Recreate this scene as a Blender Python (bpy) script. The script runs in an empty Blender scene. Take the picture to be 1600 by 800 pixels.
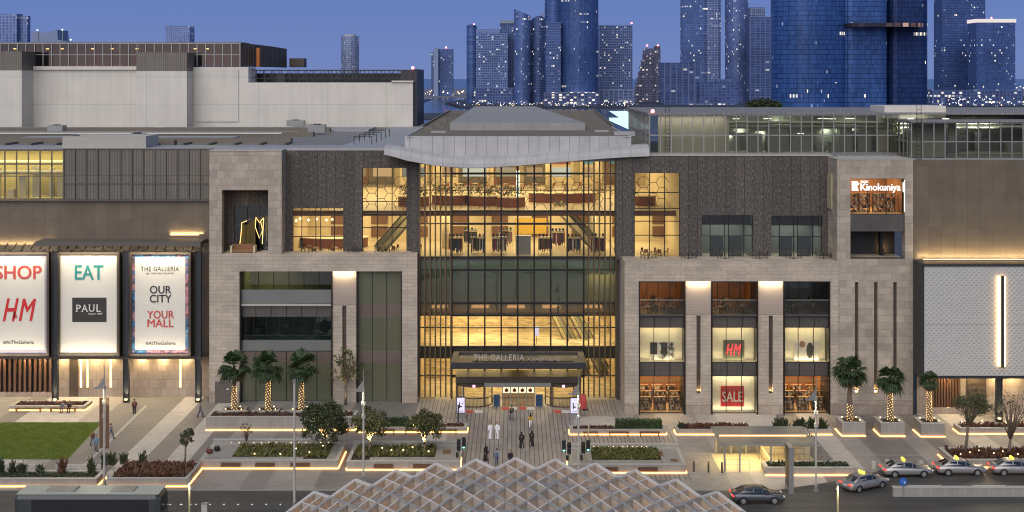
import bpy, math, random
from mathutils import Vector
R = random.Random(7)
scn = bpy.context.scene
PI = math.pi
# ---------------------------------------------------------------- camera, sky, sun, exposure
HC, FOC, CX, HZ = 39.0, 1900.0, 806.0, 122.0
cd = bpy.data.cameras.new('camera'); cam = bpy.data.objects.new('camera', cd)
scn.collection.objects.link(cam); scn.camera = cam
cam.location = (0, 0, HC); cam.rotation_euler = (PI/2, 0, 0)
cd.sensor_width = 36; cd.lens = 36*FOC/1600
cd.shift_x = -(CX-800)/1600; cd.shift_y = -(400-HZ)/1600
cd.clip_start = 1; cd.clip_end = 60000
SUN_EL, SUN_AZ = math.radians(42), math.radians(195)
w = bpy.data.worlds.new('World'); scn.world = w; w.use_nodes = True
nt = w.node_tree; nt.nodes.clear()
sky = nt.nodes.new('ShaderNodeTexSky'); sky.sky_type = 'NISHITA'; sky.sun_disc = False
sky.sun_elevation = math.radians(6); sky.sun_rotation = SUN_AZ
sky.altitude = 0; sky.air_density = 1.0; sky.dust_density = 0.6; sky.ozone_density = 4.0
tint = nt.nodes.new('ShaderNodeMix'); tint.data_type = 'RGBA'; tint.blend_type = 'MULTIPLY'
tint.inputs['Factor'].default_value = 1.0; tint.inputs['B'].default_value = (1, 1, 1, 1)
bg = nt.nodes.new('ShaderNodeBackground'); bg.inputs['Strength'].default_value = 1.0
wo = nt.nodes.new('ShaderNodeOutputWorld')
tint.inputs['B'].default_value = (.088, .082, .085, 1)
# dusk band low over the sea, away from the afterglow behind the camera
tc = nt.nodes.new('ShaderNodeTexCoord'); sx_ = nt.nodes.new('ShaderNodeSeparateXYZ'); nt.links.new(tc.outputs['Generated'], sx_.inputs[0])
mr = nt.nodes.new('ShaderNodeMapRange'); mr.interpolation_type = 'SMOOTHSTEP'
for k_, v_ in zip((1, 2, 3, 4), (.35, .10, 0, 1)): mr.inputs[k_].default_value = v_
nt.links.new(sx_.outputs[2], mr.inputs[0])
my = nt.nodes.new('ShaderNodeMapRange'); my.interpolation_type = 'SMOOTHSTEP'
for k_, v_ in zip((1, 2, 3, 4), (-.5, .4, .86, 1)): my.inputs[k_].default_value = v_
nt.links.new(sx_.outputs[1], my.inputs[0])
ff = nt.nodes.new('ShaderNodeMath'); ff.operation = 'MULTIPLY'; nt.links.new(mr.outputs[0], ff.inputs[0]); nt.links.new(my.outputs[0], ff.inputs[1])
rp = nt.nodes.new('ShaderNodeValToRGB'); nt.links.new(sx_.outputs[2], rp.inputs[0])
rp.color_ramp.elements[0].position = 0.0; rp.color_ramp.elements[0].color = (.092, .130, .27, 1)
rp.color_ramp.elements[1].position = .09; rp.color_ramp.elements[1].color = (.064, .110, .275, 1)
dm = nt.nodes.new('ShaderNodeMix'); dm.data_type = 'RGBA'; nt.links.new(ff.outputs[0], dm.inputs['Factor'])
nt.links.new(sky.outputs['Color'], tint.inputs['A']); nt.links.new(tint.outputs['Result'], dm.inputs['A']); nt.links.new(rp.outputs[0], dm.inputs['B'])
nt.links.new(dm.outputs['Result'], bg.inputs['Color'])
nt.links.new(bg.outputs['Background'], wo.inputs['Surface'])
sl = bpy.data.lights.new('sun', 'SUN'); sl.energy = 1.42; sl.angle = math.radians(70); sl.color = (1.0, .935, .865)
so = bpy.data.objects.new('sun', sl); scn.collection.objects.link(so)
so.rotation_euler = (PI/2-SUN_EL, 0, PI-SUN_AZ)
scn.view_settings.view_transform = 'Standard'; scn.view_settings.look = 'None'
scn.view_settings.gamma = 1; scn.view_settings.use_curve_mapping = False
scn.view_settings.exposure = 0.9
scn.render.engine = 'CYCLES'
scn.cycles.use_denoising = True; scn.cycles.filter_width = 1.1
scn.cycles.max_bounces = 6; scn.cycles.diffuse_bounces = 3; scn.cycles.glossy_bounces = 3
scn.cycles.transparent_max_bounces = 16; scn.cycles.transmission_bounces = 4
scn.cycles.sample_clamp_indirect = 4.0; scn.cycles.caustics_reflective = False; scn.cycles.caustics_refractive = False

# ---------------------------------------------------------------- helpers
def Xp(px, Y): return (px-CX)*Y/FOC
def Zp(py, Y): return HC-(py-HZ)*Y/FOC
def Gy(py, z=0.0): return (HC-z)*FOC/(py-HZ)
def G(px, py, z=0.0):
    Y = Gy(py, z); return (Xp(px, Y), Y, z)
WL = {}
def root(name, label, cat, loc=(0, 0, 0), group=None, kind=None):
    o = bpy.data.objects.new(name, None); scn.collection.objects.link(o)
    o.location = loc; WL[o.name] = Vector(loc); o.empty_display_size = .2
    tag(o, label, cat, group, kind); return o
def tag(o, label=None, cat=None, group=None, kind=None):
    if label: o['label'] = label
    if cat: o['category'] = cat
    if group: o['group'] = group
    if kind: o['kind'] = kind
    return o
def copy_tree(o, loc=None, rz=None, label=None, parent=None, scale=None):
    c = o.copy(); scn.collection.objects.link(c)
    if parent is not None: c.parent = parent
    if loc is not None: c.location = loc
    if rz is not None: c.rotation_euler = (0, 0, rz)
    if scale is not None: c.scale = (scale,)*3
    if label: c['label'] = label
    for ch in list(o.children): copy_tree(ch, parent=c)
    return c
class MB:
    def __init__(s): s.v = []; s.f = []
    def add(s, vs, fs):
        o = len(s.v); s.v += [tuple(p) for p in vs]; s.f += [tuple(i+o for i in f) for f in fs]; return s
    def box(s, x0, x1, y0, y1, z0, z1):
        return s.add([(x0,y0,z0),(x1,y0,z0),(x1,y1,z0),(x0,y1,z0),(x0,y0,z1),(x1,y0,z1),(x1,y1,z1),(x0,y1,z1)],
            [(0,3,2,1),(4,5,6,7),(0,1,5,4),(1,2,6,5),(2,3,7,6),(3,0,4,7)])
    def quad(s, *p): return s.add(p, [tuple(range(len(p)))])
    def prism(s, poly, z0, z1):
        n = len(poly)
        return s.add([(x,y,z0) for x,y in poly]+[(x,y,z1) for x,y in poly],
            [tuple(range(n))[::-1], tuple(range(n, 2*n))]+[(i,(i+1)%n,n+(i+1)%n,n+i) for i in range(n)])
    def tube(s, pts, r, n=6, cap=True):
        pts = [Vector(p) for p in pts]; k = len(pts)
        rs = r if isinstance(r, (list, tuple)) else [r]*k
        vs = []; prev = None
        for i, p in enumerate(pts):
            d = (pts[min(i+1,k-1)]-pts[max(i-1,0)])
            d = d.normalized() if d.length > 1e-9 else Vector((0,0,1))
            if prev is None:
                a = Vector((0,0,1)) if abs(d.z) < .9 else Vector((1,0,0)); u = d.cross(a).normalized()
            else:
                u = prev-d*prev.dot(d); u = u.normalized() if u.length > 1e-6 else d.orthogonal().normalized()
            prev = u; v = d.cross(u)
            for j in range(n):
                t = 2*PI*j/n; vs.append(p+(u*math.cos(t)+v*math.sin(t))*rs[i])
        fs = [(i*n+j, i*n+(j+1)%n, (i+1)*n+(j+1)%n, (i+1)*n+j) for i in range(k-1) for j in range(n)]
        if cap: fs += [tuple(range(n))[::-1], tuple(range((k-1)*n, k*n))]
        return s.add(vs, fs)
    def bar(s, a, b, w, h=None):      # square bar between two points, h along z-ish
        a = Vector(a); b = Vector(b); d = (b-a).normalized(); h = h or w
        up = Vector((0,0,1)) if abs(d.z) < .95 else Vector((0,1,0))
        u = d.cross(up).normalized()*w/2; v = u.normalized().cross(d)*h/2
        vs = [p+su*u+sv*v for p in (a, b) for su, sv in ((-1,-1),(1,-1),(1,1),(-1,1))]
        return s.add(vs, [(0,3,2,1),(4,5,6,7),(0,1,5,4),(1,2,6,5),(2,3,7,6),(3,0,4,7)])
    def lathe(s, c, prof, n=12, sx=1, sy=1):
        vs = [(c[0]+r*sx*math.cos(2*PI*j/n), c[1]+r*sy*math.sin(2*PI*j/n), c[2]+z) for r, z in prof for j in range(n)]
        k = len(prof)
        fs = [(i*n+j, i*n+(j+1)%n, (i+1)*n+(j+1)%n, (i+1)*n+j) for i in range(k-1) for j in range(n)]
        return s.add(vs, fs+[tuple(range(n))[::-1], tuple(range((k-1)*n, k*n))])
    def ball(s, c, r, n=8, m=6):
        if not isinstance(r, (list, tuple)): r = (r, r, r)
        pr = [(max(math.sin(PI*i/m), .02), -math.cos(PI*i/m)) for i in range(m+1)]
        vs = [(c[0]+q*r[0]*math.cos(2*PI*j/n), c[1]+q*r[1]*math.sin(2*PI*j/n), c[2]+z*r[2]) for q, z in pr for j in range(n)]
        fs = [(i*n+j, i*n+(j+1)%n, (i+1)*n+(j+1)%n, (i+1)*n+j) for i in range(m) for j in range(n)]
        return s.add(vs, fs+[tuple(range(n))[::-1], tuple(range(m*n, m*n+n))])
    def holed(s, x0, x1, z0, z1, y0, y1, holes):   # slab in the XZ plane with rectangular openings
        xs = sorted({x0, x1}|{min(max(h[i],x0),x1) for h in holes for i in (0,1)})
        zs = sorted({z0, z1}|{min(max(h[i],z0),z1) for h in holes for i in (2,3)})
        nx, nz = len(xs)-1, len(zs)-1
        def solid(i, j):
            if i < 0 or j < 0 or i >= nx or j >= nz: return False
            cx, cz = (xs[i]+xs[i+1])/2, (zs[j]+zs[j+1])/2
            return not any(h[0] < cx < h[1] and h[2] < cz < h[3] for h in holes)
        for i in range(nx):
            for j in range(nz):
                if not solid(i, j): continue
                a, b, c, d = xs[i], xs[i+1], zs[j], zs[j+1]
                s.quad((a,y0,c),(b,y0,c),(b,y0,d),(a,y0,d)); s.quad((b,y1,c),(a,y1,c),(a,y1,d),(b,y1,d))
                if not solid(i-1, j): s.quad((a,y1,c),(a,y0,c),(a,y0,d),(a,y1,d))
                if not solid(i+1, j): s.quad((b,y0,c),(b,y1,c),(b,y1,d),(b,y0,d))
                if not solid(i, j-1): s.quad((a,y1,c),(b,y1,c),(b,y0,c),(a,y0,c))
                if not solid(i, j+1): s.quad((a,y0,d),(b,y0,d),(b,y1,d),(a,y1,d))
        return s
    def build(s, name, m, parent=None, smooth=False):
        me = bpy.data.meshes.new(name); off = Vector((0,0,0)); p = parent
        while p is not None: off += WL.get(p.name, Vector((0,0,0))); p = p.parent
        me.from_pydata([tuple(Vector(v)-off) for v in s.v], [], s.f); me.update()
        if smooth: me.polygons.foreach_set('use_smooth', [True]*len(me.polygons))
        me.materials.append(m)
        o = bpy.data.objects.new(name, me); scn.collection.objects.link(o)
        if parent is not None: o.parent = parent
        return o
def bx(name, m, parent, *a): return MB().box(*a).build(name, m, parent)
def text(s, cx, y, cz, m, parent, name='lettering', width=None, height=None, bold=0.0, shear=0.0, depth=.04, sp=1.0, flat=False):
    cu = bpy.data.curves.new('t', 'FONT'); cu.body = s; cu.align_x = 'CENTER'; cu.offset = bold; cu.shear = shear
    cu.space_character = sp; cu.resolution_u = 3; cu.offset = 0
    t = bpy.data.objects.new('t', cu); scn.collection.objects.link(t)
    me = bpy.data.meshes.new_from_object(t)
    vs = [v.co.copy() for v in me.vertices]; fs = [tuple(p.vertices) for p in me.polygons]
    bpy.data.objects.remove(t); bpy.data.curves.remove(cu); bpy.data.meshes.remove(me)
    x0, x1 = min(v.x for v in vs), max(v.x for v in vs); y0, y1 = min(v.y for v in vs), max(v.y for v in vs)
    kx = width/(x1-x0) if width else height/(y1-y0); ky = height/(y1-y0) if height else kx
    f = lambda v, d: (cx+(v.x-(x0+x1)/2)*kx, y+d, cz+(v.y-(y0+y1)/2)*ky)
    n = len(vs); mb = MB()
    from collections import Counter
    ec = Counter(); ed = []
    for p in fs:
        for i in range(len(p)):
            e = (p[i], p[(i+1)%len(p)]); ec[frozenset(e)] += 1; ed.append(e)
    allv = [f(v, 0) for v in vs]+[f(v, depth) for v in vs]
    mb.add(allv, fs+[tuple(i+n for i in p[::-1]) for p in fs]+[(b, a, a+n, b+n) for a, b in ed if ec[frozenset((a,b))] == 1])
    if bold:
        v0, f0 = list(mb.v), list(mb.f)
        for i_, (ax, az) in enumerate(((-1, 0), (1, 0), (0, 1), (0, -1))):
            mb.add([(p[0]+ax*bold*kx*.9, p[1]-.0025*(i_+1), p[2]+az*bold*ky*.5) for p in v0], f0)
    return mb.build(name, m, parent)
def area(x, y, z, sx, sy, watts, col=(1, .78, .48), rx=0.0, ry=0.0, rz=0.0, spread=PI):
    l = bpy.data.lights.new('area_light', 'AREA'); l.shape = 'RECTANGLE'; l.size = sx; l.size_y = sy
    l.energy = watts; l.color = col; l.spread = spread
    o = bpy.data.objects.new('area_light', l); scn.collection.objects.link(o)
    o.location = (x, y, z); o.rotation_euler = (rx, ry, rz); return o
def spot(x, y, z, watts, ang=60, col=(1, .78, .48), rx=0.0, rz=0.0, r=.08):
    l = bpy.data.lights.new('spot_light', 'SPOT'); l.energy = watts; l.spot_size = math.radians(ang); l.spot_blend = .6
    l.color = col; l.shadow_soft_size = r
    o = bpy.data.objects.new('spot_light', l); scn.collection.objects.link(o)
    o.location = (x, y, z); o.rotation_euler = (rx, 0, rz); return o

# ---------------------------------------------------------------- materials
class N:                                    # small node-tree builder
    def __init__(s, name):
        s.m = bpy.data.materials.new(name); s.m.use_nodes = True; s.t = s.m.node_tree; s.t.nodes.clear()
        s.out = s.t.nodes.new('ShaderNodeOutputMaterial')
    def n(s, typ, **kw):
        o = s.t.nodes.new('ShaderNode'+typ)
        for k, v in kw.items(): setattr(o, k, v)
        return o
    def l(s, a, b): s.t.links.new(a, b)
    def put(s, sock, v):
        if isinstance(v, bpy.types.NodeSocket): s.l(v, sock)
        elif isinstance(v, (tuple, list)) and len(v) == 3 and sock.type == 'RGBA': sock.default_value = (*v, 1)
        else: sock.default_value = v
    def math(s, op, a, b=0.0, c=None):
        o = s.n('Math', operation=op); s.put(o.inputs[0], a); s.put(o.inputs[1], b)
        if c is not None: s.put(o.inputs[2], c)
        return o.outputs[0]
    def mix(s, f, a, b, blend='MIX'):
        o = s.n('Mix', data_type='RGBA', blend_type=blend); s.put(o.inputs['Factor'], f)
        s.put(o.inputs['A'], a); s.put(o.inputs['B'], b); return o.outputs['Result']
    def pos(s, obj=False):
        if obj: return s.n('TexCoord').outputs['Object']
        return s.n('NewGeometry').outputs['Position']
    def xyz(s, v):
        o = s.n('SeparateXYZ'); s.l(v, o.inputs[0]); return o.outputs
    def vec(s, x, y, z=0.0):
        o = s.n('CombineXYZ'); s.put(o.inputs[0], x); s.put(o.inputs[1], y); s.put(o.inputs[2], z); return o.outputs[0]
    def noise(s, v, scale, detail=3.0, rough=.55):
        o = s.n('TexNoise'); s.l(v, o.inputs['Vector']); o.inputs['Scale'].default_value = scale
        o.inputs['Detail'].default_value = detail; o.inputs['Roughness'].default_value = rough; return o.outputs['Fac']
    def ramp(s, f, *st):
        o = s.n('ValToRGB'); e = o.color_ramp.elements
        while len(e) < len(st): e.new(.5)
        for i, (p, c) in enumerate(st):
            e[i].position = p; e[i].color = (*c, 1) if isinstance(c, (tuple, list)) else (c, c, c, 1)
        s.l(f, o.inputs[0]); return o.outputs[0]
    def white(s, v):
        o = s.n('TexWhiteNoise', noise_dimensions='3D'); s.l(v, o.inputs['Vector']); return o.outputs['Value']
    def bsdf(s, col, rough=.7, metal=0.0, spec=.5, emit=None, es=0.0, bump=None, bs=.3, bd=.02, **kw):
        o = s.n('BsdfPrincipled'); s.put(o.inputs['Base Color'], col); s.put(o.inputs['Roughness'], rough)
        s.put(o.inputs['Metallic'], metal); s.put(o.inputs['Specular IOR Level'], spec)
        if emit is not None: s.put(o.inputs['Emission Color'], emit); s.put(o.inputs['Emission Strength'], es)
        if bump is not None:
            b = s.n('Bump'); b.inputs['Strength'].default_value = bs; b.inputs['Distance'].default_value = bd
            s.l(bump, b.inputs['Height']); s.l(b.outputs[0], o.inputs['Normal'])
        s.l(o.outputs[0], s.out.inputs[0]); return s.m
def sc3(c, k): return tuple(min(1, x*k) for x in c)
def plain(name, c, rough=.6, metal=0.0, spec=.5, var=.15, scale=1.5, obj=True):
    s = N(name); f = s.noise(s.pos(obj), scale, 4)
    return s.bsdf(s.mix(f, sc3(c, 1-var), sc3(c, 1+var)), rough, metal, spec)
def emis(name, c, st):
    s = N(name); e = s.n('Emission'); f = s.noise(s.pos(), .7, 2)
    s.l(s.mix(f, sc3(c, .92), c), e.inputs[0]); e.inputs[1].default_value = st; s.l(e.outputs[0], s.out.inputs[0]); return s.m
def stone(name, c, bw, bh, var=.16, mort=.55, ms=.02, rough=.75, run=.5, dirt=.12):
    s = N(name); p = s.xyz(s.pos()); v = s.vec(s.math('ADD', p[0], p[1]), p[2])
    b = s.n('TexBrick'); s.l(v, b.inputs['Vector']); b.offset = run
    b.inputs['Scale'].default_value = 1; b.inputs['Brick Width'].default_value = bw; b.inputs['Row Height'].default_value = bh
    b.inputs['Mortar Size'].default_value = ms; b.inputs['Mortar Smooth'].default_value = .2
    s.put(b.inputs['Color1'], sc3(c, 1-var)); s.put(b.inputs['Color2'], sc3(c, 1+var)); s.put(b.inputs['Mortar'], sc3(c, mort))
    col = s.mix(1.0, b.outputs['Color'], s.ramp(s.noise(s.pos(), .35, 4), (.3, 1-dirt), (.7, 1+dirt)), 'MULTIPLY')
    col = s.mix(1.0, col, s.ramp(s.noise(s.pos(), 5, 4), (.3, .9), (.7, 1.1)), 'MULTIPLY')
    return s.bsdf(col, rough, bump=b.outputs['Fac'], bs=-.4, bd=.03)
def panels(name, c, pw, ph, rough=.5, metal=.0, var=.08, jw=.02, joint=.35, u0=0.0, v0=0.0):
    s = N(name); p = s.xyz(s.pos()); u = s.math('ADD', p[0], u0) if 'lip' in name else s.math('ADD', s.math('ADD', p[0], p[1]), u0); v = s.math('ADD', p[2], v0)
    cu, cv = s.math('DIVIDE', u, pw), s.math('DIVIDE', v, ph)
    w = s.white(s.vec(s.math('FLOOR', cu), s.math('FLOOR', cv), 1.0))
    ln = s.math('MAXIMUM', s.math('LESS_THAN', s.math('FRACT', cu), jw/pw), s.math('LESS_THAN', s.math('FRACT', cv), jw/ph))
    col = s.mix(w, sc3(c, 1-var), sc3(c, 1+var))
    col = s.mix(1.0, col, s.ramp(s.noise(s.pos(), .6, 4), (.3, .9), (.7, 1.1)), 'MULTIPLY')
    return s.bsdf(s.mix(ln, col, sc3(c, joint)), rough, metal)
def glass(name, tintc=(.8, .85, .85), refl=.12, rough=.02):
    s = N(name); t = s.n('BsdfTransparent'); s.put(t.inputs[0], tintc)
    g = s.n('BsdfGlossy'); g.inputs['Roughness'].default_value = rough; s.put(g.inputs[0], (.9, .92, .95))
    lw = s.n('LayerWeight'); lw.inputs[0].default_value = .3
    f = s.math('ADD', s.math('MULTIPLY', lw.outputs['Fresnel'], .6), refl)
    m = s.n('MixShader'); s.l(f, m.inputs[0]); s.l(t.outputs[0], m.inputs[1]); s.l(g.outputs[0], m.inputs[2])
    s.l(m.outputs[0], s.out.inputs[0]); return s.m
def dark_stone():
    s = N('dark ribbed stone'); p = s.xyz(s.pos()); u = s.math('ADD', p[0], p[1])
    sp = s.noise(s.vec(s.math('MULTIPLY', u, 3.0), s.math('MULTIPLY', p[2], 1.2), 0.0), 2.2, 5, .75)
    col = s.ramp(sp, (.35, (.042, .036, .032)), (.52, (.084, .072, .064)), (.66, (.21, .185, .165)))
    k = s.math('DIVIDE', u, 1.12)
    w = s.white(s.vec(s.math('FLOOR', k), 3.0, 1.0))
    col = s.mix(1.0, col, s.ramp(w, (0, .85), (1, 1.15)), 'MULTIPLY')
    ln = s.math('LESS_THAN', s.math('FRACT', k), .05)
    rib = s.math('FRACT', s.math('MULTIPLY', u, 5.3))
    return s.bsdf(s.mix(ln, col, (.02, .018, .018)), .75, bump=rib, bs=.25, bd=.02)
def paving():
    s = N('plaza paving'); p = s.xyz(s.pos())
    k = s.math('FLOOR', s.math('DIVIDE', s.math('ADD', p[0], .45), 2.35))
    w1 = s.white(s.vec(k, 5.0, 2.0))
    st = s.ramp(w1, (.0, (.19, .175, .165)), (.34, (.195, .18, .17)), (.36, (.30, .275, .25)), (.66, (.31, .285, .26)), (.68, (.47, .435, .40)), (1, (.48, .445, .41)))
    b = s.n('TexBrick'); s.l(s.pos(), b.inputs['Vector']); b.inputs['Scale'].default_value = 1
    b.inputs['Brick Width'].default_value = .6; b.inputs['Row Height'].default_value = .3; b.inputs['Mortar Size'].default_value = .012
    s.put(b.inputs['Color1'], (.9, .9, .9)); s.put(b.inputs['Color2'], (1.1, 1.09, 1.07)); s.put(b.inputs['Mortar'], (.7, .7, .7))
    col = s.mix(1.0, st, b.outputs['Color'], 'MULTIPLY')
    col = s.mix(1.0, col, s.ramp(s.noise(s.pos(), .25, 5, .6), (.3, .86), (.7, 1.12)), 'MULTIPLY')
    return s.bsdf(col, .55)
def deck_mat():
    s = N('entrance plank paving'); p = s.xyz(s.pos()); k = s.math('DIVIDE', p[0], .47)
    w1 = s.white(s.vec(s.math('FLOOR', k), s.math('FLOOR', s.math('DIVIDE', p[1], 2.4)), 2.0))
    ln = s.math('LESS_THAN', s.math('FRACT', k), .16)
    col = s.mix(w1, (.26, .23, .21), (.34, .305, .28))
    col = s.mix(1.0, col, s.ramp(s.noise(s.pos(), .3, 4), (.3, .88), (.7, 1.12)), 'MULTIPLY')
    return s.bsdf(s.mix(ln, col, (.06, .055, .05)), .5)
def asphalt():
    s = N('asphalt'); f = s.noise(s.pos(), 14, 4); g = s.noise(s.pos(), .18, 4)
    col = s.mix(1.0, s.ramp(f, (.3, (.045, .045, .044)), (.7, (.075, .074, .07))), s.ramp(g, (.3, .8), (.7, 1.25)), 'MULTIPLY')
    p = s.xyz(s.pos()); t = s.noise(s.vec(s.math('MULTIPLY', p[0], .035), s.math('MULTIPLY', p[1], 1.1), 0.0), 1.0, 4, .6)
    col = s.mix(1.0, col, s.ramp(t, (.35, .72), (.65, 1.25)), 'MULTIPLY')
    return s.bsdf(col, .55)
def travertine(name, c, k=1.0):
    s = N(name); p = s.xyz(s.pos()); v = s.vec(s.math('MULTIPLY', s.math('ADD', p[0], p[1]), .8), p[1], s.math('MULTIPLY', p[2], 4.0))
    f = s.noise(v, 1.1, 6, .7)
    col = s.ramp(f, (.32, sc3(c, .38*k)), (.46, sc3(c, .85*k)), (.62, sc3(c, 1.2*k)))
    b = s.n('TexBrick'); s.l(s.vec(s.math('ADD', p[0], p[1]), s.math('ADD', p[2], s.math('MULTIPLY', p[1], .3))), b.inputs['Vector'])
    b.inputs['Scale'].default_value = 1; b.inputs['Brick Width'].default_value = 1.3; b.inputs['Row Height'].default_value = .42; b.inputs['Mortar Size'].default_value = .02
    s.put(b.inputs['Color1'], (.85, .85, .85)); s.put(b.inputs['Color2'], (1.1, 1.1, 1.1)); s.put(b.inputs['Mortar'], (.4, .34, .28))
    return s.bsdf(s.mix(1.0, col, b.outputs['Color'], 'MULTIPLY'), .45)
def leaf_mat(name, c, c2=None):
    s = N(name); i = s.n('NewGeometry').outputs['Random Per Island']
    f = s.noise(s.pos(True), .9, 3)
    col = s.mix(i, sc3(c, .6), sc3(c2 or c, 1.35)); col = s.mix(1.0, col, s.ramp(f, (.3, .7), (.7, 1.3)), 'MULTIPLY')
    o = s.n('BsdfPrincipled'); s.l(col, o.inputs['Base Color']); o.inputs['Roughness'].default_value = .55
    t = s.n('BsdfTranslucent'); s.l(col, t.inputs[0]); m = s.n('MixShader'); m.inputs[0].default_value = .25
    s.l(o.outputs[0], m.inputs[1]); s.l(t.outputs[0], m.inputs[2]); s.l(m.outputs[0], s.out.inputs[0]); return s.m
def scales():
    s = N('patterned white cladding'); p = s.xyz(s.pos()); k = 1.75
    u = s.math('MULTIPLY', p[0], k); v = s.math('MULTIPLY', p[2], k)
    a = s.math('FRACT', s.math('ADD', u, v)); b = s.math('FRACT', s.math('SUBTRACT', u, v))
    h = s.math('MAXIMUM', s.math('ABSOLUTE', s.math('SUBTRACT', a, .5)), s.math('ABSOLUTE', s.math('SUBTRACT', b, .5)))
    col = s.mix(s.noise(s.pos(), .5, 3), (.42, .41, .385), (.50, .49, .455)); col = s.mix(s.math('LESS_THAN', h, .2), col, (.39, .38, .355)); col = s.mix(s.math('GREATER_THAN', h, .47), col, (.55, .54, .50))
    ln = s.math('LESS_THAN', s.math('FRACT', s.math('DIVIDE', s.math('SUBTRACT', p[2], 11.0), 6.55)), .006)
    return s.bsdf(s.mix(ln, col, (.1, .1, .1)), .5, bump=h, bs=.7, bd=.12)
def herring():
    s = N('herringbone stone'); p = s.xyz(s.pos()); u = s.math('MULTIPLY', p[0], 3.2)
    z = s.math('PINGPONG', u, .5); b = s.math('FRACT', s.math('ADD', s.math('MULTIPLY', p[2], 3.2), z))
    ln = s.math('LESS_THAN', b, .16); col = s.mix(s.noise(s.pos(), 2.5, 4), (.31, .255, .215), (.40, .335, .29))
    return s.bsdf(s.mix(ln, col, (.22, .18, .15)), .75)
def tower_mat(name, c, fh=3.8, cw=3.0, line=(.2, .26, .42), lit=.06, rowlit=.02, es=2.2, lw=.18, lh=.22, lcol=((.7, .82, 1.0), (1.0, .85, .6)), rough=.3, rnd=0, metal=.2, blaze=0.0):
    s = N(name); p = s.xyz(s.pos(True))
    if rnd: u = s.math('MULTIPLY', s.math('ARCTAN2', p[0], s.math('MULTIPLY', p[1], -1)), rnd)
    else: u = s.math('ADD', p[0], p[1])
    cu, cv = s.math('DIVIDE', u, cw), s.math('DIVIDE', p[2], fh)
    fu, fv = s.math('FLOOR', cu), s.math('FLOOR', cv)
    w = s.white(s.vec(fu, fv, 4.0)); w2 = s.white(s.vec(fu, fv, 9.0))
    rown = s.white(s.vec(s.math('FLOOR', s.math('DIVIDE', fu, 9.0)), fv, 2.0))
    on = s.math('MAXIMUM', s.math('GREATER_THAN', w, 1-lit), s.math('MULTIPLY', s.math('GREATER_THAN', rown, 1-rowlit), s.math('GREATER_THAN', w, .25)))
    if blaze:
        low = s.math('LESS_THAN', p[2], blaze); on = s.math('MAXIMUM', on, s.math('MULTIPLY', low, s.math('GREATER_THAN', w, .945)))
    ln = s.math('MAXIMUM', s.math('LESS_THAN', s.math('FRACT', cu), lw), s.math('LESS_THAN', s.math('FRACT', cv), lh))
    on = s.math('MULTIPLY', on, s.math('SUBTRACT', 1.0, ln)); on = s.math('MULTIPLY', on, s.math('MULTIPLY', s.math('LESS_THAN', s.math('FRACT', cv), .78), s.math('LESS_THAN', s.math('FRACT', cu), .85)))
    col = s.mix(s.white(s.vec(fu, fv, 7.0)), sc3(c, .75), sc3(c, 1.25)); col = s.mix(ln, col, line)
    col = s.mix(1.0, col, s.ramp(s.noise(s.pos(True), .02, 2), (.3, .8), (.7, 1.2)), 'MULTIPLY')
    return s.bsdf(col, rough+.05, metal, .3, emit=s.mix(w2, lcol[0], lcol[1]), es=s.math('MULTIPLY', on, s.math('MULTIPLY', s.math('ADD', s.math('MULTIPLY', w2, w2), .06), es*.42)))
M = {}
M['stone_lo'] = stone('tan stone', (.445, .375, .30), 1.35, .45, .08, mort=.62, dirt=.16)
M['stone_hi'] = stone('tan stone large', (.40, .342, .278), .85, .9, .13, dirt=.14, mort=.62)
M['stone_right'] = stone('tan stone wide', (.375, .318, .255), 1.5, .82, .15, mort=.62, dirt=.16)
M['stone_base'] = stone('warm stone base', (.36, .29, .23), 1.0, 1.05, .13, run=.5)
M['dark'] = dark_stone(); M['scales'] = scales(); M['herring'] = herring()
M['bronze'] = panels('bronze cladding', (.165, .13, .095), 1.5, 3.6, .42, .25)
M['bronze_light'] = panels('light bronze louvre', (.17, .15, .125), .33, 9.0, .5, .2, jw=.07, joint=.5)
M['spandrel'] = panels('grey bronze spandrel', (.11, .10, .09), 1.9, 5.0, .4, .3)
M['spandrel_brown'] = panels('brown spandrel', (.14, .105, .085), 1.9, 5.0, .5, .1)
def render_wall():
    s = N('pale render'); p = s.xyz(s.pos()); u = s.math('ADD', p[0], p[1])
    st = s.noise(s.vec(s.math('MULTIPLY', u, 1.2), 0.0, s.math('MULTIPLY', p[2], .06)), .9, 5, .65)
    col = s.mix(1.0, (.63, .59, .52), s.ramp(st, (.3, .93), (.62, 1.03)), 'MULTIPLY')
    col = s.mix(1.0, col, s.ramp(s.noise(s.pos(), .22, 4), (.3, .93), (.7, 1.05)), 'MULTIPLY')
    ln = s.math('MAXIMUM', s.math('LESS_THAN', s.math('FRACT', s.math('DIVIDE', u, 11.3)), .006), s.math('LESS_THAN', s.math('FRACT', s.math('DIVIDE', p[2], 4.9)), .012))
    return s.bsdf(s.mix(ln, col, (.42, .40, .36)), .85)
M['white'] = render_wall()
M['fascia'] = panels('silver fascia panels', (.46, .45, .455), 1.25, 40., .5, .05, .05, jw=.055, joint=.45)
M['lip'] = panels('silver lip panels', (.385, .38, .375), 1.25, 400., .55, .0, .03, jw=.045, joint=.6); M['roof'] = plain('grey brown roof felt', (.19, .165, .135), .95, 0, .1, scale=.4, obj=False)
M['roofgrey'] = panels('grey roof sheet', (.24, .23, .225), .6, 60., .8, 0, .1, jw=.12, joint=.55)
M['rooflight'] = plain('pale roof sheet', (.33, .33, .34), .7, scale=.5, obj=False)
M['frame'] = plain('dark metal', (.022, .021, .02), .4, .4); M['steel'] = plain('grey steel', (.30, .30, .29), .4, .5)
M['alu'] = plain('aluminium', (.33, .325, .31), .4, .5); M['black'] = plain('black', (.012, .012, .013), .5)
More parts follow.
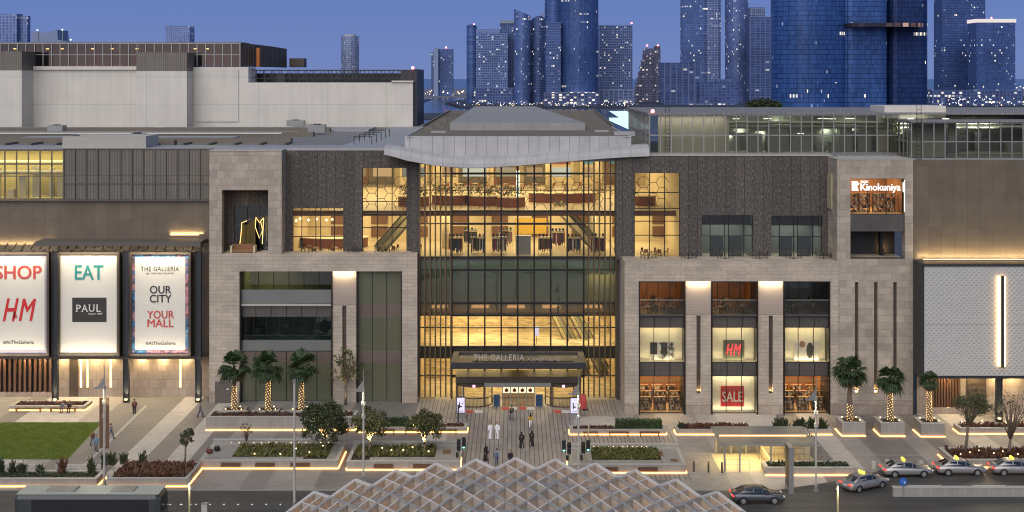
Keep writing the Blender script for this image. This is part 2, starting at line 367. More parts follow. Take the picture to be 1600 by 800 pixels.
M['bronzebar'] = plain('bronze fin', (.14, .10, .055), .4, .5); M['charcoal'] = plain('charcoal metal', (.04, .042, .048), .45, .3)
M['greymetal'] = plain('grey painted metal', (.13, .115, .10), .5, .3); M['brown'] = plain('brown metal', (.085, .065, .05), .5, .2)
M['concrete'] = panels('planter concrete', (.30, .28, .25), .45, 30., .8, 0, .06, .015, .6)
M['conctop'] = plain('pale coping', (.42, .40, .36), .75)
M['soil'] = plain('soil', (.045, .03, .022), .95, scale=6); M['wood'] = plain('hardwood', (.15, .075, .042), .55, scale=4)
M['pave'] = paving(); M['deck'] = deck_mat(); M['asphalt'] = asphalt()
M['paint'] = plain('road paint', (.62, .62, .6), .6); M['kerb'] = plain('kerb stone', (.27, .26, .245), .75)
M['trav'] = travertine('travertine wall', (.62, .50, .32)); M['travfloor'] = travertine('travertine floor', (.60, .50, .34))
M['cream'] = plain('cream wall', (.62, .53, .36), .7); M['ivory'] = plain('ivory curtain', (.72, .68, .56), .8)
M['floor'] = plain('pale stone floor', (.54, .46, .33), .35, scale=.8, obj=False); M['ceil'] = plain('ceiling', (.60, .52, .37), .8)
M['dimwall'] = plain('dim wall', (.16, .17, .165), .6); M['rust'] = plain('rust red counter', (.20, .06, .03), .5)
M['orangewall'] = plain('orange wood', (.24, .115, .05), .5, var=.5, scale=.9); M['shopfloor'] = plain('orange shop floor', (.52, .34, .18), .4)
M['glass'] = glass('clear glass', (.86, .84, .76), .03); M['smoke'] = glass('smoked glass', (.36, .40, .39), .10)
M['greenglass'] = glass('green glass', (.68, .69, .60), .03)
def frosted(name, c, rough=.15, metal=.15):
    s = N(name); f = s.noise(s.pos(), .3, 3); return s.bsdf(s.mix(f, sc3(c, .8), sc3(c, 1.2)), rough, metal, .6)
M['frost'] = frosted('grey green frosted glass', (.20, .215, .175), .3, 0); M['olive'] = frosted('olive back painted glass', (.125, .13, .085), .2)
M['frostlow'] = frosted('grey frosted balustrade', (.17, .175, .165), .3, 0)
M['bronzeglass'] = glass('bronze glass', (.30, .27, .22), .10)
M['lime'] = plain('lime plaster', (.40, .36, .22), .8)
M['led'] = emis('warm strip light', (1, .43, .11), 4.2); M['ledbright'] = emis('bright strip light', (1, .62, .25), 2.6)
M['lamp'] = emis('warm lamp', (1, .66, .28), 4.5); M['fairy'] = emis('string lamp', (1, .60, .2), 1.8); M['coolamp'] = emis('cool lamp', (.95, 1, .82), 1.0)
M['redlamp'] = emis('red beacon', (1, .07, .08), 14.0); M['tail'] = emis('red tail light', (1, .05, .04), 1.6)
M['taxisign'] = emis('yellow taxi sign', (1, .85, .08), 1.6); M['screen'] = emis('screen', (.82, .76, 1.0), .6)
M['whitesign'] = emis('lit white letters', (1, .97, .92), 1.1)
M['citydot'] = emis('city lamp', (1, .66, .36), 2.2); M['citycool'] = emis('city cool lamp', (.75, .85, 1.0), 1.3)
M['red'] = plain('red', (.60, .025, .03), .5, var=.08); M['redtxt'] = plain('coral red print', (.52, .07, .06), .6, var=.08)
M['teal'] = plain('teal print', (.03, .26, .25), .6, var=.1); M['ink'] = plain('black print', (.035, .032, .03), .6)
M['banner'] = plain('cream banner', (.70, .66, .58), .6, var=.03); M['lilac'] = plain('lilac banner edge', (.36, .33, .40), .6)
M['beige'] = plain('beige banner edge', (.50, .46, .36), .6); M['whiteprint'] = plain('white print', (.75, .72, .68), .6)
M['pink'] = plain('pink print', (.55, .25, .27), .6); M['blue'] = plain('blue print', (.03, .13, .30), .6, var=.6, scale=2.5)
M['grass'] = leaf_mat('lawn blades', (.14, .19, .02), (.17, .215, .03)); M['turf'] = plain('turf', (.115, .16, .018), .9, var=.2, scale=1.2, obj=False)
M['leaf'] = leaf_mat('dark leaves', (.05, .066, .026)); M['leafolive'] = leaf_mat('olive leaves', (.10, .105, .04))
M['hedge'] = leaf_mat('hedge leaves', (.03, .065, .014)); M['redleaf'] = leaf_mat('red brown leaves', (.09, .035, .02), (.14, .06, .03))
M['olivelow'] = leaf_mat('yellow green ground leaves', (.12, .12, .03)); M['palm'] = leaf_mat('palm fronds', (.035, .065, .02))
M['palmdry'] = leaf_mat('dry palm skirt', (.12, .075, .03)); M['bark'] = plain('bark', (.16, .12, .085), .9, scale=8)
M['skin'] = plain('skin', (.36, .21, .14), .55, var=.05); M['robe'] = plain('white robe', (.70, .69, .70), .8, var=.05)
M['abaya'] = plain('black cloth', (.012, .012, .014), .8); M['greycloth'] = plain('grey cloth', (.14, .15, .18), .8)
M['yellowcloth'] = plain('yellow cloth', (.55, .38, .04), .8); M['bluecloth'] = plain('blue cloth', (.16, .30, .42), .8)
M['maroon'] = plain('maroon cloth', (.13, .03, .03), .8); M['denim'] = plain('denim', (.07, .09, .16), .8); M['hair'] = plain('black hair', (.012, .009, .008), .5)
M['silver'] = plain('silver car paint', (.36, .34, .33), .28, .55, var=.04); M['carglass'] = plain('car glass', (.012, .014, .018), .08, 0, .8)
M['tyre'] = plain('tyre', (.018, .018, .018), .8); M['water'] = None
# ---------------------------------------------------------------- ground
def struct(name, mb, m): return tag(mb.build(name, m), kind='structure')
def water_mat():
    s = N('water'); f = s.noise(s.pos(), .02, 5, .65); return s.bsdf((.015, .035, .10), .22, 0, .5, bump=f, bs=.5, bd=3.0)
M['water'] = water_mat(); M['land'] = plain('dark far land', (.035, .045, .07), .9, var=.4, scale=.01, obj=False); M['sand'] = plain('pale far land', (.16, .16, .21), .9, scale=.01, obj=False)
struct('water', MB().box(-26000, 26000, 330, 52000, -2.2, -2), M['water'])
struct('ground', MB().box(-900, 900, -900, 331, -1.2, -.012), M['asphalt'])
struct('plaza', MB().box(-75, 80, Gy(765), 152, -.2, 0), M['pave'])
struct('road', MB().quad((-120, 60, -.008), (120, 60, -.008), (120, Gy(765)-.25, -.008), (-120, Gy(765)-.25, -.008)), M['asphalt'])
kb = MB(); kb.box(-75, 22, Gy(765)-.3, Gy(765), -.1, .012)
struct('kerb', kb, M['kerb'])
dk = MB(); dk.quad((-11.7, 140.2, .004), (12.2, 140.2, .004), (12.2, 147.6, .004), (-11.7, 147.6, .004))
dk.quad((-8.6, 134.2, .004), (6.6, 134.2, .004), (6.6, 140.2, .004), (-8.6, 140.2, .004))
dk.quad((-5.2, 118.0, .004), (5.2, 118.0, .004), (5.2, 134.2, .004), (-5.2, 134.2, .004))
dk.quad((5.2, 118.0, .004), (17.0, 118.0, .004), (17.0, 119.8, .004), (5.2, 119.8, .004))
dk.quad((5.2, 129.2, .004), (17.2, 129.2, .004), (17.2, 133, .004), (5.2, 133, .004))
struct('path', dk, M['deck'])
ln = MB()
for a, b in (((228, 634), (124, 735)), ((1046, 665), (1056.5, 690))):
    p, q = G(*a), G(*b); ln.bar((p[0], p[1], .006), (q[0], q[1], .006), .34, .004)
for px0, px1, py in ((1064, 1125, 708.5), (1275, 1478, 711), (1065, 1195, 744), (520, 720, 737.5)):
    p, q = G(px0, py), G(px1, py); ln.bar(p, q, .12, .012)
struct('pavement_lines', ln, M['conctop'])
# taxi bay (asphalt lane let into the plaza on the right) and its kerb line
bay = MB(); bay.quad((24.5, Gy(765)-.2, .006), (33.4, 118.6, .006), (37, 121.6, .006), (80, 121.6, .006), (80, Gy(765)-.2, .006))
struct('taxi_lane', bay, M['asphalt'])
bm_ = MB()
for i in range(6):
    x = 37.5+i*6.2; bm_.quad((x, 116.2, .010), (x+3.2, 116.2, .010), (x+3.2, 116.45, .010), (x, 116.45, .010))
struct('road_markings', bm_, M['paint'])
st = MB()
for px in list(range(186, 300, 16))+list(range(262, 470, 22)): x, y, z = G(px, 788.5); st.ball((x, y, .02), (.07, .07, .05), 6, 4)
tag(st.build('road_studs', emis('road stud', (.9, .95, 1), .5)), kind='structure')
# lawn
la, lb, lc_, ld = (-75, Gy(718), 0), (Xp(106, Gy(718)), Gy(718), 0), (Xp(160, Gy(660)), Gy(660), 0), (-75, Gy(660), 0)
struct('lawn_base', MB().quad(*[(p[0], p[1], .006) for p in (la, lb, lc_, ld)]), M['turf'])
gr = MB(); rg = random.Random(3)
for i in range(26000):
    t = rg.random(); y = la[1]+(lc_[1]-la[1])*t; xr = lb[0]+(lc_[0]-lb[0])*t
    x = -58+(xr+58)*rg.random()
    if x > xr-.1: continue
    a = rg.random()*PI; h = .05+.05*rg.random(); dx, dy = .035*math.cos(a), .035*math.sin(a)
    gr.quad((x-dx, y-dy, .006), (x+dx, y+dy, .006), (x+rg.uniform(-.03, .03), y+rg.uniform(-.03, .03), h))
tag(gr.build('grass', M['grass']), kind='stuff')

# ---------------------------------------------------------------- the shopping mall
YR, YL, YG, YDR, YDL, YBW, YP = 140.9, 146.0, 148.0, 145.2, 148.6, 148.8, 137.9
mall = root('shopping_mall', 'wide modern shopping mall of tan stone with tall glass entrance', 'shopping mall', (0, 150, 0))
def part(name, m, *a, mb=None, parent=None, smooth=False):
    mb = mb or MB().box(*a); return mb.build(name, m, parent or mall, smooth)
def rect(px0, px1, py0, py1, Y): return (Xp(px0, Y), Xp(px1, Y), Zp(py1, Y), Zp(py0, Y))     # x0,x1,z0,z1
def glazing(x0, x1, z0, z1, y, nx, rows=(), gm=None, fm=None, w=.07, name='window', vs=None, deep=.14):
    "a window: frame mesh as the part, its panes as a sub-part"
    fm = fm or M['frame']; gm = gm or M['glass']; f = MB(); d = deep/2
    xs = vs if vs else [x0+(x1-x0)*i/nx for i in range(nx+1)]
    zs = sorted({z0, z1}|set(rows))
    for i, x in enumerate(xs):
        ww = w*.6 if i in (0, len(xs)-1) else w/2
        f.box(x-ww, x+ww, y-d, y+d, z0, z1)
    for z in zs:
        for a, b in zip(xs[:-1], xs[1:]): f.box(a+w/2, b-w/2, y-d*.8, y+d*.8, z-w/2, z+w/2)
    o = f.build(name, fm, mall)
    MB().quad((x0, y+.01, z0), (x1, y+.01, z0), (x1, y+.01, z1), (x0, y+.01, z1)).build('pane', gm, o)
    return o
def room(x0, x1, y0, y1, z0, z1, wm, fm, cm, watts=0, col=(1, .78, .48), name='interior', nl=1, lz=.15):
    g = .02
    part(name+'_wall', wm, mb=MB().quad((x0,y1,z0),(x1,y1,z0),(x1,y1,z1),(x0,y1,z1)).quad((x0,y0,z0),(x0,y1,z0),(x0,y1,z1),(x0,y0,z1)).quad((x1,y1,z0),(x1,y0,z0),(x1,y0,z1),(x1,y1,z1)))
    part(name+'_floor', fm, mb=MB().quad((x0,y0,z0+g),(x1,y0,z0+g),(x1,y1,z0+g),(x0,y1,z0+g)))
    part(name+'_ceiling', cm, mb=MB().quad((x0,y1,z1-g),(x1,y1,z1-g),(x1,y0,z1-g),(x0,y0,z1-g)))
    for i in range(nl):
        if watts: area((x0+(x1-x0)*(i+.5)/nl), (y0+y1)/2, z1-lz, (x1-x0)/nl*.8, (y1-y0)*.8, watts/nl, col)

# ---- left lower stone portal
xl0, xl1, zl1 = Xp(327, YL), Xp(652, YL), Zp(397, YL)
A = rect(374.5, 518.5, 424, 625, YL); B = rect(557.5, 628, 426.5, 626.5, YL)
part('stone_portal', M['stone_lo'], mb=MB().holed(xl0, xl1, 0, zl1, YL, YL+1.6, [(A[0], B[1], -1, A[3])]).box(xl0, xl1, YL+1.6, YDL+.01, zl1-.5, zl1-.012).box(xl1-.5, xl1, YL+1.6, YDL, 0, zl1-.55))
part('stone_base', M['stone_base'], xl0-.03, A[0]-.04, YL-.05, YL, 0, 1.35); part('stone_base', M['stone_base'], B[1]+.04, xl1+.02, YL-.05, YL, 0, 1.35)
def pilaster(x0, x1, zt, Y, zh, sx0, sx1, sz0, sz1, ztop_light, glow=True):
    p = part('pilaster', M['stone_lo'], mb=MB().holed(x0, x1, 0, zh, Y+.12, Y+1.5, [(sx0, sx1, sz0, sz1)]))
    MB().box(x0, x1, Y+.14, Y+1.5, zh+.03, zt).build('herringbone_panel', M['herring'], p)
    MB().box(sx0, sx1, Y+.42, Y+.5, sz0, sz1).build('slot_recess', M['brown'], p)
    MB().box(x0+.05, x1-.05, Y+.02, Y+.1, ztop_light-.12, ztop_light-.02).build('strip_light', M['ledbright'], p)
    area((x0+x1)/2, Y-.25, ztop_light-.1, (x1-x0)*.9, .1, 55, (1, .8, .5), rx=math.radians(14))
    if glow: area((sx0+sx1)/2, Y+.25, sz0+.25, (sx1-sx0)*.7, .12, 9, (1, .66, .3), rx=PI)
    return p
px_ = rect(519.5, 556.5, 424, 597, YL); sl_ = rect(534.6, 541, 478, 597, YL)
pilaster(px_[0], px_[1], A[3], YL, Zp(477, YL), sl_[0], sl_[1], sl_[2], sl_[3], A[3])
# opening A: stacked bands
Yi = YL+.7
def band(name, m, px0, px1, py0, py1, Y, d=.25, np=None, jm=None, parent=None):
    r = rect(px0, px1, py0, py1, Y); o = part(name, m, r[0], r[1], Y, Y+d, r[2], r[3], parent=parent)
    if np:
        j = MB()
        for i in range(1, np):
            x = r[0]+(r[1]-r[0])*i/np; j.box(x-.035, x+.035, Y-.05, Y-.004, r[2], r[3])
        j.build('joint', jm or M['frame'], o)
    return o
r = rect(376, 519, 424, 474, Yi)
glazing(r[0], r[1], r[2]+.1, r[3], Yi+1.6, 6, (), M['smoke'])
room(r[0], r[1], Yi+1.8, Yi+7, r[2], r[3]+.1, M['dimwall'], M['floor'], M['ceil'])
area(Xp(410, Yi), Yi+4, r[3]-.3, 4.5, 3, 130, (1, .85, .3))
part('terrace_slab', M['conctop'], r[0]-.1, r[1], Yi-.4, Yi+1.7, r[2]-.25, r[2])
b_ = rect(376, 519, 452, 473, Yi); part('balustrade', M['frostlow'], b_[0], b_[1], Yi-.3, Yi-.24, b_[2], b_[3])
band('spandrel', M['spandrel'], 376, 519, 477, 495, Yi, np=6)
r = rect(376, 519, 495, 532, Yi); glazing(r[0], r[1], r[2], r[3], Yi+.1, 7, (r[2]+.6,), M['smoke'])
room(r[0], r[1], Yi+.4, Yi+6, r[2]-.4, r[3]+.4, M['dimwall'], M['dimwall'], M['dimwall'], 25, (.7, .9, 1))
band('balustrade', M['frostlow'], 376, 519, 532, 548, Yi-.1)
band('spandrel', M['spandrel_brown'], 376, 519, 549, 566, Yi, np=6)
band('glazed_panel', M['olive'], 376, 519, 566, 626, Yi, np=6)
for a, b, nm, mm in ((423.6, 475, 'glazed_panel', 'olive'), (475, 496, 'spandrel', 'spandrel_brown'), (496, 548, 'glazed_panel', 'olive'), (548, 567, 'spandrel', 'spandrel_brown'), (567, 627, 'glazed_panel', 'olive')):
    band(nm, M[mm], 559, 627, a, b, Yi, np=3)
part('reveal', M['frame'], mb=MB().box(A[0]-.02, A[0]+.12, YL-.03, Yi+1, 0, A[3]).box(B[0]-.05, B[0]+.1, YL+.0, Yi+.6, 0, B[3]).box(B[1]-.12, B[1], YL-.03, Yi+.6, 0, B[3]).box(A[1]-.08, A[1]+.06, YL-.02, Yi+1, 0, A[3]))
rd = rect(336, 362, 596, 628, YL); d_ = part('service_door', M['greymetal'], rd[0], rd[1], YL-.09, YL-.052, .02, rd[3]); MB().box(rd[0]+1.4, rd[0]+1.65, YL-.1, YL-.092, 1.6, 1.75).build('notice', M['whiteprint'], d_)
# ---- left upper stone portal with deep recess
zt = Zp(236, YL); H = rect(346.5, 419, 297, 395, YL); H2 = rect(440, 441, 297, 395, YL)
part('stone_portal', M['stone_hi'], mb=MB().holed(xl0, Xp(440, YL), zl1+.004, zt, YL, YL+.9, [(H[0], H[1], zl1, H[3])])
     .box(Xp(440, YL)-.9, Xp(440, YL), YL+.9, YDL-.003, zl1+.004, zt).box(xl0, Xp(440, YL)-.9, YL+.9, YDL, H[3]+.6, zt-.01))
part('parapet_cap', M['conctop'], xl0-.05, Xp(440, YL)+.05, YL-.06, YDL+.3, zt, zt+.12)
part('recess_wall', M['dark'], mb=MB().holed(xl0+.4, Xp(440, YL)-.9, zl1, H[3]+.6, YL+3.2, YL+3.5, [(Xp(366, YL+3.2), H[1]-.1, zl1, Zp(322, YL+3.2))]).box(xl0+.4, H[0]-.0, YL+.9, YL+3.2, zl1, H[3]+.6))
glazing(Xp(366, YL+3.2), H[1]-.1, zl1+.05, Zp(322, YL+3.2), YL+3.35, 3, tuple(zl1+.05+1.35*k for k in (1, 2, 3)), M['smoke'])
part('recess_floor', M['floor'], H[0]-.4, H[1]+.8, YL+.5, YL+3.2, zl1-.02, zl1+.03)
part('recess_backing', M['black'], mb=MB().box(Xp(360, YL+3.6), Xp(425, YL+3.6), YL+4.6, YL+4.7, zl1, H[3]))
# ---- dark wall left of entrance
zd = Zp(235, YDL); W1 = rect(457, 536.5, 325, 394, YDL); W2 = rect(566, 635.5, 262, 394.5, YDL)
W1 = (W1[0], W1[1], zl1-.3, W1[3]); W2 = (W2[0], W2[1], zl1-.3, W2[3])
part('dark_stone_wall', M['dark'], mb=MB().holed(Xp(440.5, YDL), Xp(656, YDL), zl1-.3, zd, YDL, YDL+.5, [W1, W2]))
part('parapet_cap', M['conctop'], Xp(446, YDL), Xp(606, YDL), YDL-.05, YDL+.7, zd, zd+.1)
glazing(W1[0], W1[1], W1[2], W1[3], YDL+.3, 5, (Zp(355, YDL), Zp(336, YDL), Zp(370, YDL)), w=.09, vs=[Xp(v, YDL) for v in (457, 471, 493, 500.5, 522, 536.5)])
glazing(W2[0], W2[1], W2[2], W2[3], YDL+.3, 3, tuple(Zp(v, YDL) for v in (291, 315, 335, 356)), w=.1)
# ---- right lower stone portal
xr0, xr1, zr1 = Xp(976, YR), Xp(1310, YR), Zp(409, YR)
ops = [(998, 1071), (1111.4, 1184.6), (1224.5, 1297.5)]
zo = Zp(439.5, YR)
part('stone_portal', M['stone_lo'], mb=MB().holed(xr0, xr1, 0, zr1, YR, YR+1.6, [(Xp(998, YR), Xp(1297.5, YR), -1, zo)]).box(xr0, xr0+.5, YR+1.6, YG-.6, 0, zr1-.01).box(xr0+.5, xr1, YR+1.6, YDR+.01, zr1-.6, zr1-.012))
part('stone_base', M['stone_base'], xr0-.03, Xp(997.5, YR), YR-.05, YR, 0, 1.35); part('stone_base', M['stone_base'], Xp(1298, YR), xr1, YR-.05, YR, 0, 1.35)
for a, b, s0, s1 in ((1071.5, 1111, 1088.6, 1095), (1185, 1224, 1201.5, 1208)):
    q = rect(a, b, 440, 492, YR); pilaster(q[0], q[1], zo, YR, q[2], Xp(s0, YR), Xp(s1, YR), Zp(616, YR), Zp(493.5, YR), zo)
    part('stone_base', M['stone_base'], q[0], q[1], YR+.07, YR+.118, 0, 1.2)
Yj = YR+.6
for k, (a, b) in enumerate(ops):
    q = rect(a, b, 440, 648, Yj); x0, x1 = Xp(a, YR)+.05, Xp(b, YR)-.05
    part('reveal', M['frame'], mb=MB().box(x0-.05, x0+.1, YR-.02, YR+4, 0, zo).box(x1-.1, x1+.05, YR-.02, YR+4, 0, zo).box(x0, x1, YR-.02, YR+.3, zo-.12, zo))
    zt0 = Zp(492, YR)
    part('terrace_slab', M['spandrel'], x0, x1, YR+.1, YR+4.0, zt0-.18, zt0)
    # terrace room
    part('terrace_wall', M['dimwall'], x0-.6, x0-.05, YR+1.6, YR+4, zt0, zo+.3); part('terrace_wall', M['dimwall'], x1+.05, x1+.6, YR+1.6, YR+4, zt0, zo+.3)
    part('terrace_ceiling', M['dimwall'], x0, x1, YR+.3, YR+4, zo+.02, zo+.2)
    glazing(x0, x1, zt0, zo, YR+4.0, 4, (), M['smoke'] if k == 2 else M['glass'])
    room(x0-.5, x1+.5, YR+4.2, YR+11, zt0-.02, zo+.1, M['dimwall'] if k == 2 else M['orangewall'], M['wood'], M['brown'])
    if k < 2: area((x0+x1)/2-.8, YR+7, zo-.2, 3.2, 3, 150 if k == 0 else 105, (1, .62, .25))
    else: area((x0+x1)/2, YR+7, zo-.2, 3, 3, 14, (.8, .9, 1))
    area((x0+x1)/2, YR+2.2, zo-.05, (x1-x0)*.7, 1.5, 30 if k < 2 else 6, (1, .66, .34)); part('balustrade', M['glass'], x0, x1, YR+.2, YR+.23, zt0, zt0+1.65)
    part('handrail', M['steel'], x0, x1, YR+.17, YR+.26, zt0+1.65, zt0+1.72)
    band('spandrel', M['spandrel'], a+.7, b-.7, 495, 511.5, Yj, np=3)
    q = rect(a+.7, b-.7, 511.5, 566, Yj); glazing(x0, x1, q[2], q[3], Yj+.05, 3)
    part('shop_curtain', M['ivory'], x0, x1, Yj+1.3, Yj+1.4, q[2]-.2, q[3]+.2)
    part('shop_floor', M['ivory'], x0, x1, Yj+.15, Yj+1.3, q[2]-.1, q[2]+.02)
    area((x0+x1)/2, Yj+.6, q[3]-.05, (x1-x0)*.9, .5, 42, (1, .84, .50)); area((x0+x1)/2, Yj+.6, q[2]+.06, (x1-x0)*.9, .5, 34, (1, .84, .50), rx=PI)
    part('shop_ceiling', M['ceil'], x0, x1, Yj+.15, Yj+1.3, q[3]+.05, q[3]+.15)
    band('spandrel', M['spandrel'], a+.7, b-.7, 566.5, 587.5, Yj, np=3)
    q = rect(a+.7, b-.7, 587.5, 648, Yj); glazing(x0, x1, .05, q[3], Yj+.05, 3, (q[3]-.55,) if k != 1 else ())
    if k != 1:
        room(x0-.3, x1+.3, Yj+.3, Yj+9, 0.02, q[3]+.1, M['orangewall'], M['shopfloor'], M['ceil'], 460, (1, .70, .36))
    else:
        part('shop_curtain', M['ivory'], x0, x1, Yj+.9, Yj+1.0, 0, q[3]+.2); part('shop_ceiling', M['ceil'], x0, x1, Yj+.15, Yj+.9, q[3]+.05, q[3]+.15)
        area((x0+x1)/2, Yj+.45, q[3]-.05, (x1-x0)*.9, .4, 48, (1, .86, .56)); area((x0+x1)/2, Yj+.45, .08, (x1-x0)*.9, .4, 40, (1, .86, .56), rx=PI)
# ---- dark wall right of entrance
zdr = Zp(243.5, YDR); V1 = rect(991.5, 1062.5, 270, 409, YDR); V2 = rect(1096.5, 1176.5, 336, 409, YDR); V3 = rect(1205, 1285, 337, 409, YDR)
vz = zr1-.35
part('dark_stone_wall', M['dark'], mb=MB().holed(Xp(963, YDR), Xp(1309, YDR), vz, zdr, YDR, YDR+.5, [(V1[0], V1[1], vz, V1[3]), (V2[0], V2[1], vz, V2[3]), (V3[0], V3[1], vz, V3[3])]).box(Xp(963, YDR), Xp(963, YDR)+.5, YDR+.5, YG+.2, zr1, zdr))
part('parapet_cap', M['conctop'], Xp(1000, YDR), Xp(1300, YDR), YDR-.06, YDR+1.8, zdr, zdr+.12)
glazing(V1[0], V1[1], vz, V1[3], YDR+.3, 3, tuple(Zp(v, YDR) for v in (301, 326, 346, 368)), w=.1)
for V in (V2, V3):
    z3 = V[3]-1.15; xs = [V[0]+(V[1]-V[0])*t for t in (0, .17, .45, .53, .82, 1)]
    glazing(V[0], V[1], vz, V[3], YDR+.3, 5, (z3, z3-1.35), M['smoke'], vs=xs, w=.08)
    room(V[0], V[1], YDR+.6, YDR+5, vz, z3, M['dimwall'], M['floor'], M['dimwall'], 170, (1, 1, .88))
    part('clerestory_back', M['black'], V[0], V[1], YDR+1.6, YDR+1.7, z3, V[3]+.2)
    f = MB()
    for i in (0, 1): a = xs[1+i*2]+.05; f.box(a, xs[2+i*2]-.05, YDR+.9, YDR+.95, vz, z3-1.4)
    f.build('door_leaf', M['alu'], mall)
# ---- right upper portal + slot block
xb0, xb1 = Xp(1308.5, YR), Xp(1427, YR); zb = Zp(249.5, YR)
K1 = rect(1329, 1414.5, 279, 335, YR); K2 = rect(1329, 1414.5, 362, 404.5, YR)
slots = [rect(a, b, 441, 613.5, YR) for a, b in ((1336, 1341.5), (1366, 1371.5), (1396, 1401.5))]
part('stone_portal', M['stone_right'], mb=MB().holed(xb0, xb1, 1.33, zb, YR+.06, YR+1.2, [(K1[0], K1[1], K2[2], K1[3])]+slots)
     .box(xb0+.002, xb0+.8, YR+1.2, YDR+.55, zr1, zb-.003).box(xb0+.8, xb1, YR+1.2, YDR+.5, K1[3]+.7, zb-.004))
part('stone_base', M['stone_base'], xb0, xb1, YR+.03, YR+1.2, 0, 1.325)
part('parapet_cap', M['conctop'], xb0-.05, xb1+.05, YR, YDR+1, zb, zb+.1)
for s in slots:
    o = part('slot_recess', M['brown'], s[0]-.05, s[1]+.05, YR+.45, YR+.55, s[2], s[3])
    MB().box((s[0]+s[1])/2-.12, (s[0]+s[1])/2+.12, YR+.2, YR+.34, s[2]+.02, s[2]+.2).build('uplight', M['lamp'], o)
    area((s[0]+s[1])/2, YR+.25, s[2]+.3, .3, .12, 10, (1, .62, .25), rx=PI)
glazing(K1[0], K1[1], K1[2], K1[3], YR+.4, 3)
room(K1[0], K1[1], YR+.7, YR+8, K1[2]-.3, K1[3]+.1, M['orangewall'], M['shopfloor'], M['ceil'], 330, (1, .70, .35))
kz = Zp(335, YR); part('spandrel', M['spandrel'], K1[0], K1[1], YR+.3, YR+.6, K2[3], kz-.03)
part('recess_floor', M['floor'], K2[0], K2[1], YR+.3, YR+4, K2[2]-.2, K2[2]); part('recess_wall', M['black'], mb=MB().box(K2[0], K2[1], YR+4, YR+4.1, K2[2], K2[3]+.5).box(K2[1]-2.1, K2[1]-1.8, YR+2.6, YR+3.4, K2[2], K2[3]))
area(K2[1]-1.2, YR+2.8, K2[2]+.4, .5, .5, 16, (1, .55, .2), rx=PI*.8)
ws = MB().box(Xp(1296, YDR-1)-.1, xb0-.0, YR+2.2, YR+4.0, Zp(330, YR), Zp(276, YR)); part('side_window', M['lime'], mb=ws)
# ---- far right volume
xp0 = Xp(1440.5, YP)
zc = Zp(411.5, YP)
part('bronze_wall', M['bronze'], mb=MB().box(Xp(1427.5, YR)+.02, 80, YR+.2, YR+.6, Zp(412, YR)-.5, Zp(250, YR)))
part('dark_reveal', M['charcoal'], mb=MB().box(Xp(1428, YR)+.03, xp0, YR-.2, YR+.2, 0, zc-.3).box(xp0-.06, xp0+.25, YP-.05, YR-.2, Zp(588, YP), zc).box(xp0, 80, YP-.1, YR+.2, zc-.32, zc-.08).box(xp0, 80, YP-.03, YR, Zp(588, YP)-.25, Zp(588, YP)))
part('patterned_panel', M['scales'], xp0+.26, 80, YP, YP+.4, Zp(587, YP), zc-.33)
lb_ = rect(1556, 1570.5, 430, 573, YP)
o = part('light_bar', M['charcoal'], lb_[0]+.42, lb_[1]-.3, YP-.5, YP-.3, lb_[2], lb_[3])
MB().box(lb_[0]+.05, lb_[1]-.02, YP-.28, YP-.2, lb_[2]+.1, lb_[3]-.1).build('strip_light', M['ledbright'], o)
area((lb_[0]+lb_[1])/2-.35, YP-.55, (lb_[2]+lb_[3])/2, .4, lb_[3]-lb_[2], 300, (1, .80, .42), rx=-PI/2)
area((lb_[0]+lb_[1])/2+.5, YP-.55, (lb_[2]+lb_[3])/2, .3, lb_[3]-lb_[2], 200, (1, .80, .42), rx=-PI/2)
part('cove_light', M['ledbright'], xp0+1, 80, YR-.6, YR-.5, zc+.05, zc+.12)
area((xp0+80)/2, YR-.7, zc+.15, 80-xp0-1.5, .12, 520, (1, .74, .36), rx=PI-.45)
part('stone_base_wall', M['stone_base'], mb=MB().holed(Xp(1428, YR+1)+.1, 80, 0, Zp(588, YP)-.26, YR+.25, YR+.6, [rect(1457, 1501, 591, 637, YR+.2)]))
lv = MB(); q = rect(1457, 1501, 591, 637, YR+.2)
for i in range(10): x = q[0]+(q[1]-q[0])*(i+.5)/10; lv.box(x-.09, x+.09, YR+.28, YR+.5, q[2], q[3])
part('louvre', M['wood'], mb=lv)
part('louvre_backing', M['black'], q[0], q[1], YR+.62, YR+.7, q[2], q[3])
q = rect(1510, 1541, 590, 652, YR+.2); o = part('service_door', M['brown'], q[0], q[1], YR+.16, YR+.246, .02, q[3])
sl2 = MB()
for i in range(14): z = q[3]-.15-i*.14; sl2.box(q[0]+.1, q[1]-.1, YR+.12, YR+.158, z-.035, z+.035)
sl2.build('louvre', M['bronze'], o); MB().box((q[0]+q[1])/2-.15, (q[0]+q[1])/2+.15, YR+.13, YR+.158, 2.0, 2.2).build('notice', M['whiteprint'], o)
def column(x, Y, zt, upl=True):
    o = part('column', M['charcoal'], mb=MB().box(x-.28, x+.28, Y-.06, Y+.06, .3, zt).box(x-.34, x-.27, Y-.25, Y+.25, 0.0, zt).box(x+.27, x+.34, Y-.25, Y+.25, 0, zt))
    MB().box(x-.25, x+.25, Y-.3, Y-.07, 0, .3).build('column_base', M['black'], o)
    if upl:
        MB().box(x-.15, x+.15, Y-.3, Y-.12, .3, .42).build('uplight', M['lamp'], o)
        spot(x, Y-.33, .5, 260, 50, (1, .82, .5), rx=PI-.12)
def washer(x, Y, zt, watts=26): area(x, Y-.5, zt-.2, .7, .15, watts, (1, .74, .38), rx=-.25)
column(Xp(1562.5, YP), YP+.35, Zp(588, YP)-.27)
for px in (1478, 1520, 1556, 1585): washer(Xp(px, YR), YR, Zp(588, YP)-.2, 90)
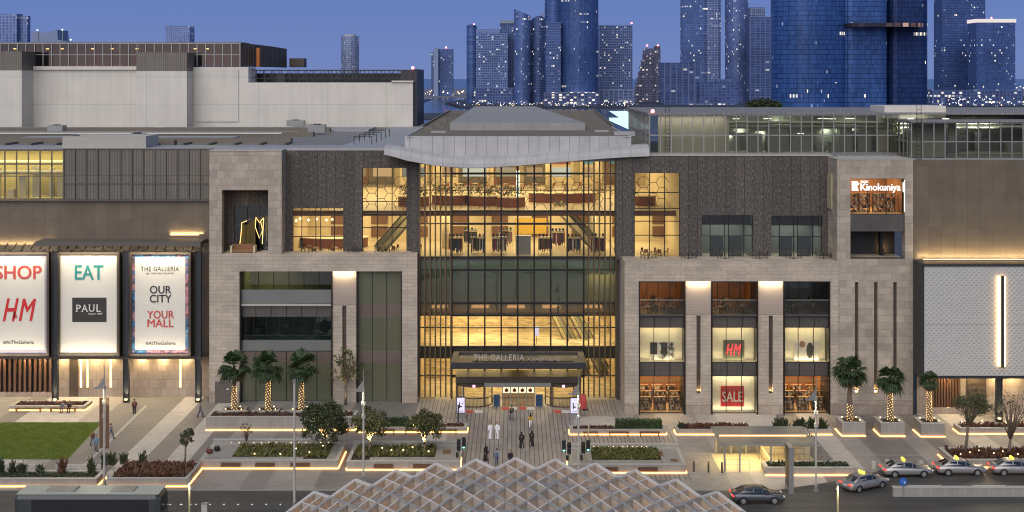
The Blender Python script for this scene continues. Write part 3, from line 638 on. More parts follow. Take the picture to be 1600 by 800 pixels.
# ---- left volume
zq = Zp(312, YBW+.4); zroof = 30.35
xe = Xp(326, YL)-.06
part('bronze_wall', M['bronze'], -85, xe, YBW+.4, YBW+.8, 5.2, zq)
xm = Xp(97.5, YBW)
lw_ = part('louvre_wall', M['bronze_light'], xm, xe-.4, YBW+.45, YBW+.8, zq, zroof)
fr = MB()
n_ = 13
for i in range(n_+1): x = xm+(xe-.4-xm)*i/n_; fr.box(x-.06, x+.06, YBW+.3, YBW+.448, zq, zroof)
for z in (zq+.06, zq+2.0, zroof-.06): fr.box(xm, xe-.4, YBW+.34, YBW+.446, z-.05, z+.05)
fr.build('louvre_frame', M['greymetal'], lw_)
part('side_return', M['dark_reveal'] if 'dark_reveal' in M else M['charcoal'], xe-.4, xe, YBW+.2, YBW+.8, zq, zroof)
# glazed plant room lit yellow
glazing(-85, xm, zq+.1, zroof-.2, YBW+.4, 20, (zq+2.9,), M['glass'], M['greymetal'], w=.14, vs=[xm-1.44*i for i in range(19, -1, -1)])
room(-85, xm, YBW+.7, YBW+5.5, zq, zroof-.12, M['lime'], M['lime'], M['lime'], 0)
area(xm-12, YBW+2.5, zroof-.25, 24, 3, 1150, (1, .82, .36))
eq = MB(); rr = random.Random(5)
for i in range(16):
    x = xm-1.5-i*1.5; h = rr.uniform(1, 4.6); y_ = rr.uniform(2.2, 4.2); eq.box(x-rr.uniform(.2, .6), x+rr.uniform(.2, .5), YBW+y_, YBW+y_+.6, zq, zq+h)
for z in (zq+3.2, zq+4.4): eq.tube([(xm-.5, YBW+2.6, z), (xm-24, YBW+2.6, z)], .28, 8)
part('plant_equipment', M['conctop'], mb=eq)
part('louvre_soffit', M['greymetal'], -85, xe, YBW-.2, YBW+.39, zq-.12, zq-.02)
# base wall behind the columns
zb1 = 5.2
LQ = rect(-200, 81.5, 556, 613, YBW)
part('stone_base_wall', M['stone_base'], mb=MB().holed(-85, Xp(327, YBW), 0, zb1, YBW, YBW+.35, [(LQ[0], LQ[1], LQ[2], LQ[3])]))
lv = MB(); x = LQ[1]-.25
while x > -72: lv.box(x-.14, x+.14, YBW+.02, YBW+.3, LQ[2], LQ[3]); x -= .62
part('louvre', M['wood'], mb=lv); part('louvre_backing', M['black'], -72, LQ[1], YBW+.36, YBW+.4, LQ[2], LQ[3])
part('soffit', M['brown'], -85, xe, YBW-2.6, YBW-.0, zb1+.003, zb1+.2)
q = rect(108.5, 122.5, 556, 620, YBW); part('service_door', M['brown'], q[0], q[1], YBW-.05, YBW-.003, .02, q[3])
for px in (126.5, 137, 173, 282): part('strip_light', M['ledbright'], Xp(px, YBW)-.09, Xp(px, YBW)+.09, YBW-.06, YBW-.005, Zp(605, YBW), zb1-.05)
for px in (0, 40, 70, 100, 126, 150, 173, 222, 255, 290): washer(Xp(px, YBW), YBW, zb1, 75)
for px in (86.5, 197.5, 310): column(Xp(px, 146.4), 146.4, 18.2); washer(Xp(px+11, 146.4), 146.9, zb1, 20)
part('canopy_louvre', M['greymetal'], mb=(lambda m: [m.box(Xp(57, 146), Xp(315, 146), 145.6+i*.3, 145.6+i*.3+.2, 19.3, 19.42) for i in range(10)] and m.box(Xp(57, 146), Xp(315, 146), 145.45, 145.58, 18.9, 19.4).box(Xp(57, 146), Xp(57, 146)+.1, 145.58, YBW+.4, 18.9, 19.25).box(Xp(315, 146)-.1, Xp(315, 146), 145.58, YBW+.4, 18.9, 19.25))(MB()))
part('cove_light', M['ledbright'], Xp(265, YBW), Xp(310, YBW), YBW+.2, YBW+.3, 19.75, 19.85); area(Xp(290, YBW), YBW+.2, 19.9, 4, .1, 40, (1, .74, .36), rx=PI-.4)
area(Xp(25, YBW), YBW+.0, 18.6, 9, .15, 90, (1, .74, .36), rx=PI-.4)
br = MB()
for i in range(26): x = Xp(-40+i*14, 147); br.bar((x, 148.9, 18.75), (x+.35, 146.9, 18.3), .12)
part('bracket', M['brown'], mb=br)
# ---------------------------------------------------------------- glass entrance front
gx0, gx1, cx0, cx1 = Xp(655, YG), Xp(963, YG), Xp(706, YG), Xp(912, YG)
zF1, zC1, zF3, zC3, zF4, zC4 = Zp(542, YG), Zp(492.5, YG), Zp(402, YG), Zp(349.5, YG), Zp(335, YG), 29.6
ztop = 29.7
cols = [cx0+(cx1-cx0)*i/8 for i in range(9)]
rows = [Zp(v, YG) for v in (587, 542, 511.6, 492.5, 473.5, 421.5, 402, 349.5, 330, 297, 271)]
thin = {Zp(511.6, YG), Zp(297, YG)}
cw = MB()
for x in cols: cw.box(x-.095, x+.095, YG-.22, YG+.12, 0 if x in (cols[0], cols[-1]) else 3.2, ztop)
for z in rows:
    h = .04 if z in thin else .10
    for a, b in zip(cols[:-1], cols[1:]): cw.box(a+.095, b-.095, YG-.16, YG+.1, z-h*1.25, z+h*1.25)
    for a, b in ((gx0, cols[0]), (cols[-1], gx1)): cw.box(a, b-.076 if b == cols[0] else b, YG-.06, YG+.1, z-.06, z+.06)
cwo = cw.build('curtain_wall', M['frame'], mall)
for side in (0, 1):
    f = MB(); a, b = ((gx0, cx0) if side == 0 else (cx1, gx1))
    for i in range(7 if side == 0 else 6):
        x = a+.12+(b-a-.2)*i/6 if side == 0 else a+(b-a)*(i+1)/6-.1
        f.box(x-.08, x+.08, YG-.75, YG-.24, .35, ztop)
    f.build('fin', M['bronzebar'], cwo)
p = MB()
for za, zb_ in ((0, zC1), (zF3, ztop)): p.quad((gx0, YG+.02, za), (gx1, YG+.02, za), (gx1, YG+.02, zb_), (gx0, YG+.02, zb_))
p.build('pane', M['glass'], cwo)
p = MB(); p.quad((gx0, YG+.02, zC1), (gx1, YG+.02, zC1), (gx1, YG+.02, zF3), (gx0, YG+.02, zF3)); p.build('tinted_pane', glass('tinted glass', (.66, .72, .64), .10), cwo)
area((gx0+gx1)/2, YG+.8, zF3-.45, gx1-gx0-1, .5, 60, (.9, 1, .85)); part('frosted_backing', M['frost'], gx0, gx1, YG+1.6, YG+1.7, zC1-.1, zF3-.3)
wq = rect(917, 961, 424, 471, YG+1.5); part('lit_panel', M['lime'], wq[0], wq[1], YG+1.48, YG+1.58, wq[2], wq[3]); area((wq[0]+wq[1])/2, YG+.9, wq[3]-.1, 3, .3, 25, (1, .8, .45), rx=-.3)
jm = MB()
for x in cols[1:-1]: jm.box(x-.04, x+.04, YG+1.55, YG+1.598, zC1, zF3-.3)
part('backing_joint', M['frame'], mb=jm)
for za, zb_, nm in ((zF1-1.1, zF1, 'slab_edge'), (zF3-.35, zF3, 'slab_edge'), (zC1, zC1+.3, 'slab_edge')):
    part(nm, M['spandrel'], gx0+.1, gx1-.1, YG+.15, YG+.6, za, zb_)
for a, b in ((gx0, cx0-.08), (cx1+.08, gx1)): part('spandrel', M['spandrel'], a, b, YG+.04, YG+.12, Zp(560, YG), zF1-.06)
part('dark_jamb', M['dark'], mb=MB().box(gx0-.9, gx0, YG-.5, YG+.3, zl1, zd).box(gx1, gx1+.35, YG-.6, YG+.3, 0, zdr).box(gx0-.4, gx0, YG-.3, YG+.3, 0, zl1-.1))
# lower lobby F0 and first floor F1
for z0, z1, yb, wt, nm in ((0, zF1-.6, YG+10, 1000, 'lobby'), (zF1, zC1, YG+9, 1150, 'gallery')):
    room(gx0+.05, gx1-.05, YG+.62, yb, z0, z1, M['trav'], M['travfloor'], M['ceil'], wt, (1, .79, .41), nm, 2)
# upper hall F3 / F4 (behind the dark walls and the glass)
HX0, HX1 = Xp(450, YDL), Xp(1068, YDR)
part('hall_floor', M['floor'], mb=MB().box(HX0, gx1+.2, YDL+.55, 164, zF3-.3, zF3-.0).box(gx1+.3, HX1, YDR+.55, 164, zF3-.3, zF3))
part('hall_wall', M['cream'], mb=MB().box(HX0, HX1, 163.5, 163.8, zF3, zC3+.5).box(HX0-.2, HX0, YDL+.55, 190, zF3, zC4).box(HX1, HX1+.2, YDR+.55, 190, zF3, zC4).box(HX0, HX1, 190, 190.2, zF4, zC4))
part('upper_floor', M['floor'], HX0, HX1, 152.2, 190, zF4-.12, zF4)
part('upper_ceiling', M['ceil'], mb=MB().box(HX0, gx1+.3, YDL+.55, 190, zC4, zC4+.2).box(gx1+.31, HX1, YDR+.55, 190, zC4+.003, zC4+.2))
part('store_ceiling', M['ceil'], HX0, HX1, 152.2, 163.4, zC3+.55, zF4-.13)
part('slab_edge', M['wood'], HX0, HX1, 151.9, 152.19, zC3+.5, zF4+.02)
for i in range(4): area(HX0+(HX1-HX0)*(i+.5)/4, 158, zC3+.5, 9, 9, 540, (1, .80, .43))
for i in range(4): area(HX0+(HX1-HX0)*(i+.5)/4, 172, zC4-.1, 9, 26, 1500, (1, .80, .43))
for i in range(3): area(gx0+(gx1-gx0)*(i+.5)/3, 150.4, zC4-.1, 6, 2.2, 150, (1, .80, .43))
hx = MB(); r_ = .78
for i in range(int((HX1-HX0)/(1.5*r_))):
    for j in range(3):
        cx_ = HX0+.5+i*1.5*r_; cz_ = zF4+.2+j*r_*1.732+(r_*.866 if i % 2 else 0)
        for k in range(3 if R.random() < .9 else 2):
            a, b = k*PI/3, (k+1)*PI/3
            hx.bar((cx_+r_*math.cos(a), 151.8, cz_+r_*math.sin(a)), (cx_+r_*math.cos(b), 151.8, cz_+r_*math.sin(b)), .065)
part('hexagon_screen', M['brown'], mb=hx)
rg_ = MB(); 
for k in range(24):
    a, b = 2*PI*k/24, 2*PI*(k+1)/24
    rg_.bar((9.5+3.3*math.cos(a), 153+2.3*math.sin(a), zC4-.5), (9.5+3.3*math.cos(b), 153+2.3*math.sin(b), zC4-.5), .5, .7)
part('ceiling_ring', emis('ring light', (1, .80, .45), 1.3), mb=rg_)
hc = MB()
for x in (HX0+6, -10.5, -3.5, 4.5, 11.0, 16): hc.lathe((x, 166, zF4), [(.45, 0), (.45, zC4-zF4)], 12)
for x in (-9, 9.8): hc.lathe((x, 156, zF3), [(.5, 0), (.5, zC3-zF3+.5)], 12)
part('hall_column', M['cream'], mb=hc, smooth=True)
part('info_pillar', M['coolamp'], mb=MB().box(.05, .5, 160, 160.3, zF4, zF4+4.4))
# food court shopfronts, glowing panels added to lift the dim wall; ceiling lamps
rr = random.Random(17); x = HX0+1.0; k_ = 0
while x < HX1-4:
    wd_ = rr.uniform(3.2, 4.6); o = part('food_kiosk', M[rr.choice(['brown', 'cream', 'wood', 'greymetal'])], mb=MB().holed(x, x+wd_, zF4+.02, zF4+4.6, 189.2, 189.6, [(x+.35, x+wd_-.35, zF4+1.2, zF4+2.7)]))
    MB().box(x+.4, x+wd_-.4, 189.62, 189.9, zF4+1.25, zF4+2.65).build('added_glow_window', emis('added kiosk glow %d' % k_, rr.choice([(1, .82, .5), (1, .65, .3), (.95, .95, .8)]), rr.uniform(.12, .4)), o)
    MB().box(x+.5, x+wd_-.5, 189.1, 189.18, zF4+3.2, zF4+4.1).build('added_glow_panel', emis('menu %d' % k_, rr.choice([(1, .3, .2), (1, .9, .7), (.4, .8, .7), (1, .6, .1)]), rr.uniform(.15, .5)), o)
    x += wd_+rr.uniform(.2, 1.2); k_ += 1
dl = MB()
for i in range(13):
    for j in range(5): dl.lathe((HX0+2+i*(HX1-HX0-4)/12, 156+j*7.5, zC4-.06), [(.2, 0), (.2, .05)], 8)
    for j in range(3): dl.lathe((HX0+2+i*(HX1-HX0-4)/12, 154+j*3.5, zC3+.48), [(.16, 0), (.16, .05)], 8)
part('downlight', M['lamp'], mb=dl)
wn = MB()
for i in range(9):
    for j in range(2): wn.box(HX0+3+i*5.4, HX0+5.2+i*5.4, 163.35, 163.48, zF3+.5+j*1.7, zF3+1.9+j*1.7)
part('wall_shelving', M['wood'], mb=wn)
# escalators
def escalator(x0, y0, z0, x1, y1, z1, wd=1.2):
    a, b = Vector((x0, y0, z0)), Vector((x1, y1, z1)); d = (b-a); s = Vector((d.y, -d.x, 0)).normalized()*wd/2
    o = part('escalator', M['greymetal'], mb=MB().bar(a-Vector((0, 0, .2)), b-Vector((0, 0, .2)), wd, .5))
    for sg in (-1, 1):
        MB().bar(a+s*sg+Vector((0, 0, .9)), b+s*sg+Vector((0, 0, .9)), .12).build('handrail', M['black'], o)
        MB().bar(a+s*sg+Vector((0, 0, .45)), b+s*sg+Vector((0, 0, .45)), .05, .75).build('balustrade', M['lime'], o)
escalator(10.5, 153.0, zF3, 5.4, 158.5, zF4); escalator(8.6, 149.6, 2.6, 4.2, 156, zC1+.6); escalator(10.9, 149.6, 2.6, 6.4, 156, zC1+.6)
escalator(-17.2, 152.6, zF3, -12.5, 157.5, zF4)
# entrance canopy
YC = 141.6; ck0, ck1 = Xp(704.5, YC), Xp(915.5, YC); zk = Zp(566.5, YC)
cn = MB().box(ck0, ck1, YC, YC+.35, zk-.72, zk).box(ck0, ck0+.7, YC+.35, YG-.25, zk-.5, zk).box(ck1-.7, ck1, YC+.35, YG-.25, zk-.5, zk).box(ck0+.7, ck1-.7, YC+.35, YC+2.3, zk-.5, zk-.006).box(ck0+.7, ck1-.7, YG-1.0, YG-.25, zk-.5, zk-.006)
can = cn.build('entrance_canopy', plain('dark canopy bronze', (.06, .05, .042), .6), mall)
MB().box(ck0+.7, ck1-.7, YC+2.3, YG-1.0, zk-.5, zk-.28).build('canopy_tray', M['charcoal'], can)
MB().box(ck0-.02, ck1+.02, YC-.06, YC-.003, zk-.74, zk+.01).build('fascia_board', M['charcoal'], can)
MB().box(ck0+.2, ck1-.2, YC+.3, YG-.3, zk-.62, zk-.504).build('soffit', M['ceil'], can)
text('THE GALLERIA', Xp(779.5, YC), YC+.35, zk+.5, M['conctop'], can, width=Xp(819, YC)-Xp(740, YC), height=.72, sp=1.1, depth=.08)
text('AL MARYAH ISLAND', Xp(850, YC), YC+.35, zk+.3, M['conctop'], can, width=Xp(876, YC)-Xp(824, YC), height=.32, sp=1.2, depth=.06)
MB().box(Xp(738, YC), Xp(895, YC), YC+.45, YC+.55, zk+.02, zk+.1).build('letter_rail', M['black'], can)
b = MB()
for i in range(10): x = Xp(745+i*13.5, YC); b.box(x-.1, x+.1, YC+.42, YC+.6, zk+.1, zk+.25)
b.build('letter_bracket', M['black'], can)
# entrance lobby projecting from the glass
YV = 144.6; vx0, vx1 = Xp(712, YV), Xp(908, YV); zv = Zp(598, YV)
ves = part('entrance_lobby', M['brown'], mb=MB().box(vx0, vx1, YV-.2, YG-.25, zv, zv+.75))
MB().box(Xp(757, YV), Xp(861, YV), YV-.75, YV-.22, Zp(602.5, YV), Zp(596, YV)).build('lintel', M['steel'], ves)
for c in (Xp(741, YV), Xp(880, YV)):
    pts = [(c+2.1*math.cos(t), YV+1.2-1.9*math.sin(t)) for t in [PI*(i/10) for i in range(11)]]
    g = MB(); f = MB()
    for i, (a, b) in enumerate(zip(pts[:-1], pts[1:])): g.quad((a[0], a[1], .1), (b[0], b[1], .1), (b[0], b[1], zv), (a[0], a[1], zv))
    for i in (0, 3, 7, 10): f.box(pts[i][0]-.07, pts[i][0]+.07, pts[i][1]-.07, pts[i][1]+.07, 0, zv)
    for z in (.08, 1.05):
        for a, b in zip(pts[:-1], pts[1:]): f.bar((*a, z), (*b, z), .1)
    o = f.build('revolving_door', M['brown'], ves); g.build('pane', M['glass'], o)
    MB().lathe((c, YV+1.2, zv-.35), [(2.2, 0), (2.2, .34)], 24).build('drum_ring', M['brown'], o)
    MB().box(c-.15, c+.15, YV-1.05, YV-.98, zv-.3, zv-.02).build('pink_lamp', emis('pink lamp', (1, .35, .6), 2.0), o)
dz = 2.45; ex0, ex1 = Xp(785, YV), Xp(835, YV)
f = MB()
for i in range(5): x = ex0+(ex1-ex0)*i/4; f.box(x-.05, x+.05, YV-.05, YV+.05, 0, dz)
f.box(ex0, ex1, YV-.04, YV+.04, dz-.1, dz)
o = f.build('sliding_door', M['steel'], ves); MB().quad((ex0, YV, 0), (ex1, YV, 0), (ex1, YV, dz), (ex0, YV, dz)).build('pane', M['bronzeglass'], o)
tr = MB().box(ex0, ex1, YV-.03, YV+.06, Zp(614, YV), Zp(603.5, YV)).build('transom_panel', emis('lit cream transom', (1, .82, .52), .7), ves)
bb = MB()
for i in range(4):
    x = ex0+(ex1-ex0)*(.13+.247*i); z = Zp(609.5, YV); bb.lathe((x, YV-.09, z-.22), [(.05, 0), (.2, .1), (.24, .22), (.2, .34), (.06, .42), (.03, .5)], 10)
bb.build('bauble_print', M['maroon'], tr)
for a, b in ((Xp(771, YV), Xp(781, YV)), (Xp(837, YV), Xp(848, YV))): MB().box(a, b, YV-.15, YV+.1, 0, Zp(616, YV)).build('side_leaf', plain('blue door', (.02, .06, .12), .4), ves)
for a in (Xp(757, YV), Xp(861, YV), vx0+.15, vx1-.15): MB().box(a-.13, a+.13, YV-.1, YV+.16, 0, zv).build('post', M['brown'], ves)
MB().quad((Xp(757, YV), YV+.1, dz), (ex0, YV+.1, dz), (ex0, YV+.1, zv), (Xp(757, YV), YV+.1, zv)).quad((ex1, YV+.1, dz), (Xp(861, YV), YV+.1, dz), (Xp(861, YV), YV+.1, zv), (ex1, YV+.1, zv)).build('pane', M['glass'], ves)
area(0, 146, zv-.1, 12, 2, 330, (1, .74, .36))
spot(Xp(797, 144), 144.0, 2.9, 40, 60); spot(Xp(829, 144), 144.0, 2.9, 40, 60)
# ---------------------------------------------------------------- wave fascia and roof
def lerp(t, *pts):
    for (a, va), (b, vb) in zip(pts[:-1], pts[1:]):
        if t <= b:
            k = max(0, (t-a)/(b-a)); k = k*k*(3-2*k) if False else k
            return va+(vb-va)*k
    return pts[-1][1]
def smooth(t, pts):      # Catmull-Rom through (t, v)
    P = pts
    for i in range(len(P)-1):
        if t <= P[i+1][0] or i == len(P)-2:
            p0, p1, p2, p3 = P[max(i-1,0)], P[i], P[i+1], P[min(i+2,len(P)-1)]
            u = min(1, max(0, (t-p1[0])/(p2[0]-p1[0])))
            return .5*((2*p1[1])+(-p0[1]+p2[1])*u+(2*p0[1]-5*p1[1]+4*p2[1]-p3[1])*u*u+(-p0[1]+3*p1[1]-3*p2[1]+p3[1])*u**3)
YF = 144.6
low = [(600, 243), (640, 253), (690, 261), (735, 263.5), (780, 262), (830, 258.5), (900, 252.5), (960, 248), (1015, 245.5)]
mid = [(600, 232), (632, 237), (690, 247), (740, 250), (800, 248), (860, 243), (925, 238.5), (985, 234), (1015, 232.5)]
n = 64; prof = []
for i in range(n+1):
    px = 600+(1015-600)*i/n; x = Xp(px, YF)
    zl, zm = Zp(smooth(px, low), YF), Zp(smooth(px, mid), YF)
    zt_ = zm+.38
    prof.append([(x, YF+3.2, zl+.35), (x, YF+.35, zl+.02), (x, YF+.02, zl+.1), (x, YF+.12, zl+(zm-zl)*.55), (x, YF+.45, zm), (x, YF+1.3, zt_), (x, YF+3.4, zt_+.05)])
m = MB(); k = len(prof[0]); m.add([q for p_ in prof for q in p_], [(i*k+j, (i+1)*k+j, (i+1)*k+j+1, i*k+j+1) for i in range(n) for j in range(k-1)])
m.add(prof[0], [tuple(range(k))]); m.add(prof[-1], [tuple(range(k))[::-1]])
wave = m.build('wave_fascia', M['lip'], mall, False)
rz = Zp(213, 146.0)
fx0, fx1 = Xp(632, 146), Xp(987, 146)
up = MB(); 
for i in range(24):
    a, b = fx0+(fx1-fx0)*i/24, fx0+(fx1-fx0)*(i+1)/24
    f0 = lambda x: 146.0+.7*abs((x-(fx0+fx1)/2)/((fx1-fx0)/2))**3
    up.quad((a, f0(a), zd-1.2), (b, f0(b), zd-1.2), (b, f0(b), rz), (a, f0(a), rz))
    up.quad((a, f0(a), rz), (b, f0(b), rz), (b, f0(b)+.5, rz), (a, f0(a)+.5, rz))
up.box(fx0-.02, fx0+.2, 146.75, 175, 29.9, rz).box(fx1-.2, fx1+.02, 146.75, 175, 29.9, rz)
up.build('upper_fascia', M['fascia'], wave)
part('roof_deck', M['roof'], mb=MB().add([(fx0+.2, 146.5, rz-.1), (fx1-.2, 146.5, rz-.1), (fx1-.2, 175, rz-.1), (fx0+.2, 175, rz-.1), (16.6, 258, rz-.1), (-14, 258, rz-.1), (fx0, 175, rz-.1), (fx1, 175, rz-.1)], [(0,1,2,3), (6,7,4,5)]).box(fx0, fx1, 175, 258, 29.9, rz-.4))
rim = MB().bar((fx0-.1, 175, rz), (-14.1, 258, rz), .3, .4).bar((fx1+.1, 175, rz), (16.7, 258, rz), .3, .4).box(-14.2, 16.8, 258, 258.4, rz-.4, rz+.1)
part('roof_rim', M['roof'], mb=rim)
part('roof_box', M['rooflight'], fx1-1.7, fx1+.9, 151, 152.6, rz-.2, rz+.35)
# skylight hump in the middle of the roof
sy0, sy1 = 165, 240; sx0, sx1 = Xp(703, sy0), Xp(914, sy0); zs0, zs1 = rz-.1, Zp(192, sy0)
sk = MB().add([(sx0, sy0, zs0), (sx1, sy0, zs0), (sx1, sy0, zs1), (sx0, sy0, zs1), (sx0+.8, sy1, zs1+.5), (sx1-5.5, sy1, zs1+.5), (sx0+.8, sy1, zs0), (sx1-1.5, sy1, zs0)], [(0,1,2,3), (3,2,5,4), (0,3,4,6), (1,7,5,2), (6,4,5,7)])
sk.build('skylight', panels('grey skylight cladding', (.30, .29, .28), 2.2, 400., .8, 0, .05, jw=.06, joint=.7), mall)
dt = MB(); rr = random.Random(2)
for i in range(9):
    y = rr.uniform(165, 235); x = rr.choice([-1, 1])*rr.uniform(10.5, 12); part('roof_hatch', M['roof'], x-.6, x+.6, y, y+1.2, rz-.1, rz+rr.uniform(.1, .4))
part('roof_hatch', M['rooflight'], fx0+2.4, fx0+4.3, 157.5, 158.0, rz-.1, rz+.15); part('roof_hatch', M['rooflight'], 10.4, 12.2, 160, 160.6, rz-.1, rz+.15)
# roofs left and right
part('roof_sheet', M['roofgrey'], mb=MB().box(-110, -22.02, 155.5, 222, 29.9, 30.3))
part('roof_strip', M['rooflight'], mb=MB().box(-22, fx0-.05, YDL+.72, 228, 29.9, 30.42).box(-92, -22.02, YDL+.7, 155.4, 30.25, 30.40))
rf = MB()
for y in (162, 180, 196): rf.box(-110, -30, y, y+1.4, 30.3, 31.0)
for x, y in ((-84, 170), (-58, 168), (-36, 166), (-47, 158)): rf.box(x, x+2.6, y, y+1.4, 30.3, 30.9)
part('roof_upstand', M['roof'], mb=rf)
for xa_, xb_, ya_, yb_ in ((-110, -62, 198, 208), (-60, -24, 198, 209), (-108, -34, 183, 192), (-70, -40, 165, 176)): part('roof_panel', M['rooflight'], xa_, xb_, ya_, yb_, 30.3, 30.62)
for i in range(24):
    x = -106+i*3.3; part('roof_rib', M['greymetal'], x, x+.35, 157.5, 161.5, 30.3, 30.55)
for x, y, w_, h_ in ((-96, 178, 3.2, 1.1), (-74, 192, 2.4, .9), (-52, 163, 2.0, .9), (-32, 187, 2.6, 1.2), (-40, 212, 3.0, 1.0)):
    o = part('roof_unit', M['steel'], x, x+w_, y, y+1.8, 30.62, 30.62+h_); MB().lathe((x+w_*.5, y+.9, 30.62+h_), [(.6, 0), (.6, .12), (.1, .14)], 12).build('fan_cover', M['charcoal'], o)
part('roof_pipe', M['alu'], mb=MB().tube([(-104, 176.8, 30.9), (-34, 176.8, 30.9)], .2, 6))
part('rooflight', M['lime'], mb=MB().box(-41, -36, 152.5, 154.5, 30.33, 30.42).box(-58, -53, 152.5, 154.5, 30.33, 30.42))
rl = MB()
for i in range(5):
    y = 157+i*5.5
    for x in (-20.9, -18.6): rl.tube([(x, y, 30.4), (x, y, 31.5)], .05, 5)
    rl.tube([(-20.9, y, 31.5), (-18.6, y, 31.5)], .05, 5)
part('roof_railing', M['frame'], mb=rl)
pb0, pb1 = Xp(97.5, 150), Xp(228, 150)
part('roof_parapet_box', M['conctop'], mb=MB().holed(pb0, pb1, 30.35, Zp(213, 150), 150, 150.3, []).box(pb0, pb0+.3, 150.3, 155, 30.35, Zp(213, 150)).box(pb1-.3, pb1, 150.3, 155, 30.35, Zp(213, 150)).box(pb0, pb1, 155, 155.3, 30.35, Zp(213, 150)))
# ---- glass penthouse on the right
def pent(x0, x1, y0, y1, z0, z1, lit, mach, side=None, seed=1):
    nx = max(1, round((x1-x0)/1.32)); f = MB(); zm = z0+(z1-z0)*.47
    for i in range(nx+1): x = x0+(x1-x0)*i/nx; f.box(x-.06, x+.06, y0-.08, y0+.08, z0, z1)
    for z in (z0+.06, zm, z1-.06): f.box(x0, x1, y0-.06, y0+.06, z-.06, z+.06)
    if side is not None:
        ny = max(1, round((y1-y0)/1.5))
        for i in range(1, ny+1): y = y0+(y1-y0)*i/ny; f.box(side-.06, side+.06, y-.06, y+.06, z0, z1)
        for z in (z0+.06, zm, z1-.06): f.box(side-.05, side+.05, y0, y1, z-.06, z+.06)
    o = f.build('penthouse_frame', M['alu'], mall)
    g = MB().quad((x0, y0+.01, z0), (x1, y0+.01, z0), (x1, y0+.01, z1), (x0, y0+.01, z1))
    if side is not None: g.quad((side, y1, z0), (side, y0, z0), (side, y0, z1), (side, y1, z1))
    g.build('pane', M['greenglass'], o)
    return o
PY = 147.0; pz0, pz1 = Zp(240, PY), Zp(179, PY); pxa, pxb, pxc = Xp(1015, PY), Xp(1296, PY), Xp(1404, PY)
pent(pxa, pxc, PY, 174, pz0, pz1, 1, 1, side=pxa)
PZ = 141.9; qz0, qz1 = Zp(248.5, PZ), Zp(191, PZ); pxd = Xp(1424, PZ)
pent(pxd, 80, PZ, 152, qz0, qz1, 1, 1, side=pxd)
part('penthouse_roof', M['roofgrey'], mb=MB().box(pxa-.2, 90, PY-.2, 176, pz1, pz1+.18).box(pxd-.2, 90, PZ-.2, PY-.21, qz1, qz1+.18))
part('penthouse_floor', M['rooflight'], mb=MB().box(pxa, 90, YDR+1.9, 176, pz0-.5, pz0-.02).box(xb1+.1, 90, PZ-.2, YDR+1.89, qz0-.4, qz0-.02))
part('penthouse_wall', M['dimwall'], mb=MB().box(Xp(1145, PY), 90, 153.6, 153.8, pz0, pz1))
part('penthouse_lining', M['conctop'], mb=MB().box(pxa+1.2, Xp(1143, PY), 148.6, 148.8, pz0, pz1).box(Xp(1385, PY), Xp(1430, PY), 151, 151.3, pz0, pz1).box(pxd+.8, pxd+5.2, 145.2, 145.4, qz0, qz1).box(pxd+5.3, pxd+6.2, 144.6, 144.8, qz0+2, qz1))
mc = MB(); rr = random.Random(11); x = Xp(1150, PY)
while x < 80:
    wd_ = rr.uniform(.8, 2.6); hh = rr.uniform(.6, 3.4); yy = rr.uniform(149.2, 153.5); mc.box(x, x+wd_, yy, yy+1.2, pz0, pz0+hh); x += wd_+rr.uniform(.1, .9)
for z in (pz0+3.6, pz0+3.1): mc.tube([(Xp(1145, PY), 150.5, z), (80, 150.5, z)], .22, 8)
part('plant_equipment', M['steel'], mb=mc)
area((pxa+Xp(1143, PY))/2, 147.8, pz1-.15, 9, .8, 75, (1, .92, .8)); rr = random.Random(14)
for px in (1152, 1172, 1206, 1232, 1252, 1312, 1336, 1352): area(Xp(px, PY), 153.2, pz0+rr.uniform(1.6, 4.2), .8, .5, 24, (.95, 1, .76), rx=rr.choice((.3, PI-.3)))
for px in (1449, 1466, 1511, 1535, 1566, 1590): area(Xp(px, PZ), 149.6, qz0+2.9, 1.2, .4, 36, (.97, 1, .78), rx=PI-.3)
ml = MB(); rr = random.Random(4)
for i in range(16): x = rr.uniform(Xp(1150, PY), 78); y = rr.uniform(148.5, 150); z = rr.choice([pz0+2.3, pz0+4.1]); ml.box(x-.4, x+.4, y, y+.12, z, z+.09)
part('tube_lamp', M['coolamp'], mb=ml)
area(Xp(1215, PY), 151.5, pz1-.2, 12, 5, 90, (.95, 1, .8)); area(Xp(1350, PY), 151, pz1-.2, 7, 4, 45, (.95, 1, .8)); area(64, 149, qz1-.2, 22, 3, 90, (.95, 1, .8))
for xx in (Xp(1044, PY-.3), Xp(1436, PZ-.3)):
    ld_ = MB(); zz0, zz1 = (pz0, pz1+1) if xx < 40 else (qz0, qz1+2)
    yy = PY+.6 if xx < 40 else PZ-.3
    for dx in (-.25, .25): ld_.tube([(xx+dx, yy, zz0), (xx+dx, yy, zz1)], .035, 5)
    for i in range(12): z = zz0+(zz1-zz0)*i/12; ld_.tube([(xx-.25, yy, z), (xx+.25, yy, z)], .025, 5)
    part('access_ladder', M['frame'], mb=ld_)
part('roof_box', M['white'], Xp(1382, 150), Xp(1478, 150), 150, 156, qz1+.18, Zp(165.5, 150))
part('beacon', M['redlamp'], mb=MB().ball((Xp(1020, PY), PY+.2, pz1+.4), .22)); 
# small glowing glass roof behind, between roofs
part('atrium_rooflight', emis('cold lit rooflight', (.6, .9, 1), .75), mb=MB().add([(19.8, 215, 31.0), (22.4, 215, 31.0), (23.6, 258, 32.0), (19.8, 258, 32.0)], [(0, 1, 2, 3)]).box(19.8, 23.6, 215, 258, 30.0, 30.6))
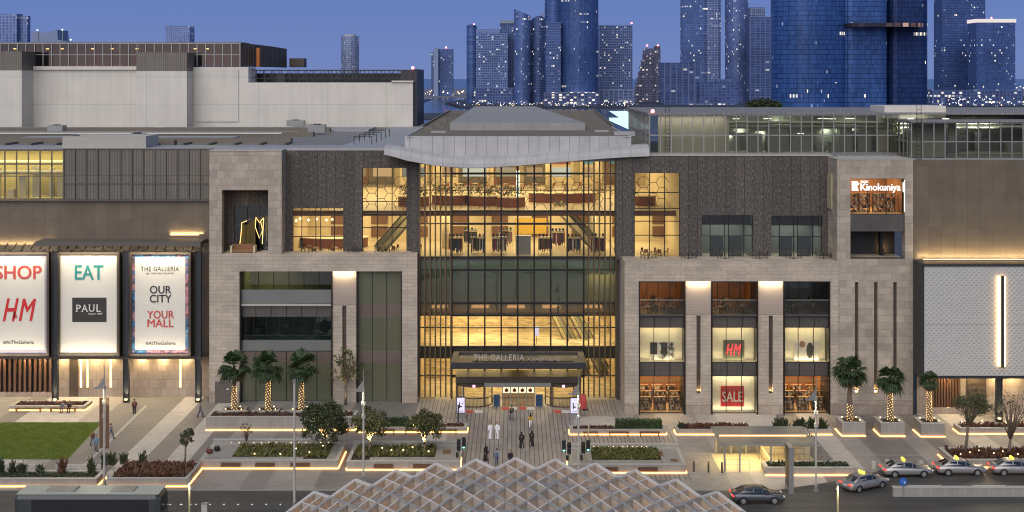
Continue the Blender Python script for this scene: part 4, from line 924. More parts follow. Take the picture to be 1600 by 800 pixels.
# ---------------------------------------------------------------- pale windowless block behind
wb = root('windowless_block', 'pale rendered windowless block with dark glazed rooftop storey behind the mall roof', 'building', (-70, 230, 0))
wz = 30.32
def wpart(name, m, px0, px1, py0, Y, z0=wz, d=6, clip=None):
    return MB().box(Xp(px0, Y) if px0 is not None else -125, Xp(px1, Y), Y, Y+d, z0, Zp(py0, Y)).build(name, m, wb)
wpart('wall', M['white'], None, 34, 110, 210, d=12); o = wpart('plant_screen', M['bronze_light'], None, 34, 80, 210, Zp(110, 210)+.02, 12)
wpart('wall', M['white'], 34.01, 213, 105, 215); wpart('coping', M['white'], 52, 213.5, 103.5, 214.6, Zp(109, 214.6), 1)
wpart('wall', M['white'], 213.02, 292, 111, 211, d=10); wpart('plant_screen', M['bronze_light'], 213, 292, 82, 211, Zp(111, 211)+.02, 8)
wpart('wall', M['white'], 292.01, 388, 105, 215.2); wpart('wall', M['white'], 388.01, 612, 129, 215.1); wpart('wall', M['white'], 612.01, 645, 126.5, 214.8, d=12)
MB().box(Xp(612, 214.7), Xp(646, 214.7), 214.5, 227, Zp(128.5, 214.7), Zp(126, 214.7)).build('coping', M['white'], wb)
MB().box(Xp(306, 215), Xp(372, 215), 215.0, 215.18, Zp(190, 215), Zp(108, 215)).build('inset_panel', M['white'], wb)
dg = MB().box(Xp(645.2, 215), Xp(651, 215), 216, 232, 26, Zp(108, 216)).box(Xp(625, 217), Xp(645, 217), 218, 222, Zp(128, 217), Zp(109, 217)); dg.build('dark_corner', M['charcoal'], wb)
bz0, bz1 = Zp(104, 216), Zp(67, 216)
f = MB(); i = 0; x = -125
while x < Xp(376, 216): f.box(x-.07, x+.07, 215.9, 216.05, bz0, bz1); x += 1.52
f.box(-125, Xp(376, 216), 215.92, 216.04, bz1-.15, bz1); f.box(-125, Xp(376, 216), 215.92, 216.04, (bz0+bz1)/2-.05, (bz0+bz1)/2+.05)
pf = f.build('glazed_storey', M['alu'], wb)
MB().quad((-125, 216.06, bz0), (Xp(376, 216), 216.06, bz0), (Xp(376, 216), 216.06, bz1), (-125, 216.06, bz1)).build('pane', M['bronzeglass'], pf)
MB().box(-125, Xp(380, 216), 220, 220.2, bz0, bz1-.05).box(-125, Xp(378, 216), 216.2, 222, bz1, bz1+.12).box(-125, Xp(378, 216), 216.2, 222, bz0-.3, bz0-.1).build('storey_backing', M['dimwall'], pf)
l_ = MB(); rr = random.Random(8)
for px in (23, 74, 97, 145, 175, 214, 305, 324): xx = Xp(px, 217); l_.box(xx-.25, xx+.25, 217, 217.1, bz1-1.1, bz1-.95)
l_.build('storey_lamp', M['lamp'], pf)
f = MB(); yy = [216, 222, 230, 240]; xs_ = [Xp(376, 216), Xp(400, 222), Xp(426, 230), Xp(448, 240)]
for (xa, ya), (xb_, yb_) in zip(zip(xs_, yy), list(zip(xs_, yy))[1:]):
    for k in range(6):
        t = k/6; x, y = xa+(xb_-xa)*t, ya+(yb_-ya)*t; f.tube([(x, y, bz0), (x, y, bz1-.02*(y-216))], .08, 5)
    f.quad((xa, ya+.1, bz0), (xb_, yb_+.1, bz0), (xb_, yb_+.1, bz1-.02*(yb_-216)), (xa, ya+.1, bz1-.02*(ya-216)))
f.box(Xp(452, 240), Xp(475, 240), 240, 243, Zp(105, 240), Zp(91, 240))
f.build('curved_screen', M['brown'], wb)
MB().box(Xp(402, 221), Xp(406.5, 221), 220.3, 221.5, bz0, Zp(75, 221)).build('orange_pipe', plain('orange cladding', (.45, .14, .02)), wb)
fz0, fz1 = Zp(129, 218), Zp(109, 218); f = MB()
for px in range(388, 640, 13): x = Xp(px, 218); f.box(x-.06, x+.06, 217.9, 218.1, fz0, fz1); f.box(x-.06, x+.06, 223.9, 224.1, fz0, fz1)
for y in (218, 224): f.box(Xp(388, 218), Xp(640, 218), y-.1, y+.1, fz1-.2, fz1); f.box(Xp(388, 218), Xp(640, 218), y-.05, y+.05, fz0+.7, fz0+.8)
for px in range(388, 630, 26): f.bar((Xp(px, 218), 218, fz0+.2), (Xp(px+20, 218), 218, fz1-.2), .08)
f.box(Xp(430, 219), Xp(446, 219), 219, 221, fz0, fz0+1.6)
f.build('plant_frame', M['charcoal'], wb); MB().box(Xp(388, 226), Xp(640, 226), 226, 226.2, fz0-.5, fz1-.6).build('plant_backing', M['black'], wb)
MB().ball((Xp(645, 217), 217, Zp(106, 217)), .25).build('beacon', M['redlamp'], wb)
# ---------------------------------------------------------------- far shore and the towers
struct('far_land', MB().box(-9000, 1500, 2550, 4200, -3, 1.2), M['sand'])
struct('island_ground', MB().prism([(-75, 1640), (2600, 1640), (2600, 2549), (-60, 2549), (-110, 1900)], -3, 1.5), M['land'])
struct('sandbank', MB().prism([(-420, 1150), (-60, 1200), (-70, 1390), (-440, 1360)], -3, -.9).prism([(-420, 1700), (-150, 1720), (-160, 2300), (-440, 2200)], -3, -.5), M['land'])
struct('near_shore', MB().box(-200, 700, 332, 520, -3, -.6), M['land'])
def dots(name, m, n, f, r, seed):
    mb = MB(); q = random.Random(seed)
    for i in range(n):
        x, y, z = f(q); s = r*q.uniform(.35, .95); mb.ball((x, y, z), s, 5, 3)
    return tag(mb.build(name, m), kind='stuff')
dots('shore_lamps', M['citydot'], 60, lambda q: (q.uniform(-215, -30), q.uniform(2500, 2700), q.uniform(2, 13)), 1.5, 1)
dots('shore_lamps', M['citydot'], 60, lambda q: (q.uniform(880, 1200), q.uniform(2560, 2900), q.uniform(2, 22)), 1.6, 2)
dots('quay_lamps', M['citycool'], 60, lambda q: (q.uniform(-80, 170), q.uniform(1600, 1640), q.uniform(2, 6)), .8, 3)
dots('quay_lamps', M['citydot'], 40, lambda q: (q.uniform(-60, 170), q.uniform(1600, 1640), q.uniform(2, 8)), .8, 4)
dots('quay_lamps', M['citycool'], 50, lambda q: (q.uniform(560, 760), q.uniform(1560, 1640), q.uniform(2, 14)), .9, 5)
dots('quay_lamps', M['citydot'], 35, lambda q: (q.uniform(560, 760), q.uniform(1560, 1640), q.uniform(2, 16)), .9, 6)
def ell(a, b, n=28): return [(a*math.cos(2*PI*i/n), b*math.sin(2*PI*i/n)) for i in range(n)]
def rnd(a, b, r=.25, n=5):
    out = []
    for cx_, cy_, t0 in ((a-r*a, b-r*a, 0), (-a+r*a, b-r*a, PI/2), (-a+r*a, -b+r*a, PI), (a-r*a, -b+r*a, 1.5*PI)):
        for i in range(n): t = t0+PI/2*i/(n-1); out.append((cx_+r*a*math.cos(t), cy_+r*a*math.sin(t)))
    return out
def sq(a, b): return [(-a, -b), (a, -b), (a, b), (-a, b)]
def tower(name, label, Y, specs, beacon=None, group=None):
    "specs: list of (part name, px0, px1, py_top, plan, depth ratio, material, dy, slope)"
    pxm = (specs[0][1]+specs[0][2])/2; cx_ = Xp(pxm, Y); o = root(name, label, 'tower', (cx_, Y, 0), group)
    for s in specs:
        pn, a, b, pt, plan, dr, mt, dy = s[:8]; slope = s[8] if len(s) > 8 else 0; pb_ = s[9] if len(s) > 9 else None
        Ys = Y+dy; hw = (Xp(b, Ys)-Xp(a, Ys))/2; xc = (Xp(a, Ys)+Xp(b, Ys))/2; zt_ = Zp(pt, Ys); z0 = Zp(pb_, Ys) if pb_ else 0
        poly = (ell(hw, hw*dr) if plan == 'e' else rnd(hw, hw*dr, .4) if plan == 'r' else sq(hw, hw*dr))
        mb = MB().prism([(xc+x, Ys+y) for x, y in poly], z0, zt_)
        if slope:
            k = len(poly)
            for i in range(k, 2*k): x, y, z = mb.v[i]; mb.v[i] = (x, y, z+slope(((x-xc)/hw))*(hw))
        mb.build(pn, mt, o)
    for px, py in beacon or []:
        MB().ball((Xp(px, Y-1), Y-1, Zp(py, Y)), 1.25*Y/1800, 6, 4).build('beacon', M['redlamp'], o)
    return o
B1 = (.056, .105, .27); B2 = (.085, .14, .33); B3 = (.042, .074, .19)
LN = (.10, .15, .33); LG = (.20, .25, .42)
tower('apartment_tower', 'blue striped apartment tower at the far left behind the pale block', 1500, [('shaft', -8, 31, 22, 'b', .6, tower_mat('t1', B2, 3.6, 4.2, LG, .03, lw=.3, es=1.2), 0), ('wing', 29, 45, 25, 'b', .8, tower_mat('t1b', B2, 3.6, 3.2, LG, .03, lw=.35, es=1.2), 4)])
a_ = root('sail_roof_building', 'white sail roofed building top behind the pale block', 'building', (Xp(80, 1250), 1250, 0))
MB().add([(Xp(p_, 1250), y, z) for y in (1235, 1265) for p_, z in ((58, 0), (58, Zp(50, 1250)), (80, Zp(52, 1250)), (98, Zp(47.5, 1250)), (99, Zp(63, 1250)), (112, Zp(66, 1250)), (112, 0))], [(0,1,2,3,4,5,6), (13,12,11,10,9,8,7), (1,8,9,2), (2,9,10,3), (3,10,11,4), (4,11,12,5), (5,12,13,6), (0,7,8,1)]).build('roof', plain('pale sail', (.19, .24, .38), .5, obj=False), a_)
for p_, q_ in ((58.5, 47), (97.5, 46.5), (110.5, 62)): MB().tube([(Xp(p_, 1234), 1234, Zp(66, 1234)), (Xp(p_, 1234), 1234, Zp(q_, 1234))], .4, 5).build('mast', M['alu'], a_); MB().ball((Xp(p_, 1233), 1233, Zp(q_, 1233)), .9, 5, 4).build('mast_lamp', M['citycool'], a_)
tower('apartment_tower', 'small square tower with pale grid over the dark glazed storey', 2200, [('shaft', 263, 300, 41, 'b', .8, tower_mat('t3', B2, 3.8, 3.4, LG, .03, lw=.35, lh=.3, es=1.4), 0)])
tower('apartment_tower', 'slim rounded tower with white dotted lattice facade above the plant frame', 2200, [('shaft', 533, 561, 57, 'e', .9, tower_mat('t4', (.10, .14, .26), 3.4, 3.0, (.26, .31, .46), .22, lw=.3, lh=.3, es=1.1, rnd=17), 0), ('crown', 538, 556, 54, 'e', .9, M['fascia'], 0, 0, 58)])
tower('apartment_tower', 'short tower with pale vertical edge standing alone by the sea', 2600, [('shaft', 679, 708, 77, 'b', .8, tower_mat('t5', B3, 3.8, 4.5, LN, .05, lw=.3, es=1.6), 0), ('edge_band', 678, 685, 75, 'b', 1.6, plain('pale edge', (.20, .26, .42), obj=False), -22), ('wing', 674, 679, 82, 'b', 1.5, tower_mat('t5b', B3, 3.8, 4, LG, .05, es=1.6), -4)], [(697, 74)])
tower('hotel_tower', 'bright grid tower with dark blue round corner and lit podium left of the curved pair', 1800, [
    ('shaft', 744, 794, 52, 'b', .5, tower_mat('t6', (.045, .08, .20), 3.6, 3.2, (.16, .22, .42), .14, .0, 1.5, lw=.22, lh=.34, lcol=((.75, .87, 1), (.95, .95, .9))), 0),
    ('corner_shaft', 729, 745, 41, 'e', 1.0, tower_mat('t6b', B1, 3.6, 3, LN, .03, rnd=8), -3, lambda t: .35-.35*t*t),
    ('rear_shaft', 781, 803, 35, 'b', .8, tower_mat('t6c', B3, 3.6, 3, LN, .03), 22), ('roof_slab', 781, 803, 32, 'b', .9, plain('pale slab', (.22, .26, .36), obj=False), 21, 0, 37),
    ('roof_screen', 744, 780, 46, 'b', .5, tower_mat('t6d', B2, 6, 3, LG, 0), 2, 0, 52),
    ('podium', 741, 803, 137, 'b', .5, tower_mat('t6e', (.04, .06, .15), 4, 4, LN, .20, .0, 1.8), -14)], [(740.5, 38)])
tower('curved_tower', 'curved glass tower with sloping top next to the bright grid tower', 1760, [('shaft', 803, 829, 22, 'e', .9, tower_mat('t7', B2, 3.6, 2.6, LN, .05, .01, rnd=12, lh=.15), 0, lambda t: .18-.42*t)])
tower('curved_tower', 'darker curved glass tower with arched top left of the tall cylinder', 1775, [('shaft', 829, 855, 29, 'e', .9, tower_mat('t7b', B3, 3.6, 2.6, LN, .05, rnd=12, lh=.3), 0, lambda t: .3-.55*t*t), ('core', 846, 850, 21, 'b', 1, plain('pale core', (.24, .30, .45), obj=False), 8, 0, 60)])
tower('round_tower', 'tall cylindrical blue tower rising out of the frame near the centre', 1700, [
    ('shaft', 872, 935, -40, 'e', .9, tower_mat('t8', B1, 3.7, 1.7, (.04, .075, .20), .012, .035, 1.8, rnd=28, lh=.13, lw=.2), 0),
    ('wing', 851, 878, -30, 'e', 1.2, tower_mat('t8b', B1, 3.7, 2.2, LN, .03, .02, rnd=12), 6, lambda t: -.5*t),
    ('lower_wing', 853, 876, 35, 'b', .8, tower_mat('t8c', B3, 3.6, 2.4, LN, .10, es=1.6), -18),
    ('podium', 850, 934, 144, 'b', .3, tower_mat('t8d', (.05, .06, .12), 3.6, 5, LN, .45, .2, 2.4, lcol=((1, .95, .8), (1, .85, .6))), -30)], [(857, 32), (865, 31)])
tower('apartment_tower', 'white balconied tower with concave roofline right of the tall cylinder', 1780, [
    ('shaft', 936, 987, 46, 'b', .5, tower_mat('t9', (.04, .065, .16), 3.7, 3.0, (.15, .20, .38), .13, .0, 1.5, lw=.24, lh=.32), 0, lambda t: .34*t*t-.1), ('podium', 934, 990, 140, 'b', .5, tower_mat('t9b', (.07, .10, .20), 4.2, 7, LG, .05, .03), -10)], [(987, 36)])
tower('stepped_tower', 'brownish stepped tower with a slanted left side', 1950, [('shaft', 1005, 1031, 76, 'b', .7, tower_mat('t10', (.07, .07, .13), 3.6, 2.6, (.17, .17, .27), .10, es=1.6), 0)]+
    [('terrace', 993+i*2.2, 1008+i*2.2, 130-i*9, 'b', 1.0, tower_mat('t10b%d' % i, (.07, .07, .13), 3.6, 2.6, (.17, .17, .27), .12, es=1.6), -3-i) for i in range(6)]+[('fin', 1022, 1031, 72, 'b', 1.0, plain('brown fin', (.06, .055, .09), obj=False), -4)], [(1011, 71), (1028, 71)])
tower('low_apartment_block', 'dark wide block with pale vertical bays in front of the square tower', 1720, [('shaft', 1031, 1094, 98, 'b', .35, tower_mat('t11', B3, 3.8, 8.5, (.12, .14, .26), .05, lw=.22, lh=.14), 0), ('wing', 1091, 1152, 128, 'b', .35, tower_mat('t11b', B3, 4.2, 6.0, (.10, .12, .24), .03, lw=.16, lh=.16), -10), ('roof_screen', 1118, 1142, 124, 'b', .6, tower_mat('t11c', B3, 3, 3, LG, 0), -8, 0, 129)])
tower('square_tower', 'tall blue tower with lit office rows and pale right bay', 1900, [('shaft', 1065, 1108, -40, 'b', .7, tower_mat('t12', B1, 3.8, 2.6, LN, .05, .045, 1.7, lw=.12), 0), ('bay', 1100, 1125, -40, 'r', .9, tower_mat('t12b', (.06, .09, .22), 3.8, 2.4, LG, .06, .06, 1.7, lw=.25), -8)])
tower('round_tower', 'slim rounded tower with dotted lights beside the lattice topped tower', 1880, [('shaft', 1133, 1169, -40, 'e', .9, tower_mat('t13', B2, 3.7, 2.4, (.12, .15, .30), .09, .0, 1.6, rnd=18, lw=.25), 0)])
tower('apartment_tower', 'dark tower with open lattice crown beside the broad blue towers', 1820, [('shaft', 1168, 1206, 27, 'b', .7, tower_mat('t14', B3, 3.8, 7.5, (.13, .16, .32), .02, lw=.14, lh=.2), 0), ('crown', 1170, 1194, 12, 'b', .7, tower_mat('t14b', (.20, .24, .36), 4, 3, B3, 0, lw=.3), 2, 0, 27)])
tower('round_tower', 'huge broad blue glass tower with curved left face', 900, [('shaft', 1204.5, 1322, -60, 'e', .75, tower_mat('t15', (.042, .10, .29), 3.5, 1.35, (.008, .02, .075), .007, .012, 2.0, lh=.1, lw=.1, rnd=27.8, rough=.22, blaze=36), 0), ('shaft_band', 1243, 1322, 38, 'e', .78, plain('dark band', (.03, .035, .07), .4, obj=False), -.5, 0, 43)])
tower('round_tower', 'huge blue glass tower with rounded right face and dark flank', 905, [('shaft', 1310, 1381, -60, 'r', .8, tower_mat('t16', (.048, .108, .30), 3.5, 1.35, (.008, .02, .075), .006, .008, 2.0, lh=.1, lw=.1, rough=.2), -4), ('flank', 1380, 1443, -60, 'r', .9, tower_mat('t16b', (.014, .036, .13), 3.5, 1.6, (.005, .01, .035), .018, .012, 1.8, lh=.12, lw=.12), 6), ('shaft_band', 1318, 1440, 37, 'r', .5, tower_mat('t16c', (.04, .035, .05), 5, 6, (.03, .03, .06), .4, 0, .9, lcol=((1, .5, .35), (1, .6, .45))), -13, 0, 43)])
tower('apartment_tower', 'tall plain blue tower behind the crowned one at the far right', 1800, [('shaft', 1466, 1532, -40, 'b', .6, tower_mat('t17', B1, 3.7, 2.2, (.03, .05, .15), .035, .0, 2.0, lw=.15), 0)])
tower('crowned_tower', 'shorter blue tower with lit white crown at the far right', 1700, [('shaft', 1519, 1579, 36, 'b', .6, tower_mat('t18', B1, 3.6, 2.3, (.05, .075, .2), .06, .0, 2.0, lw=.15), 0), ('crown', 1518, 1580, 30.5, 'b', .62, emis('lit crown', (.95, .85, .85), .5), 0, 0, 36), ('podium', 1452, 1592, 140, 'b', .2, tower_mat('t18b', (.05, .07, .16), 4.2, 5, LN, .18, .05, 2.2), -24)], [(1549, 28)])
# ---------------------------------------------------------------- billboards
def billboard(label, px0, px1, edge, build):
    Y = 146.7; x0, x1, z0, z1 = rect(px0, px1, 393.5, 556, Y)
    o = root('billboard', label, 'billboard', ((x0+x1)/2, Y, z0), 'tall billboards hung between the columns')
    MB().holed(x0, x1, z0, z1, Y-.35, Y+.25, [(x0+.28, x1-.28, z0+.28, z1-.28)]).build('frame', M['brown'], o)
    p = MB().box(x0+.28, x1-.28, Y-.02, Y+.1, z0+.28, z1-.28).build('panel', edge, o)
    f = MB(); n = 6
    for i in range(n):
        x = x0+.5+(x1-x0-1)*i/(n-1); l = MB().bar((x, Y-.2, z1+.02), (x+.25, Y-1.15, z1+.38), .07)
        l.box(x+.1, x+.45, Y-1.25, Y-1.1, z1+.3, z1+.42).build('lamp_arm', M['charcoal'], o)
    area((x0+x1)/2, Y-1.2, z1+.25, x1-x0-.6, .15, 170, (1, .86, .62), rx=math.radians(20))
    area((x0+x1)/2, Y-.9, z0+.1, x1-x0-.6, .1, 60, (1, .86, .62), rx=PI-.35)
    build(o, p, x0, x1, z0, z1, Y-.02); return o
def sheet(o, p, x0, x1, z0, z1, y, m, l, r_, b, t): return MB().box(x0+l, x1-r_, y-.03, y-.002, z0+b, z1-t).build('poster', m, p)
YY = 146.66
def tx(o, s, px, py, m, pw=None, ph=None, **k):
    Y = YY; return text(s, Xp(px, Y), Y-.04, Zp(py, Y), m, o, width=pw*Y/FOC if pw else None, height=ph*Y/FOC if ph else None, depth=.015, **k)
def bb1(o, p, x0, x1, z0, z1, y):
    sheet(o, p, x0, x1, z0, z1, y, M['banner'], .62, .62, .75, .75)
    tx(p, 'SHOP', 29, 425.5, M['redtxt'], 72, 21, bold=.02); tx(p, 'H', 17, 484, M['red'], 24, 35, bold=.02, shear=.35); tx(p, 'M', 43, 484, M['red'], 26, 34, bold=.02, shear=.3)
    tx(p, '&', 23.5, 492, M['red'], 7, 10, bold=.02); tx(p, '#AtTheGalleria', 29, 535, M['ink'], 48, None)
def bb2(o, p, x0, x1, z0, z1, y):
    sheet(o, p, x0, x1, z0, z1, y, M['banner'], .45, .45, .45, .45)
    tx(p, 'EAT', 139.5, 425.5, M['teal'], 44, 22, bold=.02)
    q = rect(113, 166.5, 465, 503, YY); b = MB().box(q[0], q[1], y-.055, y-.035, q[2], q[3]).build('logo_plate', M['ink'], p)
    for s, px, w in (('P', 123, 7), ('A', 132.5, 9.5), ('U', 143.5, 8.5), ('L', 154.5, 7)):
        t = text(s, Xp(px, YY), y-.07, Zp(481.5, YY), M['whiteprint'], b, width=w*YY/FOC, height=11*YY/FOC, depth=.01)
    sr = MB()
    for px, py in ((120, 486.8), (128.5, 486.8), (136.5, 486.8), (140, 476.2), (147, 476.2), (152, 476.2)):
        sr.box(Xp(px-1.6, YY), Xp(px+1.6, YY), y-.07, y-.06, Zp(py+.45, YY), Zp(py-.45, YY))
    sr.build('serif', M['whiteprint'], b)
    text('depuis 1889', Xp(149, YY), y-.07, Zp(490.5, YY), M['whiteprint'], b, width=22*YY/FOC, height=3.6*YY/FOC, depth=.01)
def bb3(o, p, x0, x1, z0, z1, y):
    pr = N('marbled poster edge'); v = pr.pos()
    f = pr.noise(v, .55, 5, .6); g = pr.noise(v, 1.6, 4, .7)
    c = pr.ramp(f, (.42, (.50, .22, .26)), (.50, (.04, .10, .20)), (.56, (.05, .22, .42)), (.66, (.30, .42, .50)))
    em = pr.bsdf(pr.mix(1.0, c, pr.ramp(g, (.42, .35), (.5, 1.1)), 'MULTIPLY'), .6)
    p.data.materials[0] = em
    sheet(o, p, x0, x1, z0, z1, y, M['banner'], .62, .72, .72, .62)
    tx(p, 'THE GALLERIA', 250, 420, M['ink'], 60, 7.2, sp=1.1); tx(p, 'AL MARYAH ISLAND', 250, 427, M['ink'], 43, 2.6, sp=1.2)
    tx(p, 'OUR', 251, 452.5, M['ink'], 33, 12, bold=.02); tx(p, 'CITY', 251, 466.5, M['ink'], 33.5, 12, bold=.02)
    tx(p, 'YOUR', 251, 491.5, M['redtxt'], 41.5, 12, bold=.02); tx(p, 'MALL', 251, 505, M['redtxt'], 40.5, 12, bold=.02); tx(p, '#AtTheGalleria', 251, 536.5, M['ink'], 47)
billboard('tall lit billboard with SHOP in red and a lilac edge', -24, 78, M['lilac'], bb1)
billboard('tall lit billboard with EAT in teal and a black square logo', 90, 188, M['beige'], bb2)
billboard('tall lit billboard with OUR CITY YOUR MALL and marbled blue pink edge', 203, 299, M['banner'], bb3)
# ---------------------------------------------------------------- shop signs and posters
Yk = YR+.2; s_ = root('bookshop_sign', 'lit white bookshop name sign inside the upper corner window', 'sign', (Xp(1375, Yk), Yk, Zp(292, Yk)))
k_ = 1.0; kk = lambda px: Xp(px, Yk)
q = rect(1331, 1343, 283, 298, Yk); MB().add([(q[0], Yk, q[2]), (q[1]-.1, Yk, q[2]), (q[1]-.3, Yk, (q[2]+q[3])/2), (q[1], Yk, q[3]-.3), (q[1]-.3, Yk, q[3]), (q[0], Yk, q[3])], [(0, 1, 2, 3, 4, 5)]).build('emblem', M['whitesign'], s_)
text('Kinokuniya', kk(1376), Yk, Zp(294, Yk), M['whitesign'], s_, width=62*Yk/FOC, height=14*Yk/FOC, bold=.02)
text('BOOKS', kk(1351), Yk, Zp(284, Yk), M['whitesign'], s_, width=12*Yk/FOC, height=4*Yk/FOC)
MB().box(kk(1411), kk(1412.5), Yk, Yk+.1, Zp(300, Yk), Zp(285, Yk)).box(kk(1413.5), kk(1414.6), Yk-.1, Yk+.1, Zp(331, Yk), Zp(281, Yk)).build('bracket_text', M['whitesign'], s_)
def poster(label, px0, px1, py0, py1, Y, m, cat='poster', name='poster'):
    q = rect(px0, px1, py0, py1, Y); o = root(name, label, cat, ((q[0]+q[1])/2, Y, q[2]))
    MB().box(q[0], q[1], Y-.03, Y+.03, q[2], q[3]).build('panel', m, o); return o, q
o, q = poster('red SALE poster in the ground floor shop window', 1126, 1162.5, 603, 635, Yj+.6, M['red'], 'poster', 'sale_poster')
text('SALE', (q[0]+q[1])/2, Yj+.54, Zp(619.5, Yj+.6), M['whiteprint'], o, width=(q[1]-q[0])*.86, height=1.15, bold=.02)
MB().box(q[0], q[1], Yj+.55, Yj+.565, q[3]-.65, q[3]).build('faded_band', M['redtxt'], o)
o, q = poster('square display board with slanted red letters in the middle window', 1130, 1163, 531, 563.5, Yj+.8, plain('olive grey board', (.16, .17, .12)), 'display', 'display_board')
for s, px, w in (('H', 1140, 11), ('M', 1152, 12)): text(s, Xp(px, Yj+.7), Yj+.7, Zp(546.5, Yj+.7), emis('lit red letters', (1, .08, .09), .9), o, width=w*.078, height=1.35, bold=.02, shear=.35)
def photo_mat(name, c1, c2, c3, sc):
    s = N(name); f = s.noise(s.pos(), sc, 3); return s.bsdf(s.ramp(f, (.38, c1), (.5, c2), (.6, c3)), .5)
o, q = poster('wide black and white fashion photo in the left shop window', 1016.5, 1053, 535, 562, Yj+.8, photo_mat('street photo', (.05, .05, .055), (.45, .45, .45), (.72, .72, .72), 1.6))
sd = MB(); 
for a, b in ((1017, 1028), (1034, 1044)): sd.box(Xp(a, Yj), Xp(b, Yj), Yj+.74, Yj+.765, Zp(556, Yj), Zp(537, Yj))
sd.build('dark_figure', plain('photo dark', (.05, .05, .06)), o)
o, q = poster('large pale fashion photo with a bag in the right shop window', 1241, 1279, 534, 565, Yj+.8, M['whiteprint'])
sd = MB().ball((Xp(1268, Yj), Yj+.77, Zp(550, Yj)), (.42, .02, .95)).build('dark_figure', plain('photo grey', (.08, .08, .09)), o)
MB().ball((Xp(1256, Yj), Yj+.77, Zp(540, Yj)), (.35, .02, .4)).build('face_print', M['skin'], o)
# ---------------------------------------------------------------- furniture
def mk_chair(nm, lab, grp, fab, leg):
    o = root(nm, lab, 'chair', (0, 0, 0), grp)
    MB().box(-.22, .22, -.22, .22, .42, .48).build('seat', fab, o)
    MB().add([(-.2, .2, .5), (.2, .2, .5), (.2, .26, .88), (-.2, .26, .88), (-.2, .23, .5), (.2, .23, .5), (.2, .29, .88), (-.2, .29, .88)], [(0,1,2,3), (7,6,5,4), (0,4,5,1), (2,6,7,3), (0,3,7,4), (1,5,6,2)]).build('backrest', fab, o)
    for sx in (-1, 1):
        for sy in (-1, 1): MB().tube([(sx*.18, sy*.18, .43), (sx*.21, sy*.22, 0)], .022, 5).build('leg', leg, o)
    return o
def mk_table(nm, lab, grp, top, leg, r=.42):
    o = root(nm, lab, 'table', (0, 0, 0), grp)
    MB().lathe((0, 0, .70), [(r, 0), (r, .04)], 14).build('table_top', top, o); MB().tube([(0, 0, .02), (0, 0, .70)], .04, 6).build('leg', leg, o)
    MB().lathe((0, 0, 0), [(.26, 0), (.26, .025)], 10).build('base', leg, o); return o
ch0 = mk_chair('terrace_chair', 'dark chair on the open upper terrace', 'terrace chairs', M['brown'], M['black'])
tb0 = mk_table('terrace_table', 'small round dark table on the open upper terrace', 'terrace tables', M['brown'], M['black'])
used = set()
def put(o, x, y, z, rz=0, label=None, group=None):
    if o.name not in used and o.location.length < 1e-6:
        used.add(o.name); o.location = (x, y, z); o.rotation_euler = (0, 0, rz); c = o
        if label: c['label'] = label
    else: c = copy_tree(o, (x, y, z), rz, label)
    if group: c['group'] = group
    return c
def tset(x, y, z, n=2, a0=0.0, ct=None, cc=None, where=None):
    tl = 'round table %s' % where if where else None; cl = 'chair %s' % where if where else None
    put(ct or tb0, x, y, z, 0, tl, tl and 'tables '+where)
    for k in range(n):
        a = a0+2*PI*k/n; put(cc or ch0, x+.68*math.cos(a), y+.68*math.sin(a), z, a-PI/2, cl, cl and 'chairs '+where)
zt_l, zt_r = zl1-.012, zr1-.012
for px in (482, 556, 597): tset(Xp(px, 147.6), 147.75, zt_l, 2, 0, where='on the stone terrace ledge left of the glass front')
for px in (1013, 1076, 1133, 1187, 1240, 1287): tset(Xp(px, 143.6), 143.6, zt_r, 2, .1, where='on the stone terrace ledge right of the glass front')
zt0 = Zp(492, YR)
for k, (a, b) in enumerate(ops):
    wn = ('the left open dining balcony', 'the middle open dining balcony', 'the dark right open dining balcony')[k]
    for t, y in ((.22, 142.2), (.72, 142.4), (.45, 143.6)):
        tset(Xp(a+(b-a)*t, YR), y, zt0, 3, t*5, where='on '+wn)
    if k < 2:
        for t, y in ((.2, 146.5), (.55, 147.2), (.85, 146.2)): tset(Xp(a+(b-a)*t, YR), y+.3, zt0, 3, t*7, where='inside behind '+wn)
put(ch0, K2[1]-1.6, YR+2.2, K2[2], PI/2, 'lone chair in the dark corner recess below the bookshop window')
# food court tables, counters
ct2 = mk_table('cafe_table', 'food court table', None, M['cream'], M['black']); cc2 = mk_chair('cafe_chair', 'food court chair', None, M['rust'], M['black'])
q = random.Random(21)
for i in range(11):
    x = -10.6+i*2.25; tset(x, 183.0+q.uniform(-.6, .6), zF4, 2, q.random()*3, ct2, cc2, where='at the back of the food court')
    if i % 2 == 0: tset(x+.7, 176.5, zF4, 2, q.random()*3, ct2, cc2, where='in the middle of the food court')
def counter(x, y, w, d, z, lab, plant=True, m='rust'):
    o = root('food_counter', lab, 'counter', (x, y, z)); n = 14
    poly = [(x+w/2*math.cos(PI+PI*i/n), y-d*math.sin(PI*i/n)) for i in range(n+1)]+[(x+w/2, y+d*.4), (x-w/2, y+d*.4)]
    MB().prism(poly, z, z+1.2).build('front', M[m], o)
    MB().prism([(x+(px-x)*1.04, y+(py-y)*1.04) for px, py in poly], z+1.2, z+1.28).build('counter_top', M['cream'], o)
    if plant:
        f = MB(); qq = random.Random(int(x*7))
        for i in range(150):
            px, py, pz = x+qq.uniform(-.45, .45)*w, y+qq.uniform(-.5, .3)*d, z+1.3+qq.random()*1.1; a = qq.random()*6
            f.quad((px, py, pz), (px+.22*math.cos(a), py+.22*math.sin(a), pz+.1), (px+.1, py, pz+.28))
        f.build('planting', M['leafolive'], o)
    return o
counter(-8.6, 160, 5, 1.6, zF4, 'red curved food counter with plants at the left behind the hexagon screen')
counter(-4.2, 159, 4.2, 1.6, zF4, 'red curved food counter second from the left with plants')
counter(-.6, 157, 3.6, 1.3, zF4, 'smaller red food counter in front at the centre')
